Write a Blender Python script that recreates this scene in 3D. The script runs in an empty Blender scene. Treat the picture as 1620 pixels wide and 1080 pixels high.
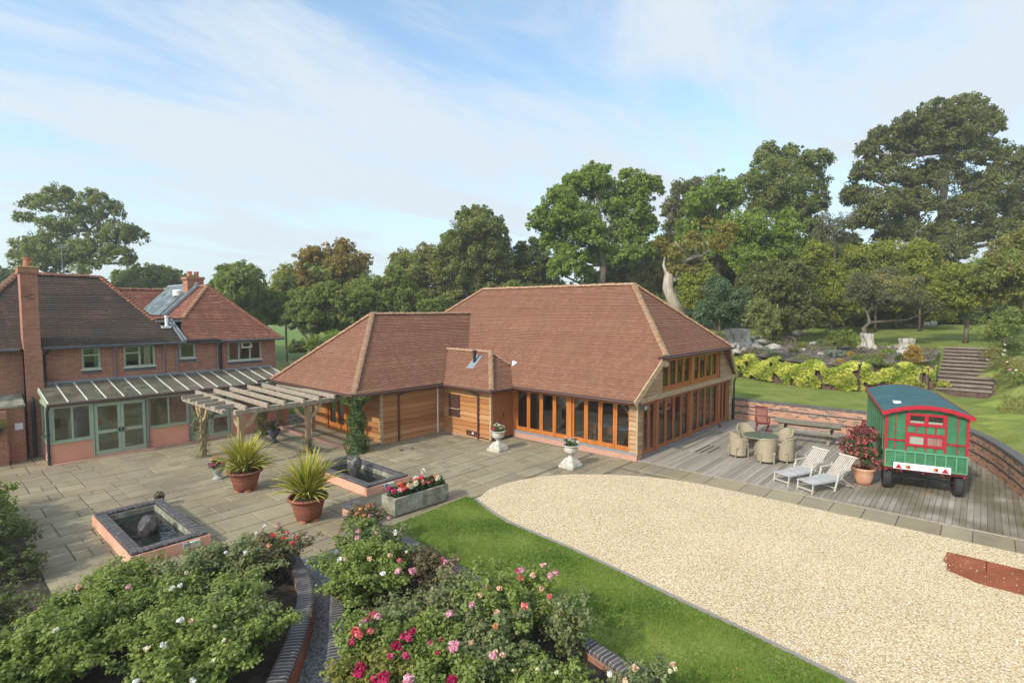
import bpy, math, random
import numpy as np
from mathutils import Vector, Matrix
random.seed(7); RNG = np.random.default_rng(11)
scene = bpy.context.scene
COL = scene.collection
R = math.radians
# ------------------------------------------------------------------ camera
# world axes: x runs along the barn's gable side, y along its long front, origin at the barn's front corner
TH, PT, FPX = .7221, .0601, 846.98
BX = Vector((math.sin(TH), -math.cos(TH), 0))            # camera right in world axes
CAM = Vector((-17.366, -9.273, 5.5))
FW = Vector((math.cos(TH)*math.cos(PT), math.sin(TH)*math.cos(PT), -math.sin(PT)))
UP = BX.cross(FW)
cd = bpy.data.cameras.new('camera'); cam = bpy.data.objects.new('camera', cd); COL.objects.link(cam)
cd.sensor_width = 36; cd.lens = FPX/1620*36; cd.clip_end = 3000; cd.clip_start = .1
cam.matrix_world = Matrix(((BX.x, UP.x, -FW.x, CAM.x), (BX.y, UP.y, -FW.y, CAM.y), (BX.z, UP.z, -FW.z, CAM.z), (0, 0, 0, 1)))
scene.camera = cam
def ray(px, py): return FW + BX*((px-810)/FPX) - UP*((py-540)/FPX)
def D(px, py, d): return CAM + ray(px, py)*d               # point at a distance along the view axis (used to survey the site)
def G(px, py, z=0):
    r = ray(px, py); return CAM + r*((z-CAM.z)/r.z)
# ------------------------------------------------------------------ light
SUN_EL, SUN_AZ = R(35), math.atan2(.05, -1)                # towards the sun
sdir = Vector((math.cos(SUN_EL)*math.cos(SUN_AZ), math.cos(SUN_EL)*math.sin(SUN_AZ), math.sin(SUN_EL)))
sl = bpy.data.lights.new('sun', 'SUN'); sl.energy = 2.9; sl.angle = R(2.0); sl.color = (1, .93, .82)
so = bpy.data.objects.new('sun', sl); COL.objects.link(so)
so.rotation_euler = (-sdir).to_track_quat('-Z', 'Y').to_euler(); so.location = sdir*60
w = bpy.data.worlds.new('World'); scene.world = w; w.use_nodes = True
nt = w.node_tree; nt.nodes.clear()
def N(nt, typ, **kw):
    n = nt.nodes.new(typ)
    for k, v in kw.items():
        if k.startswith('i_'): n.inputs[k[2:].replace('_', ' ')].default_value = v
        elif k[0] == 'n' and k[1:].isdigit(): n.inputs[int(k[1:])].default_value = v
        else: setattr(n, k, v)
    return n
def L(nt, a, b): nt.links.new(a, b)
sky = N(nt, 'ShaderNodeTexSky', sky_type='NISHITA', sun_disc=False, sun_elevation=SUN_EL, sun_rotation=math.atan2(sdir.x, sdir.y) % (2*math.pi), altitude=80, air_density=1.0, dust_density=1.4, ozone_density=1.6)
tc = N(nt, 'ShaderNodeTexCoord')
sep = N(nt, 'ShaderNodeSeparateXYZ'); L(nt, tc.outputs['Generated'], sep.inputs[0])
zz = N(nt, 'ShaderNodeMath', operation='MAXIMUM', n1=0.0); L(nt, sep.outputs[2], zz.inputs[0])
za = N(nt, 'ShaderNodeMath', operation='ADD', n1=.16); L(nt, zz.outputs[0], za.inputs[0])
dv = N(nt, 'ShaderNodeVectorMath', operation='DIVIDE'); cb = N(nt, 'ShaderNodeCombineXYZ', n2=1.0)
L(nt, za.outputs[0], cb.inputs[0]); L(nt, za.outputs[0], cb.inputs[1])
L(nt, tc.outputs['Generated'], dv.inputs[0]); L(nt, cb.outputs[0], dv.inputs[1])
mp = N(nt, 'ShaderNodeMapping'); mp.inputs['Rotation'].default_value = (0, 0, R(-12)); mp.inputs['Scale'].default_value = (.55, 1.25, .001)
L(nt, dv.outputs[0], mp.inputs[0])
n1 = N(nt, 'ShaderNodeTexNoise', i_Scale=1.25, i_Detail=10.0, i_Roughness=.64, i_Distortion=.5); L(nt, mp.outputs[0], n1.inputs['Vector'])
mp2 = N(nt, 'ShaderNodeMapping'); mp2.inputs['Location'].default_value = (3.1, 1.7, 0); mp2.inputs['Scale'].default_value = (.35, .35, .001); L(nt, dv.outputs[0], mp2.inputs[0])
n2 = N(nt, 'ShaderNodeTexNoise', i_Scale=.9, i_Detail=3.0); L(nt, mp2.outputs[0], n2.inputs['Vector'])
ad = N(nt, 'ShaderNodeMath', operation='MULTIPLY_ADD', n1=.62); L(nt, n2.outputs[0], ad.inputs[0])
m1 = N(nt, 'ShaderNodeMath', operation='MULTIPLY', n1=.85); L(nt, n1.outputs[0], m1.inputs[0]); L(nt, m1.outputs[0], ad.inputs[2])
cr = N(nt, 'ShaderNodeMapRange', interpolation_type='SMOOTHSTEP'); cr.inputs[1].default_value = .58; cr.inputs[2].default_value = .82; cr.inputs[3].default_value = .12; cr.inputs[4].default_value = .97
L(nt, ad.outputs[0], cr.inputs[0])
# low haze: more veil near the horizon
hz = N(nt, 'ShaderNodeMapRange', interpolation_type='SMOOTHSTEP'); hz.inputs[1].default_value = .0; hz.inputs[2].default_value = .42; hz.inputs[3].default_value = .85; hz.inputs[4].default_value = .0
L(nt, zz.outputs[0], hz.inputs[0])
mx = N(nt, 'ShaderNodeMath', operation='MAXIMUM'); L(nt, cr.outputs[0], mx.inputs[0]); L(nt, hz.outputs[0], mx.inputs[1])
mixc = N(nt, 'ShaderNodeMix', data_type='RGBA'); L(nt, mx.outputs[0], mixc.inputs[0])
tint = N(nt, 'ShaderNodeMix', data_type='RGBA', blend_type='MULTIPLY', n0=1.0); tint.inputs[7].default_value = (1.5, 1.72, 1.68, 1)
L(nt, sky.outputs[0], tint.inputs[6])
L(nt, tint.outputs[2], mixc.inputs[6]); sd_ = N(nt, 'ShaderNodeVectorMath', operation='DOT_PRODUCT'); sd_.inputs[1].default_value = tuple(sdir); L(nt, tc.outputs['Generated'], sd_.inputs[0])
glow = N(nt, 'ShaderNodeMapRange', interpolation_type='SMOOTHSTEP', n3=1.0, n4=2.8); glow.inputs[1].default_value = .3; glow.inputs[2].default_value = .95; L(nt, sd_.outputs['Value'], glow.inputs[0])  # clouds brightened round the sun behind the camera, added as soft unseen fill
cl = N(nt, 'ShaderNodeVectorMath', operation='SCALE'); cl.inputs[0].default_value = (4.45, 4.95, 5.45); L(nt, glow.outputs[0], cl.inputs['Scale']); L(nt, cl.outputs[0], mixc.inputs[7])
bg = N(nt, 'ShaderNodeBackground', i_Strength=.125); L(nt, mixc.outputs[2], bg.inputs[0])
wo = N(nt, 'ShaderNodeOutputWorld'); L(nt, bg.outputs[0], wo.inputs[0])
scene.view_settings.view_transform = 'Standard'; scene.view_settings.look = 'None'
scene.view_settings.gamma = 1; scene.view_settings.exposure = .47
scene.render.engine = 'CYCLES'
cy = scene.cycles; cy.max_bounces = 8; cy.transparent_max_bounces = 16; cy.caustics_reflective = False; cy.caustics_refractive = False
try: cy.use_denoising = True
except Exception: pass
# ------------------------------------------------------------------ materials
def newmat(name):
    m = bpy.data.materials.new(name); m.use_nodes = True
    return m, m.node_tree, m.node_tree.nodes['Principled BSDF']
def c4(c): return (c[0], c[1], c[2], 1)
def ramp(nt, cols, pos=None):
    r = N(nt, 'ShaderNodeValToRGB'); e = r.color_ramp.elements
    while len(e) < len(cols): e.new(.5)
    for i, c in enumerate(cols):
        e[i].position = (pos[i] if pos else i/(len(cols)-1)); e[i].color = c4(c)
    return r
def noisy(name, cols, scale=3, rough=.8, bump=.2, bscale=None, detail=6, coord='Object', stretch=(1, 1, 1), spec=.3, rand=0, metal=0, pos=None, dist=.02, nrough=.6):
    m, nt, b = newmat(name)
    t = N(nt, 'ShaderNodeTexCoord'); mp = N(nt, 'ShaderNodeMapping'); mp.inputs['Scale'].default_value = stretch
    L(nt, t.outputs[coord], mp.inputs[0])
    n = N(nt, 'ShaderNodeTexNoise', i_Scale=scale, i_Detail=detail, i_Roughness=nrough); L(nt, mp.outputs[0], n.inputs['Vector'])
    r = ramp(nt, cols, pos or [.3+.4*i/(len(cols)-1) for i in range(len(cols))]); L(nt, n.outputs[0], r.inputs[0])
    out = r.outputs[0]
    if rand:
        oi = N(nt, 'ShaderNodeObjectInfo'); hs = N(nt, 'ShaderNodeHueSaturation')
        mr = N(nt, 'ShaderNodeMapRange', n3=1-rand, n4=1+rand); L(nt, oi.outputs['Random'], mr.inputs[0]); L(nt, mr.outputs[0], hs.inputs['Value']); L(nt, out, hs.inputs['Color']); out = hs.outputs[0]
    L(nt, out, b.inputs['Base Color']); b.inputs['Roughness'].default_value = rough; b.inputs['Specular IOR Level'].default_value = spec; b.inputs['Metallic'].default_value = metal
    if bump:
        n2 = N(nt, 'ShaderNodeTexNoise', i_Scale=bscale or scale*4, i_Detail=4.0); L(nt, mp.outputs[0], n2.inputs['Vector'])
        bp = N(nt, 'ShaderNodeBump', i_Strength=bump, i_Distance=dist); L(nt, n2.outputs[0], bp.inputs['Height']); L(nt, bp.outputs[0], b.inputs['Normal'])
    return m
def bricky(name, c1, c2, mort, bw, bh, ms, rough=.85, bump=.5, dirt=None, dscale=.7, dlo=.5, dhi=.75, c3=None, rot=0, off=.5, dist=.01, spots=None):
    """coursed material over UVs in metres: two unit colours, joints, and weather stains"""
    m, nt, b = newmat(name)
    t = N(nt, 'ShaderNodeTexCoord'); mp = N(nt, 'ShaderNodeMapping'); mp.inputs['Rotation'].default_value = (0, 0, rot); L(nt, t.outputs['UV'], mp.inputs[0])
    br = N(nt, 'ShaderNodeTexBrick', offset=off); br.inputs['Color1'].default_value = c4(c1); br.inputs['Color2'].default_value = c4(c2); br.inputs['Mortar'].default_value = c4(mort)
    br.inputs['Scale'].default_value = 1; br.inputs['Mortar Size'].default_value = ms; br.inputs['Mortar Smooth'].default_value = .2; br.inputs['Bias'].default_value = 0
    br.inputs['Brick Width'].default_value = bw; br.inputs['Row Height'].default_value = bh
    L(nt, mp.outputs[0], br.inputs['Vector']); out = br.outputs['Color']
    if c3:                                             # a scatter of odd-coloured units
        br3 = N(nt, 'ShaderNodeTexBrick', offset=off); br3.inputs['Color1'].default_value = (0, 0, 0, 1); br3.inputs['Color2'].default_value = (1, 1, 1, 1); br3.inputs['Mortar'].default_value = (0, 0, 0, 1)
        for k, v in (('Scale', 1), ('Mortar Size', ms), ('Brick Width', bw), ('Row Height', bh)): br3.inputs[k].default_value = v
        mp3 = N(nt, 'ShaderNodeMapping'); mp3.inputs['Location'].default_value = (bw*24, bh*46, 0); L(nt, mp.outputs[0], mp3.inputs[0]); L(nt, mp3.outputs[0], br3.inputs['Vector'])
        gt = N(nt, 'ShaderNodeMapRange'); gt.inputs[1].default_value = .72; gt.inputs[2].default_value = .85; L(nt, br3.outputs['Color'], gt.inputs[0])
        mc = N(nt, 'ShaderNodeMix', data_type='RGBA'); L(nt, gt.outputs[0], mc.inputs[0]); L(nt, out, mc.inputs[6]); mc.inputs[7].default_value = c4(c3); out = mc.outputs[2]
    n = N(nt, 'ShaderNodeTexNoise', i_Scale=9.0, i_Detail=5.0, i_Roughness=.7); L(nt, t.outputs['UV'], n.inputs['Vector'])
    mv = N(nt, 'ShaderNodeMapRange', n3=.8, n4=1.18); L(nt, n.outputs[0], mv.inputs[0])
    ml = N(nt, 'ShaderNodeMix', data_type='RGBA', blend_type='MULTIPLY', n0=1.0); L(nt, out, ml.inputs[6]); L(nt, mv.outputs[0], ml.inputs[7]); out = ml.outputs[2]
    if dirt:
        nd = N(nt, 'ShaderNodeTexNoise', i_Scale=dscale, i_Detail=7.0, i_Roughness=.65); L(nt, t.outputs['UV'], nd.inputs['Vector'])
        md = N(nt, 'ShaderNodeMapRange', interpolation_type='SMOOTHSTEP'); md.inputs[1].default_value = dlo; md.inputs[2].default_value = dhi; L(nt, nd.outputs[0], md.inputs[0])
        mm = N(nt, 'ShaderNodeMath', operation='MULTIPLY', n1=.8); L(nt, md.outputs[0], mm.inputs[0])
        mc = N(nt, 'ShaderNodeMix', data_type='RGBA'); L(nt, mm.outputs[0], mc.inputs[0]); L(nt, out, mc.inputs[6]); mc.inputs[7].default_value = c4(dirt); out = mc.outputs[2]
    if spots:
        vo = N(nt, 'ShaderNodeTexNoise', i_Scale=5.5, i_Detail=3.0); L(nt, t.outputs['UV'], vo.inputs['Vector'])
        ms_ = N(nt, 'ShaderNodeMapRange'); ms_.inputs[1].default_value = .69; ms_.inputs[2].default_value = .74; L(nt, vo.outputs[0], ms_.inputs[0])
        mc = N(nt, 'ShaderNodeMix', data_type='RGBA'); L(nt, ms_.outputs[0], mc.inputs[0]); L(nt, out, mc.inputs[6]); mc.inputs[7].default_value = c4(spots); out = mc.outputs[2]
    L(nt, out, b.inputs['Base Color']); b.inputs['Roughness'].default_value = rough; b.inputs['Specular IOR Level'].default_value = .25
    inv = N(nt, 'ShaderNodeMath', operation='SUBTRACT', n0=1.0); L(nt, br.outputs['Fac'], inv.inputs[1])
    sm = N(nt, 'ShaderNodeMath', operation='MULTIPLY_ADD', n1=.35); L(nt, n.outputs[0], sm.inputs[0]); L(nt, inv.outputs[0], sm.inputs[2])
    bp = N(nt, 'ShaderNodeBump', i_Strength=bump, i_Distance=dist); L(nt, sm.outputs[0], bp.inputs['Height']); L(nt, bp.outputs[0], b.inputs['Normal'])
    return m
def leafmat(name, cols, trans=.3, rough=.55):
    m, nt, b = newmat(name)
    at = N(nt, 'ShaderNodeAttribute', attribute_name='tint'); r = ramp(nt, cols); L(nt, at.outputs['Fac'], r.inputs[0])
    L(nt, r.outputs[0], b.inputs['Base Color']); b.inputs['Roughness'].default_value = rough; b.inputs['Specular IOR Level'].default_value = .3
    tr = N(nt, 'ShaderNodeBsdfTranslucent'); hs = N(nt, 'ShaderNodeHueSaturation', i_Value=1.3, i_Saturation=1.1); L(nt, r.outputs[0], hs.inputs['Color']); L(nt, hs.outputs[0], tr.inputs[0])
    ms = N(nt, 'ShaderNodeMixShader', n0=trans); o = nt.nodes['Material Output']
    L(nt, b.outputs[0], ms.inputs[1]); L(nt, tr.outputs[0], ms.inputs[2]); L(nt, ms.outputs[0], o.inputs[0])
    return m
def glassmat(name, tint=(.8, .85, .82), refl=.12):
    m, nt, b = newmat(name); nt.nodes.remove(b)
    tr = N(nt, 'ShaderNodeBsdfTransparent'); tr.inputs[0].default_value = c4(tint)
    gl = N(nt, 'ShaderNodeBsdfGlossy', i_Roughness=.01); gl.inputs[0].default_value = (1, 1, 1, 1)
    fr = N(nt, 'ShaderNodeFresnel', i_IOR=1.5); mr = N(nt, 'ShaderNodeMath', operation='MAXIMUM', n1=refl); L(nt, fr.outputs[0], mr.inputs[0])
    n = N(nt, 'ShaderNodeTexNoise', i_Scale=.8); tcn = N(nt, 'ShaderNodeTexCoord'); L(nt, tcn.outputs['Object'], n.inputs['Vector'])
    bp = N(nt, 'ShaderNodeBump', i_Strength=.05, i_Distance=.05); L(nt, n.outputs[0], bp.inputs['Height']); L(nt, bp.outputs[0], gl.inputs['Normal'])
    ms = N(nt, 'ShaderNodeMixShader'); L(nt, mr.outputs[0], ms.inputs[0]); L(nt, tr.outputs[0], ms.inputs[1]); L(nt, gl.outputs[0], ms.inputs[2]); L(nt, ms.outputs[0], nt.nodes['Material Output'].inputs[0])
    return m
def plain(name, c, rough=.6, var=.12, bump=.05, scale=6, metal=0, spec=.35):
    lo = tuple(x*(1-var) for x in c); hi = tuple(min(1, x*(1+var)) for x in c)
    return noisy(name, [lo, c, hi], scale=scale, rough=rough, bump=bump, metal=metal, spec=spec)
MT = {}
MT['tile'] = bricky('clay_roof_tile', (.25, .115, .068), (.205, .092, .054), (.135, .06, .036), .17, .105, .004, .85, .35, dirt=(.20, .115, .066), dscale=.5, dlo=.46, dhi=.85, c3=(.27, .13, .078), spots=(.17, .12, .07))
MT['ridge'] = noisy('clay_ridge_tile', [(.27, .12, .07), (.36, .19, .11), (.42, .29, .17)], scale=5, rough=.9, bump=.4, rand=0)
MT['mortar'] = noisy('buff_mortar', [(.38, .30, .19), (.48, .40, .27), (.55, .47, .34)], scale=8, rough=.95, bump=.5)
MT['oldtile'] = bricky('weathered_roof_tile', (.082, .06, .05), (.115, .068, .052), (.035, .026, .022), .17, .105, .006, .9, .5, dirt=(.055, .045, .036), dscale=.8, dlo=.4, dhi=.6, c3=(.15, .085, .06), spots=(.3, .27, .2))
MT['redtile'] = bricky('red_roof_tile', (.27, .105, .066), (.19, .076, .05), (.08, .035, .025), .17, .105, .005, .88, .45, dirt=(.15, .075, .055), dscale=.8, dlo=.45, dhi=.72, c3=(.36, .15, .085))
MT['brick'] = bricky('old_red_brick', (.40, .15, .085), (.30, .105, .065), (.32, .23, .17), .225, .075, .009, .9, .5, dirt=(.17, .08, .055), dscale=1.2, dlo=.5, dhi=.8, c3=(.40, .17, .095))
MT['wallbrick'] = bricky('mixed_orange_brick', (.56, .27, .16), (.40, .155, .09), (.45, .36, .27), .225, .075, .010, .9, .5, c3=(.12, .09, .08))
MT['palebrick'] = bricky('pink_brick_plinth', (.55, .26, .17), (.48, .22, .14), (.4, .32, .26), .225, .075, .010, .9, .4)
MT['blue'] = bricky('blue_engineering_brick', (.075, .068, .075), (.05, .046, .052), (.17, .155, .14), .215, .075, .010, .55, .45, c3=(.11, .09, .085))
def boardmat(name, cols, dark):
    m, nt, b = newmat(name); g = N(nt, 'ShaderNodeNewGeometry'); r = ramp(nt, cols); L(nt, g.outputs['Random Per Island'], r.inputs[0])
    t = N(nt, 'ShaderNodeTexCoord'); mp = N(nt, 'ShaderNodeMapping'); mp.inputs['Scale'].default_value = (.35, .35, 22); L(nt, t.outputs['Object'], mp.inputs[0])
    n = N(nt, 'ShaderNodeTexNoise', i_Scale=1.6, i_Detail=8.0, i_Roughness=.68); L(nt, mp.outputs[0], n.inputs['Vector'])
    cr = N(nt, 'ShaderNodeMapRange', n3=0, n4=.55); cr.inputs[1].default_value = .45; cr.inputs[2].default_value = .75; L(nt, n.outputs[0], cr.inputs[0])
    mx = N(nt, 'ShaderNodeMix', data_type='RGBA'); L(nt, cr.outputs[0], mx.inputs[0]); L(nt, r.outputs[0], mx.inputs[6]); mx.inputs[7].default_value = c4(dark)
    L(nt, mx.outputs[2], b.inputs['Base Color']); b.inputs['Roughness'].default_value = .75; b.inputs['Specular IOR Level'].default_value = .25
    bp = N(nt, 'ShaderNodeBump', i_Strength=.4, i_Distance=.012); L(nt, n.outputs[0], bp.inputs['Height']); L(nt, bp.outputs[0], b.inputs['Normal']); return m
MT['board'] = boardmat('oak_weatherboard', [(.25, .092, .028), (.40, .175, .058), (.30, .118, .038), (.46, .25, .105), (.34, .135, .043), (.42, .215, .085), (.28, .105, .033)], (.22, .085, .03))
MT['paleboard'] = boardmat('pale_oak_board', [(.30, .175, .09), (.38, .24, .13), (.44, .30, .17)], (.23, .135, .07))
MT['palewood'] = noisy('pale_oak', [(.30, .19, .10), (.42, .29, .165), (.48, .35, .21)], scale=3, rough=.8, bump=.3, stretch=(1, 1, 4))
MT['orange'] = noisy('stained_oak_joinery', [(.34, .105, .018), (.43, .14, .026), (.49, .175, .04)], scale=4, rough=.5, bump=.15, stretch=(1, 1, .3))
MT['redwood'] = noisy('dark_stained_oak', [(.23, .075, .025), (.31, .105, .032), (.36, .13, .042)], scale=5, rough=.6, bump=.2, stretch=(4, 4, .4))
MT['oakgrey'] = noisy('silvered_oak', [(.22, .175, .125), (.32, .265, .20), (.40, .34, .265)], scale=4, rough=.85, bump=.35, stretch=(2, 2, 2))
MT['oakpost'] = noisy('oak_post', [(.22, .14, .07), (.31, .205, .11), (.36, .25, .15)], scale=5, rough=.8, bump=.3, stretch=(4, 4, .6))
MT['brown'] = plain('brown_pvc', (.075, .035, .028), .4)
MT['black'] = plain('black_paint', (.022, .022, .024), .45)
MT['gutter'] = plain('dark_gutter', (.085, .088, .095), .45)
MT['grey'] = plain('grey_lead', (.22, .24, .26), .5, bump=.2)
MT['dpipe'] = plain('mauve_grey_pipe', (.20, .155, .155), .5)
MT['white'] = plain('white_paint', (.72, .72, .70), .5)
MT['cream'] = plain('cream_glazing_bar', (.62, .62, .50), .5)
MT['sage'] = plain('sage_green_paint', (.32, .385, .27), .5, var=.06)
MT['pink'] = noisy('pink_render', [(.60, .265, .175), (.66, .30, .20), (.70, .335, .225)], scale=1.2, rough=.85, bump=.25, bscale=60, dist=.004)
MT['pinkpond'] = noisy('pink_pond_render', [(.62, .30, .19), (.72, .37, .25), (.76, .41, .29)], scale=1.5, rough=.85, bump=.25, bscale=60, dist=.004)
MT['glass'] = glassmat('window_glass', (.80, .86, .78), .10)
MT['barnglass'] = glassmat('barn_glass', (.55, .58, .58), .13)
def dirtyglass():
    m = glassmat('conservatory_glass', (.86, .88, .78), .16); nt = m.node_tree; o = nt.nodes['Material Output']; src = o.inputs[0].links[0].from_socket
    d = N(nt, 'ShaderNodeBsdfDiffuse'); d.inputs[0].default_value = (.36, .33, .24, 1); t = N(nt, 'ShaderNodeTexCoord'); n = N(nt, 'ShaderNodeTexNoise', i_Scale=2.0, i_Detail=6.0); L(nt, t.outputs['Object'], n.inputs['Vector'])
    r = N(nt, 'ShaderNodeMapRange', n3=.12, n4=.42); r.inputs[1].default_value = .3; r.inputs[2].default_value = .7; L(nt, n.outputs[0], r.inputs[0])
    ms = N(nt, 'ShaderNodeMixShader'); L(nt, r.outputs[0], ms.inputs[0]); L(nt, src, ms.inputs[1]); L(nt, d.outputs[0], ms.inputs[2]); L(nt, ms.outputs[0], o.inputs[0]); return m
MT['roofglass'] = dirtyglass()
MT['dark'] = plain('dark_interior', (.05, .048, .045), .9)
MT['floorin'] = plain('interior_floor', (.34, .24, .17), .6)
MT['roomgreen'] = plain('green_room_wall', (.16, .20, .09), .9)
MT['roomyellow'] = plain('yellow_room_wall', (.40, .31, .12), .9)
MT['sleeper'] = noisy('dark_sleeper_timber', [(.05, .03, .024), (.10, .062, .048), (.155, .10, .078)], scale=4, rough=.9, bump=.5, stretch=(2, 2, .4))
MT['stone'] = noisy('weathered_stone', [(.26, .235, .185), (.44, .41, .345), (.56, .53, .46)], scale=6, rough=.9, bump=.5)
MT['darkstone'] = noisy('wet_dark_stone', [(.025, .022, .02), (.06, .05, .045), (.11, .095, .085)], scale=5, rough=.35, bump=.6)
MT['lime'] = noisy('lichened_trough_stone', [(.13, .12, .08), (.26, .245, .18), (.42, .40, .31)], scale=4, rough=.95, bump=.6)
MT['terra'] = noisy('terracotta', [(.34, .125, .07), (.41, .16, .09), (.46, .20, .12)], scale=3, rough=.85, bump=.2)
MT['terrapale'] = noisy('pale_terracotta', [(.46, .22, .12), (.56, .30, .18), (.58, .36, .24)], scale=3, rough=.85, bump=.2)
MT['soil'] = noisy('dark_soil', [(.025, .018, .012), (.05, .036, .025), (.075, .056, .04)], scale=8, rough=1, bump=.8)
MT['stump'] = noisy('bleached_wood', [(.16, .14, .115), (.38, .345, .295), (.54, .505, .445)], scale=3, rough=.95, bump=.7, stretch=(2, 2, .6))
MT['bark'] = noisy('tree_bark', [(.06, .047, .036), (.12, .095, .07), (.19, .155, .115)], scale=4, rough=.95, bump=.6, stretch=(2, 2, .4))
MT['palebark'] = noisy('pale_dead_bark', [(.20, .165, .12), (.34, .29, .22), (.44, .385, .31)], scale=3, rough=.95, bump=.6, stretch=(2, 2, .4))
# ------------------------------------------------------------------ mesh helpers
def clip(poly, a, b, c):
    """keep the part of a 2-D polygon where a*x+b*y>=c"""
    out = []
    for i in range(len(poly)):
        p, q = poly[i], poly[(i+1) % len(poly)]
        dp, dq = a*p[0]+b*p[1]-c, a*q[0]+b*q[1]-c
        if dp >= 0: out.append(p)
        if (dp >= 0) != (dq >= 0):
            t = dp/(dp-dq); out.append((p[0]+(q[0]-p[0])*t, p[1]+(q[1]-p[1])*t))
    return out
class M:
    def __init__(s): s.v = []; s.f = []; s.mi = []; s.m = 0
    def add(s, vs, fs):
        o = len(s.v); s.v += [tuple(v) for v in vs]
        for f in fs: s.f.append([i+o for i in f]); s.mi.append(s.m)
        return s
    def quad(s, *p): return s.add(p, [list(range(len(p)))])
    def box(s, x0, x1, y0, y1, z0, z1):
        v = [(x0, y0, z0), (x1, y0, z0), (x1, y1, z0), (x0, y1, z0), (x0, y0, z1), (x1, y0, z1), (x1, y1, z1), (x0, y1, z1)]
        return s.add(v, [[0, 3, 2, 1], [4, 5, 6, 7], [0, 1, 5, 4], [1, 2, 6, 5], [2, 3, 7, 6], [3, 0, 4, 7]])
    def bbox(s, x0, x1, y0, y1, z0, z1, b=.01):
        """box with chamfered top and sides"""
        V = []; F = []
        for (z, i) in ((z0, b), (z0+b, 0), (z1-b, 0), (z1, b)):
            for (x, y) in ((x0+i, y0+i), (x1-i, y0+i), (x1-i, y1-i), (x0+i, y1-i)): V.append((x, y, z))
        F = [[3, 2, 1, 0], [12, 13, 14, 15]]
        for k in range(3):
            for j in range(4): F.append([k*4+j, k*4+(j+1) % 4, k*4+4+(j+1) % 4, k*4+4+j])
        return s.add(V, F)
    def beam(s, p0, p1, w, h, up=(0, 0, 1)):
        p0, p1 = Vector(p0), Vector(p1); d = (p1-p0).normalized(); up = Vector(up)
        if abs(d.dot(up)) > .98: up = Vector((1, 0, 0))
        r = d.cross(up).normalized()*w/2; u = r.cross(d).normalized()*h/2
        v = [p0-r-u, p0+r-u, p0+r+u, p0-r+u, p1-r-u, p1+r-u, p1+r+u, p1-r+u]
        return s.add(v, [[0, 1, 2, 3], [7, 6, 5, 4], [4, 5, 1, 0], [5, 6, 2, 1], [6, 7, 3, 2], [7, 4, 0, 3]])
    def tube(s, pts, rs, n=8, cap=True):
        pts = [Vector(p) for p in pts]
        if not isinstance(rs, (list, tuple)): rs = [rs]*len(pts)
        V = []; prev = None
        for i, p in enumerate(pts):
            d = (pts[min(i+1, len(pts)-1)]-pts[max(i-1, 0)]).normalized()
            a = prev if prev is not None else (Vector((0, 0, 1)) if abs(d.z) < .9 else Vector((1, 0, 0)))
            u = (a-d*a.dot(d)).normalized(); prev = u; q = d.cross(u)
            for k in range(n):
                t = 2*math.pi*k/n; V.append(p+(u*math.cos(t)+q*math.sin(t))*rs[i])
        F = [[i*n+k, i*n+(k+1) % n, (i+1)*n+(k+1) % n, (i+1)*n+k] for i in range(len(pts)-1) for k in range(n)]
        if cap: F += [list(range(n))[::-1], [(len(pts)-1)*n+k for k in range(n)]]
        return s.add(V, F)
    def lathe(s, prof, n=24, c=(0, 0, 0), sq=0, rot=0, flute=0, fl_n=0):
        V = []
        for (r, z) in prof:
            for k in range(n):
                t = 2*math.pi*k/n+rot; rr = r*(1+flute*math.cos(fl_n*t)) if flute else r
                V.append((c[0]+rr*math.cos(t), c[1]+rr*math.sin(t), c[2]+z))
        F = [[i*n+k, i*n+(k+1) % n, (i+1)*n+(k+1) % n, (i+1)*n+k] for i in range(len(prof)-1) for k in range(n)]
        F += [list(range(n))[::-1], [(len(prof)-1)*n+k for k in range(n)]]
        return s.add(V, F)
    def prism(s, poly, z0, z1):
        n = len(poly); V = [(x, y, z0) for x, y in poly]+[(x, y, z1) for x, y in poly]
        a = sum(poly[i][0]*poly[(i+1) % n][1]-poly[(i+1) % n][0]*poly[i][1] for i in range(n))
        F = [list(range(n))[::-1], [n+i for i in range(n)]]+[[i, (i+1) % n, n+(i+1) % n, n+i] for i in range(n)]
        if a < 0: F = [f[::-1] for f in F]
        return s.add(V, F)
    def courses(s, poly, gauge=.105, lift=.024, base=.05, jit=.004):
        """lay overlapping courses (tiles) on a planar 3-D polygon that slopes; every course has its own lip"""
        P = [Vector(p) for p in poly]; n = Vector((0, 0, 0))
        for i in range(len(P)): n += P[i].cross(P[(i+1) % len(P)])
        n.normalize()
        if n.z < 0: n = -n
        u = Vector((0, 0, 1)).cross(n).normalized(); v = n.cross(u); o = P[0]
        q = [((p-o).dot(u), (p-o).dot(v)) for p in P]
        v0 = min(a[1] for a in q); v1 = max(a[1] for a in q); k = math.ceil((v1-v0)/gauge)
        T = lambda a, b, h: o+u*a+v*b+n*h
        for i in range(k):
            lo, hi = v0+i*gauge, min(v0+(i+1)*gauge, v1)
            c = clip(clip(q, 0, 1, lo), 0, -1, -hi)
            if len(c) < 3: continue
            l = lift+random.uniform(-jit, jit)*1.6
            vs = [T(a, b, l+(.003-l)*(b-lo)/gauge) for a, b in c]
            s.add(vs, [list(range(len(vs)))])
            low = sorted([a for a in c if abs(a[1]-lo) < 1e-4])
            if len(low) >= 2:
                a0, a1 = low[0][0], low[-1][0]
                s.add([T(a0, lo, -.01), T(a1, lo, -.01), T(a1, lo, l), T(a0, lo, l)], [[0, 1, 2, 3]])
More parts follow.
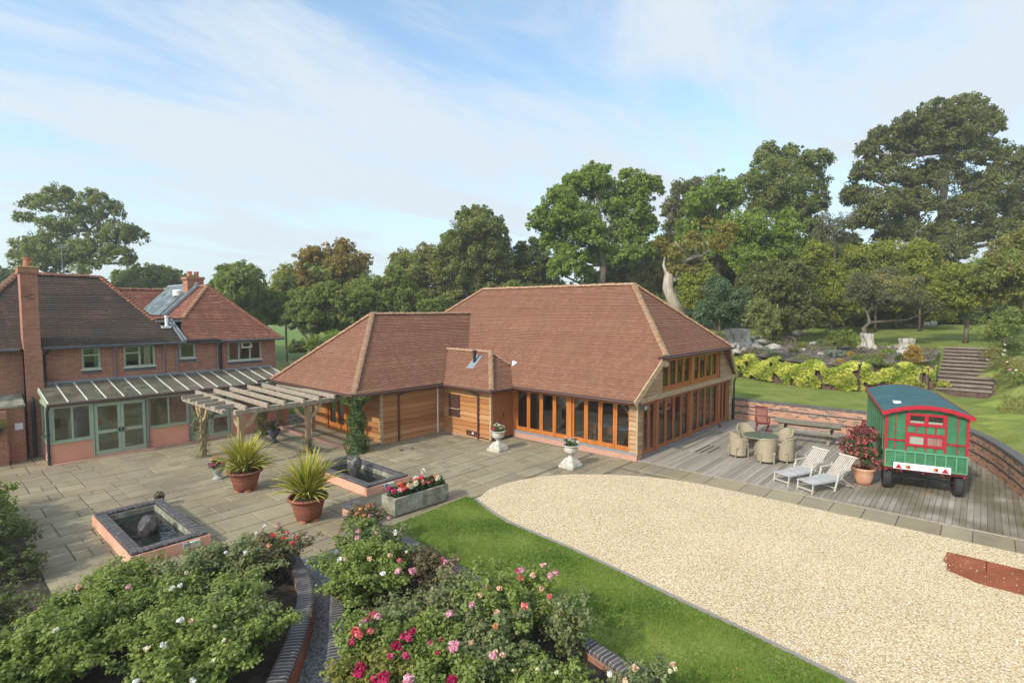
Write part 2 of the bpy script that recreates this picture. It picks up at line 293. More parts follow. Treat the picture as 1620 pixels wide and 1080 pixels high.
        if base:
            s.add([T(a, b, -base) for a, b in q], [list(range(len(q)))[::-1]])
            for i in range(len(q)):
                a, b = q[i], q[(i+1) % len(q)]; s.add([T(a[0], a[1], -base), T(b[0], b[1], -base), T(b[0], b[1], .004), T(a[0], a[1], .004)], [[0, 1, 2, 3]])
        return s
    def ridge(s, p0, p1, r=.12, step=.3, bon=0):
        """row of half-round capping tiles with mortar beds: slot m=tile, m+1=mortar"""
        p0, p1 = Vector(p0), Vector(p1); d = p1-p0; ln = d.length; d.normalize()
        k = max(1, round(ln/step)); st = ln/k; m0 = s.m
        rt = d.cross(Vector((0, 0, 1))).normalized(); up = rt.cross(d)
        for i in range(k):
            a = p0+d*(i*st)+Vector((0, 0, random.uniform(-.012, .012))); b = p0+d*((i+1)*st+.03)+Vector((0, 0, random.uniform(-.012, .012))); jr = random.uniform(.94, 1.06); ra, rb = r*jr*(1.12 if bon else 1.03), r*jr*(.86 if bon else .95)
            V = []
            for (c, rr) in ((a, ra), (b, rb)):
                for j in range(7):
                    t = math.pi*(j/6); V.append(c+rt*(math.cos(t)*rr*1.1)+up*(math.sin(t)*rr*.8-.03+(.03 if (bon and c is a) else 0)))
            s.m = m0; s.add(V, [[j, j+1, 8+j, 7+j] for j in range(6)])
            s.m = m0+1; s.add(V[:7], [list(range(7))])
            if not bon:
                V = []
                for off in (-.012, .02):
                    for j in range(7):
                        t = math.pi*(j/6); V.append(a+d*off+rt*(math.cos(t)*ra*1.15)+up*(math.sin(t)*ra*.84-.03))
                s.add(V, [[j, j+1, 8+j, 7+j] for j in range(6)])
        s.m = m0; return s
    def boards(s, o, u, W, z0, z1, n, gauge=.16, lip=.062, wav=.016, seed=0, slope=None):
        """waney-edged boards on a vertical wall: o start (x,y), u direction, n outward normal; slope=(l0,l1,r0,r1) clips sides"""
        rnd = random.Random(seed); u = Vector((u[0], u[1], 0)); n = Vector((n[0], n[1], 0)); o = Vector((o[0], o[1], 0)); k = math.ceil((z1-z0)/gauge-1e-6)
        for i in range(k):
            zl, zh = z0+i*gauge, min(z0+(i+1)*gauge, z1); a0, a1 = 0, W
            if slope:
                lf, rf = slope; a0, a1 = lf((zl+zh)/2), rf((zl+zh)/2)
                if a1-a0 < .03: continue
            m = max(2, int((a1-a0)/.35)); V = []; l = lip*rnd.uniform(.8, 1.2); ph = rnd.uniform(0, 9)
            for j in range(m+1):
                t = a0+(a1-a0)*j/m; wv = (wav*math.sin(t*2.1+ph)+wav*.7*math.sin(t*5.3+ph*2))*(0 if i == 0 else 1)
                p = o+u*t
                V += [p+n*.0+Vector((0, 0, zl+wv)), p+n*l+Vector((0, 0, zl+wv)), p+n*.004+Vector((0, 0, zh+.02 if i < k-1 else zh))]
            F = []
            for j in range(m): F += [[3*j, 3*j+3, 3*j+4, 3*j+1], [3*j+1, 3*j+4, 3*j+5, 3*j+2]]
            s.add(V, F)
        return s
    def build(s, name, mats, parent=None, smooth=False, uv=True):
        if not isinstance(mats, (list, tuple)): mats = [mats]
        me = bpy.data.meshes.new(name); off = Vector((0, 0, 0))
        me.from_pydata([Vector(v) for v in s.v], [], s.f)
        for m in mats: me.materials.append(MT[m] if isinstance(m, str) else m)
        if len(mats) > 1: me.polygons.foreach_set('material_index', s.mi)
        if smooth: me.polygons.foreach_set('use_smooth', [True]*len(s.f))
        if uv and len(s.f) < 60000:
            ul = me.uv_layers.new(name='UVMap'); dat = np.zeros(len(me.loops)*2, np.float32); z = Vector((0, 0, 1)); vs = me.vertices
            for p in me.polygons:
                n = p.normal
                if abs(n.z) > .995: u, v = Vector((1, 0, 0)), Vector((0, 1, 0))
                else: u = z.cross(n).normalized(); v = n.cross(u)
                for li in p.loop_indices:
                    co = vs[me.loops[li].vertex_index].co; dat[2*li] = co.dot(u); dat[2*li+1] = co.dot(v)
            ul.data.foreach_set('uv', dat)
        me.update(); o = bpy.data.objects.new(name, me); COL.objects.link(o)
        if parent is not None: setpar(o, parent)
        return o
def setpar(o, p):
    o.parent = p
    if p.get('_world'): o.matrix_parent_inverse = Matrix.Translation(-Vector(p.location))   # parts were modelled in site coordinates
def tag(o, label=None, cat=None, group=None, kind=None):
    if label: o['label'] = label
    if cat: o['category'] = cat
    if group: o['group'] = group
    if kind: o['kind'] = kind
    return o
def thing(name, label, cat, loc=(0, 0, 0), rz=0, group=None, world=False):
    o = bpy.data.objects.new(name, None); COL.objects.link(o); o.location = loc; o.rotation_euler = (0, 0, rz); o.empty_display_size = .3
    if world: o['_world'] = 1
    return tag(o, label, cat, group)
def struct(name, m, mats): return tag(m.build(name, mats), kind='structure')
def dup(root, loc=None, rz=None, label=None, scale=None):
    r = root.copy(); COL.objects.link(r)
    if loc is not None: r.location = loc
    if rz is not None: r.rotation_euler = (0, 0, rz)
    if scale: r.scale = (scale,)*3
    if label: r['label'] = label
    for ch in root.children:
        c = ch.copy(); COL.objects.link(c); c.parent = r
        for g in ch.children: d = g.copy(); COL.objects.link(d); d.parent = c
    return r
def leaves(name, pts, size, mat, tint, parent=None, up=.35, out=None, aspect=.6, fold=.15, rng=None):
    """one mesh of many small folded leaf faces at the given points"""
    rng = rng or RNG; n = len(pts); pts = np.asarray(pts, np.float32)
    nr = rng.normal(size=(n, 3)); nr[:, 2] += up*2
    if out is not None: nr += out*1.1
    nr /= np.linalg.norm(nr, axis=1)[:, None]+1e-6
    a = rng.normal(size=(n, 3)); a -= nr*(a*nr).sum(1)[:, None]; a /= np.linalg.norm(a, axis=1)[:, None]+1e-6
    b = np.cross(nr, a); sz = (size*rng.uniform(.6, 1.35, n))[:, None]
    v = np.empty((n, 4, 3), np.float32)
    v[:, 0] = pts-a*sz*.5; v[:, 2] = pts+a*sz*.5-nr*sz*fold
    v[:, 1] = pts+b*sz*.5*aspect+nr*sz*fold*.6; v[:, 3] = pts-b*sz*.5*aspect+nr*sz*fold*.6
    me = bpy.data.meshes.new(name); me.vertices.add(n*4); me.vertices.foreach_set('co', v.reshape(-1))
    me.loops.add(n*4); me.loops.foreach_set('vertex_index', np.arange(n*4, dtype=np.int32))
    me.polygons.add(n); me.polygons.foreach_set('loop_start', np.arange(0, n*4, 4, dtype=np.int32))
    try: me.polygons.foreach_set('loop_total', np.full(n, 4, dtype=np.int32))
    except Exception: pass
    at = me.attributes.new('tint', 'FLOAT', 'POINT'); at.data.foreach_set('value', np.repeat(np.clip(tint, 0, 1).astype(np.float32), 4))
    me.materials.append(MT[mat] if isinstance(mat, str) else mat); me.update(); me.validate()
    o = bpy.data.objects.new(name, me); COL.objects.link(o)
    if parent is not None: setpar(o, parent)
    return o
def crown_points(blobs, dens, clump=.28, rng=None, inner=.25, flat=.7):
    """leaf positions gathered in clumps round the surface of a set of ellipsoids -> points, tints, outward vectors"""
    rng = rng or RNG; P = []; T = []; O = []
    for (c, r, k) in blobs:
        c = np.array(c); r = np.array(r); area = (r[0]*r[1]*r[2])**(2/3)
        nc = max(8, int(4.6*k/(clump**2))); d = rng.normal(size=(nc, 3)); d /= np.linalg.norm(d, axis=1)[:, None]; d[:, 2] = np.where(d[:, 2] < -.5, -d[:, 2], d[:, 2])
        rad = rng.uniform(.62, 1.04, nc)**.8; rad[rng.random(nc) < inner] *= rng.uniform(.3, .8)
        ou = rng.random(nc) < .09; rad[ou] *= rng.uniform(1.1, 1.3); cc = c+d*r*rad[:, None]; cr = clump*rng.uniform(.5, 1.3, nc)[:, None]*r.mean(); cr[ou] *= .6
        per = max(4, int(dens*4.2*area/nc)); ct = rng.uniform(.1, .9, nc)
        q = rng.normal(size=(nc, per, 3)); q /= np.linalg.norm(q, axis=2)[:, :, None]; q *= rng.uniform(.25, 1, (nc, per, 1))**.5
        q[:, :, 2] *= flat
        pts = cc[:, None, :]+q*cr[:, None, :]
        P.append(pts.reshape(-1, 3)); T.append((ct[:, None]*.75+rng.uniform(0, .3, (nc, per))).reshape(-1)); O.append((q*.8+d[:, None, :]*.6).reshape(-1, 3))
    return np.concatenate(P), np.concatenate(T), np.concatenate(O)
# ================================================================== THE SETTING
def gmat(name, cols, scale, bump, bscale, dist, rough=.95, extra=None, pos=None):
    """ground cover: broad colour patches times fine grain"""
    m, nt, b = newmat(name); t = N(nt, 'ShaderNodeTexCoord')
    n = N(nt, 'ShaderNodeTexNoise', i_Scale=scale, i_Detail=8.0, i_Roughness=.65); L(nt, t.outputs['Object'], n.inputs['Vector'])
    r = ramp(nt, cols, pos or [.3+.4*i/(len(cols)-1) for i in range(len(cols))]); L(nt, n.outputs[0], r.inputs[0])
    f = N(nt, 'ShaderNodeTexNoise', i_Scale=bscale, i_Detail=3.0); L(nt, t.outputs['Object'], f.inputs['Vector'])
    mr = N(nt, 'ShaderNodeMapRange', n3=.55, n4=1.45); L(nt, f.outputs[0], mr.inputs[0])
    ml = N(nt, 'ShaderNodeMix', data_type='RGBA', blend_type='MULTIPLY', n0=1.0); L(nt, r.outputs[0], ml.inputs[6]); L(nt, mr.outputs[0], ml.inputs[7])
    L(nt, ml.outputs[2], b.inputs['Base Color']); b.inputs['Roughness'].default_value = rough; b.inputs['Specular IOR Level'].default_value = .15
    bp = N(nt, 'ShaderNodeBump', i_Strength=bump, i_Distance=dist); L(nt, f.outputs[0], bp.inputs['Height']); L(nt, bp.outputs[0], b.inputs['Normal'])
    return m
MT['grass'] = gmat('mown_grass', [(.13, .17, .026), (.19, .23, .04), (.26, .285, .075)], 1.1, .7, 55, .03)
MT['field'] = gmat('field_grass', [(.085, .14, .022), (.12, .18, .03), (.16, .21, .045)], .4, .6, 20, .05)
MT['bankgrass'] = gmat('bank_grass', [(.125, .165, .03), (.175, .215, .042), (.27, .265, .085)], .8, .8, 30, .05)
MT['bedsoil'] = gmat('mulched_bed', [(.06, .045, .038), (.13, .10, .085), (.22, .185, .155)], 1.6, 1, 14, .06)
def pebbles(name, cols, scale, rough=.8, bump=.8, dist=.012, gap=(.2, .16, .1), big=None):
    m, nt, b = newmat(name); t = N(nt, 'ShaderNodeTexCoord')
    v = N(nt, 'ShaderNodeTexVoronoi', i_Scale=scale); L(nt, t.outputs['Object'], v.inputs['Vector'])
    s = N(nt, 'ShaderNodeSeparateColor'); L(nt, v.outputs['Color'], s.inputs[0])
    r = ramp(nt, cols); L(nt, s.outputs[0], r.inputs[0])
    e = N(nt, 'ShaderNodeMapRange'); e.inputs[1].default_value = .42; e.inputs[2].default_value = .75; L(nt, v.outputs['Distance'], e.inputs[0])
    mx = N(nt, 'ShaderNodeMix', data_type='RGBA'); L(nt, e.outputs[0], mx.inputs[0]); L(nt, r.outputs[0], mx.inputs[6]); mx.inputs[7].default_value = c4(gap)
    n = N(nt, 'ShaderNodeTexNoise', i_Scale=.55, i_Detail=5.0); L(nt, t.outputs['Object'], n.inputs['Vector'])
    mr = N(nt, 'ShaderNodeMapRange', n3=.74, n4=1.22); L(nt, n.outputs[0], mr.inputs[0])
    ml = N(nt, 'ShaderNodeMix', data_type='RGBA', blend_type='MULTIPLY', n0=1.0); L(nt, mx.outputs[2], ml.inputs[6]); L(nt, mr.outputs[0], ml.inputs[7])
    L(nt, ml.outputs[2], b.inputs['Base Color']); b.inputs['Roughness'].default_value = rough; b.inputs['Specular IOR Level'].default_value = .25
    iv = N(nt, 'ShaderNodeMath', operation='SUBTRACT', n0=1.0); L(nt, v.outputs['Distance'], iv.inputs[1])
    bp = N(nt, 'ShaderNodeBump', i_Strength=bump, i_Distance=dist); L(nt, iv.outputs[0], bp.inputs['Height']); L(nt, bp.outputs[0], b.inputs['Normal'])
    return m
MT['gravel'] = pebbles('golden_gravel', [(.48, .345, .175), (.64, .49, .285), (.70, .575, .38), (.57, .41, .22), (.77, .68, .51), (.62, .51, .33)], 27, gap=(.33, .235, .12))
MT['slate'] = pebbles('blue_slate_chippings', [(.17, .19, .195), (.25, .27, .275), (.21, .22, .21), (.34, .36, .35)], 30, gap=(.09, .10, .10))
def flagmat():
    m, nt, b = newmat('sandstone_flags'); t = N(nt, 'ShaderNodeTexCoord'); at = N(nt, 'ShaderNodeAttribute', attribute_name='tint')
    r = ramp(nt, [(.235, .19, .118), (.285, .235, .148), (.255, .21, .138), (.315, .265, .165), (.27, .21, .128)]); L(nt, at.outputs['Fac'], r.inputs[0])
    n = N(nt, 'ShaderNodeTexNoise', i_Scale=1.3, i_Detail=9.0, i_Roughness=.72); L(nt, t.outputs['Object'], n.inputs['Vector'])
    mr = N(nt, 'ShaderNodeMapRange', n3=.6, n4=1.35); L(nt, n.outputs[0], mr.inputs[0])
    ml = N(nt, 'ShaderNodeMix', data_type='RGBA', blend_type='MULTIPLY', n0=1.0); L(nt, r.outputs[0], ml.inputs[6]); L(nt, mr.outputs[0], ml.inputs[7])
    # algae and lime staining in soft patches
    n3 = N(nt, 'ShaderNodeTexNoise', i_Scale=.35, i_Detail=5.0, i_Roughness=.6); L(nt, t.outputs['Object'], n3.inputs['Vector'])
    st = N(nt, 'ShaderNodeMapRange', interpolation_type='SMOOTHSTEP', n4=.55); st.inputs[1].default_value = .5; st.inputs[2].default_value = .68; L(nt, n3.outputs[0], st.inputs[0])
    mx = N(nt, 'ShaderNodeMix', data_type='RGBA'); L(nt, st.outputs[0], mx.inputs[0]); L(nt, ml.outputs[2], mx.inputs[6]); mx.inputs[7].default_value = (.145, .12, .08, 1)
    L(nt, mx.outputs[2], b.inputs['Base Color']); b.inputs['Roughness'].default_value = .85; b.inputs['Specular IOR Level'].default_value = .25
    bp = N(nt, 'ShaderNodeBump', i_Strength=.35, i_Distance=.02); n4 = N(nt, 'ShaderNodeTexNoise', i_Scale=9.0, i_Detail=6.0); L(nt, t.outputs['Object'], n4.inputs['Vector']); L(nt, n4.outputs[0], bp.inputs['Height']); L(nt, bp.outputs[0], b.inputs['Normal'])
    return m
MT['flag'] = flagmat()
MT['joint'] = noisy('sandy_joint', [(.10, .085, .06), (.17, .145, .10), (.23, .20, .14)], scale=3, rough=1)
def deckmat():
    m, nt, b = newmat('weathered_decking'); t = N(nt, 'ShaderNodeTexCoord'); at = N(nt, 'ShaderNodeAttribute', attribute_name='tint')
    r = ramp(nt, [(.215, .18, .135), (.29, .25, .195), (.35, .305, .245), (.255, .22, .175), (.40, .355, .295)]); L(nt, at.outputs['Fac'], r.inputs[0])
    mp = N(nt, 'ShaderNodeMapping'); mp.inputs['Scale'].default_value = (.8, 9, 1); L(nt, t.outputs['Object'], mp.inputs[0])
    n = N(nt, 'ShaderNodeTexNoise', i_Scale=1.6, i_Detail=8.0, i_Roughness=.7); L(nt, mp.outputs[0], n.inputs['Vector'])
    mr = N(nt, 'ShaderNodeMapRange', n3=.5, n4=1.45); L(nt, n.outputs[0], mr.inputs[0])
    ml = N(nt, 'ShaderNodeMix', data_type='RGBA', blend_type='MULTIPLY', n0=1.0); L(nt, r.outputs[0], ml.inputs[6]); L(nt, mr.outputs[0], ml.inputs[7])
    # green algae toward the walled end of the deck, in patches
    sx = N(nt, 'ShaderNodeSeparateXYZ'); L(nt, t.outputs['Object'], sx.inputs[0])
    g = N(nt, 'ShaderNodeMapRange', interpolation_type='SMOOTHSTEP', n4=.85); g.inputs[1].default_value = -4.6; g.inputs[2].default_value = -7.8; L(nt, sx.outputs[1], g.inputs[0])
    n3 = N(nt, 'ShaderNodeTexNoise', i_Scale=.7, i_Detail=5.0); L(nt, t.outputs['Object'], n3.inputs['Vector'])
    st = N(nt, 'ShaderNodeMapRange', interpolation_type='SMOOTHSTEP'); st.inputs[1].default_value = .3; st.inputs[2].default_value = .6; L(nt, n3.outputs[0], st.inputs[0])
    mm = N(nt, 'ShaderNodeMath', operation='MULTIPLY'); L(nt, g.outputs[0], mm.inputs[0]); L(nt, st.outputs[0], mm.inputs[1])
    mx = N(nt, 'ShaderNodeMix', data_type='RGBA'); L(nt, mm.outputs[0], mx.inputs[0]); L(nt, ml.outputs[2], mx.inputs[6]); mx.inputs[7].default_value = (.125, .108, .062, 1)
    L(nt, mx.outputs[2], b.inputs['Base Color']); b.inputs['Roughness'].default_value = .85; b.inputs['Specular IOR Level'].default_value = .2
    bp = N(nt, 'ShaderNodeBump', i_Strength=.3, i_Distance=.01); L(nt, n.outputs[0], bp.inputs['Height']); L(nt, bp.outputs[0], b.inputs['Normal'])
    return m
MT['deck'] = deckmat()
def settint(o, vals):
    at = o.data.attributes.new('tint', 'FLOAT', 'POINT'); at.data.foreach_set('value', np.asarray(vals, np.float32))
def inpoly(x, y, P):
    c = False
    for i in range(len(P)):
        (x1, y1), (x2, y2) = P[i], P[i-1]
        if (y1 > y) != (y2 > y) and x < (x2-x1)*(y-y1)/(y2-y1)+x1: c = not c
    return c
# --- open ground, one sheet out to the horizon
m = M(); m.quad((-600, -600, -.06), (900, -600, -.06), (900, 900, -.06), (-600, 900, -.06)); struct('ground', m, 'field')
# --- raised ground beyond the retaining wall
RW = [(10.25, 26), (10.25, 14), (10.25, 6), (10.25, 0), (10.25, -3), (10.25, -6), (10.2, -7.4), (9.95, -8.3), (9.45, -8.95), (8.7, -9.2), (7.7, -9.62), (6.5, -9.98), (5, -10.35), (3, -10.75), (0, -11.2), (-5, -11.8), (-12, -12.4)]
def interp(P, t):
    for (a, b), (c, d) in zip(P, P[1:]):
        if a <= t <= c: return b+(d-b)*(t-a)/(c-a)
    return P[0][1] if t < P[0][0] else P[-1][1]
SW = [(-7.4, 20.9), (-6.3, 18.9), (-4.7, 17.35), (-2.7, 16.75), (0, 17.7), (2.9, 19.3), (8, 22), (20, 27)]     # y -> x of the sleeper wall foot
def sm(a, b, x): t = max(0, min(1, (x-a)/(b-a))); return t*t*(3-2*t)
def hup(x): return 2.95+.052*max(0, min(x, 47)-26)+.012*max(0, x-47)-.07*max(0, 26-x)
def hz_(x, y):
    low = 1.0+.02*math.sin(x*.7)*math.sin(y*.5)
    if y > -7.45:
        f = interp(SW, y)
        z = low if x < f+.6 else max(2.16, hup(x))
        return z
    if y > -10.05:                                      # under the steps
        return low+(hup(28)-low)*max(0, min(1, (x-20.4)/7.4))-.25 if x < 28 else hup(x)
    k = sm(-10.0, -11.4, y); q = sm(15.5-1.5*k, 28, x)
    z = low+(hup(max(x, 26))-low)*q+.16*math.sin(x*.9+y*.4)*sm(16, 19, x)*sm(30, 26, x)*k
    return z
gx = list(np.arange(0, 24, .38))+list(np.arange(24, 50, 1.2))+[55, 62, 75, 100, 150, 260, 500]
V = []; F = []; ns = 150
cum = [0]
for a, b in zip(RW, RW[1:]): cum.append(cum[-1]+math.dist(a, b))
def rwp(s):
    for i in range(len(cum)-1):
        if s <= cum[i+1]+1e-9:
            t = (s-cum[i])/(cum[i+1]-cum[i]); return Vector((RW[i][0]+(RW[i+1][0]-RW[i][0])*t, RW[i][1]+(RW[i+1][1]-RW[i][1])*t))
def rwn(s):
    a, b = rwp(max(0, s-1.3)), rwp(min(cum[-1], s+1.3)); d = (b-a).normalized(); return Vector((-d.y, d.x))
for i in range(ns+1):
    s = cum[-1]*i/ns; p = rwp(s); n = rwn(s)
    for g in gx:
        q = p+n*g; V.append((q.x, q.y, hz_(q.x, q.y)))
k = len(gx)
for i in range(ns):
    for j in range(k-1): F.append([i*k+j, i*k+j+1, (i+1)*k+j+1, (i+1)*k+j])
m = M(); m.add(V, F); bank = struct('upper_lawn', m, 'bankgrass')
# --- rockery bed above the sleeper wall
m = M(); V = []; F = []; ys = np.arange(-7.3, 8.1, .35); nx = 16
for y in ys:
    x0 = interp(SW, y)+.15; x1 = 25.6+.5*math.sin(y*1.3)+.3*math.sin(y*3.1)
    if y > 3: x1 = max(x0+2.5, 25.6+(y-3)*.4)
    for j in range(nx+1):
        x = x0+(x1-x0)*j/nx; e = min(1, j/2, (nx-j)/1.5)
        V.append((x, y, max(2.2, hup(x))+.05+.10*e*(math.sin(x*4.1+y*2.3)*math.sin(y*3.7-x)+.4)))
for i in range(len(ys)-1):
    for j in range(nx): F.append([i*(nx+1)+j, i*(nx+1)+j+1, (i+2-1)*(nx+1)+j+1, (i+1)*(nx+1)+j])
m.add(V, F); bed = struct('rockery_bed', m, 'bedsoil')
# --- patio of riven flags
def flags(x0, x1, y0, y1, mod, keep, name, gap=.009, big=3):
    nx, ny = int((x1-x0)/mod), int((y1-y0)/mod); occ = np.zeros((nx, ny), bool); m = M(); T = []
    shapes = [(2, 2), (3, 2), (2, 3), (2, 1), (3, 3), (1, 2), (4, 2), (2, 4), (1, 1)]
    for i in range(nx):
        for j in range(ny):
            if occ[i, j]: continue
            random.shuffle(shapes)
            for (a, b) in shapes+[(1, 1)]:
                if i+a <= nx and j+b <= ny and not occ[i:i+a, j:j+b].any(): break
            occ[i:i+a, j:j+b] = True
            xa, ya = x0+i*mod, y0+j*mod; xb, yb = xa+a*mod, ya+b*mod
            if not keep((xa+xb)/2, (ya+yb)/2): continue
            g = gap*random.uniform(.5, 1.3); z = random.uniform(-.003, .004); e = .006; t = random.random()
            J = lambda: random.uniform(-.006, .006)
            c = [(xa+g+J(), ya+g+J()), (xb-g+J(), ya+g+J()), (xb-g+J(), yb-g+J()), (xa+g+J(), yb-g+J())]
            mx_, my_ = (xa+xb)/2, (ya+yb)/2
            top = [(x+(mx_-x)*.03, y+(my_-y)*.03, z+random.uniform(-.002, .002)) for x, y in c]
            m.add([(x, y, -.03) for x, y in c]+top, [[4, 5, 6, 7], [0, 1, 5, 4], [1, 2, 6, 5], [2, 3, 7, 6], [3, 0, 4, 7]]); T += [t]*8
    o = struct(name, m, 'flag'); settint(o, T); return o
PATX0 = -15.72
flags(PATX0, .04, 1.75, 17.5, .31, lambda x, y: not (x > -1.4 and y > 6) and not (x > -4.8 and y > 9) and not (y < 4.6 and x < -12.0 and y < 1.9+(-12-x)*.5), 'patio')
flags(-6.9, .05, .10, 1.75, .31, lambda x, y: x > -6.75, 'patio')
flags(-5.0, -.98, -3.2, .10, .31, lambda x, y: x > -4.6, 'patio')
# stone strip between gravel and deck
m = M(); T = []; y = 0.02
while y > -18:
    l = random.choice([.6, .75, .9, 1.05]); g = .008; t = random.random(); z = random.uniform(-.002, .004)
    m.bbox(-.97, .015, y-l+g, y-g, -.04, .006+z, .008); T += [t]*16; y -= l
o = struct('paving_strip', m, 'flag'); settint(o, T)
m = M(); m.quad((-16, -20, -.034), (.3, -20, -.034), (.3, 18, -.034), (-16, 18, -.034)); struct('paving_bed', m, 'joint')
# timber deck: boards run away from the front edge
m = M(); T = []; y = -.03
while y > -14:
    wd = .138; x = .09
    while x < 11.19:
        l = random.choice([2.4, 3.0, 3.6, 4.2]); x2 = min(x+l, 11.2)
        t = random.random(); z = random.uniform(0, .004)
        m.bbox(x+.004, x2-.004, y-wd+.0035, y-.0035, -.03, .012+z, .003); T += [t]*16; x = x2
    y -= wd
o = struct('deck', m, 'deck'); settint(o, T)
m = M(); m.bbox(.02, .085, -14, -.02, -.05, .02, .004); struct('deck_edging', m, 'oakgrey')
# a few lifted / replaced dark deck boards
m = M()
for k, (xa, ya, l) in enumerate(((2.55, -1.10, 1.5), (2.5, -1.30, 1.5), (2.75, -1.52, 1.25))): m.bbox(xa, xa+l, ya-.06, ya, .0125, .021, .003)
struct('deck_gap', m, 'black')
# gravel, lawn and slate path
EDGE = [(-6.66, 1.57), (-7.0, .75), (-7.3, -.25), (-7.45, -2.28), (-7.72, -4.07), (-7.96, -5.49), (-8.12, -6.64), (-8.38, -7.99), (-8.8, -10), (-9.5, -13), (-10, -18)]
GTOP = [(-6.41, 1.63), (-5.8, 1.84), (-5.08, 1.84), (-4.4, 1.72), (-3.8, 1.45), (-3.3, 1.15), (-2.8, .72), (-2.14, -.06), (-1.6, -.9), (-1.2, -1.9), (-1.03, -3.0), (-1.0, -4.2)]
gp = EDGE+[(-1.0, -18)]+GTOP[::-1]
def sheet(name, poly, z, mat, step=.4, jit=.01, kind='structure', thick=.05, crest=0):
    """flat area with a slightly uneven surface and a closed rim"""
    P = []
    for i in range(len(poly)):
        a, b = poly[i], poly[(i+1) % len(poly)]; k = max(1, int(math.dist(a, b)/step))
        for j in range(k):
            t = j/k; P.append((a[0]+(b[0]-a[0])*t+random.uniform(-jit, jit), a[1]+(b[1]-a[1])*t+random.uniform(-jit, jit)))
    m = M(); m.prism(P, z-thick, z); return struct(name, m, mat)
sheet('gravel_drive', gp, .02, 'gravel', .25, .012)
LWALL = [(-10.12, 2.05), (-10.17, .27), (-10.32, -1.17), (-10.40, -2.5), (-10.55, -4.11), (-10.64, -5.05), (-10.85, -6.05), (-11.15, -7.2), (-11.6, -8.6), (-12.4, -10.4)]
lawn = [(-6.70, 1.90), (-8.95, 1.80), (-9.9, 1.78)]+[(x+.12, y) for x, y in LWALL[1:]]+[(-12.3, -18), (-10.06, -18)]+[(x-.06, y) for x, y in EDGE[::-1][1:]]
sheet('front_lawn', lawn, .03, 'grass', .3, .01)
PL_ = [(-12.25, 1.45), (-12.33, 1.0), (-12.42, .5), (-12.62, 0), (-12.92, -.57), (-13.45, -1.30), (-14.2, -2.2), (-15.2, -3.2), (-16.4, -4.2)]       # left bed wall
PR_ = [(-10.35, 2.0), (-10.9, 1.35), (-11.45, .7), (-11.95, .0), (-12.4, -.7), (-12.82, -1.40), (-13.3, -2.2), (-13.95, -3.15), (-14.9, -4.2), (-15.8, -5.1)]  # right bed wall facing the path
sheet('slate_path', [(-12.2, 1.9), (-11.5, 1.72), (-10.6, 1.74)]+PR_[1:]+PL_[::-1], .0, 'slate', .4, 0)
tag(bpy.data.objects['slate_path'], kind='structure')
m = M()                                                  # soil of the two rose beds
m.prism([(-15.75, 3.2), (-14.4, 2.5), (-12.9, 1.75), (-12.3, 1.45)]+PL_[1:]+[(-19, -5), (-19, 3.4)], -.05, .20)
m.prism([(-10.3, 2.0)]+LWALL[1:]+[(-15.5, -9)]+PR_[::-1][:-1], -.05, .22); struct('bed_soil', m, 'soil')
m = M(); m.prism([(-15.76, 3.5), (-15.76, 17.4), (-19, 17.4), (-19, 3.5)], -.05, .03); struct('border_soil', m, 'soil')
# edging strip along lawn/gravel
def ribbon(name, P, w_, z0, z1, mat, label, cat, step=.3, cap=None, capw=.0, caph=.06, parts=True, closed=False):
    """low wall following a line: brick body, with a separate brick-on-edge coping"""
    Q = []; cu = 0
    for a, b in zip(P, P[1:]):
        k = max(1, int(math.dist(a, b)/step)); Q += [(a[0]+(b[0]-a[0])*j/k, a[1]+(b[1]-a[1])*j/k) for j in range(k)]
    Q.append(P[-1])
    for _ in range(4): Q = [Q[0]]+[tuple((Q[i-1][c]+2*Q[i][c]+Q[i+1][c])/4 for c in (0, 1)) for i in range(1, len(Q)-1)]+[Q[-1]]
    def strip(wd, za, zb, rnd=0):
        m = M(); V = []; F = []
        for i, p in enumerate(Q):
            a, b = Q[max(0, i-1)], Q[min(len(Q)-1, i+1)]; d = Vector((b[0]-a[0], b[1]-a[1])).normalized(); n = Vector((-d.y, d.x))*wd/2
            prof = [(-1, za), (-1, zb-rnd), (-.72, zb), (.72, zb), (1, zb-rnd), (1, za)] if rnd else [(-1, za), (-1, zb), (1, zb), (1, za)]
            for (k, z) in prof: V.append((p[0]+n.x*k, p[1]+n.y*k, z))
        k = len(prof)
        for i in range(len(Q)-1):
            for j in range(k): F.append([i*k+j, i*k+(j+1) % k, (i+1)*k+(j+1) % k, (i+1)*k+j])
        F += [list(range(k))[::-1], [(len(Q)-1)*k+j for j in range(k)]]
        m.add(V, F); return m, Q
    t = thing(name, label, cat, (P[0][0], P[0][1], z0), world=True)
    b, Q = strip(w_, z0, z1-(caph if cap else 0)); bo = b.build('brickwork', mat, t)
    lenuv(bo, Q)
    if cap:
        c, Q = strip(w_+capw, z1-caph, z1, .02); co = c.build('coping', cap, t); lenuv(co, Q, True)
    return t
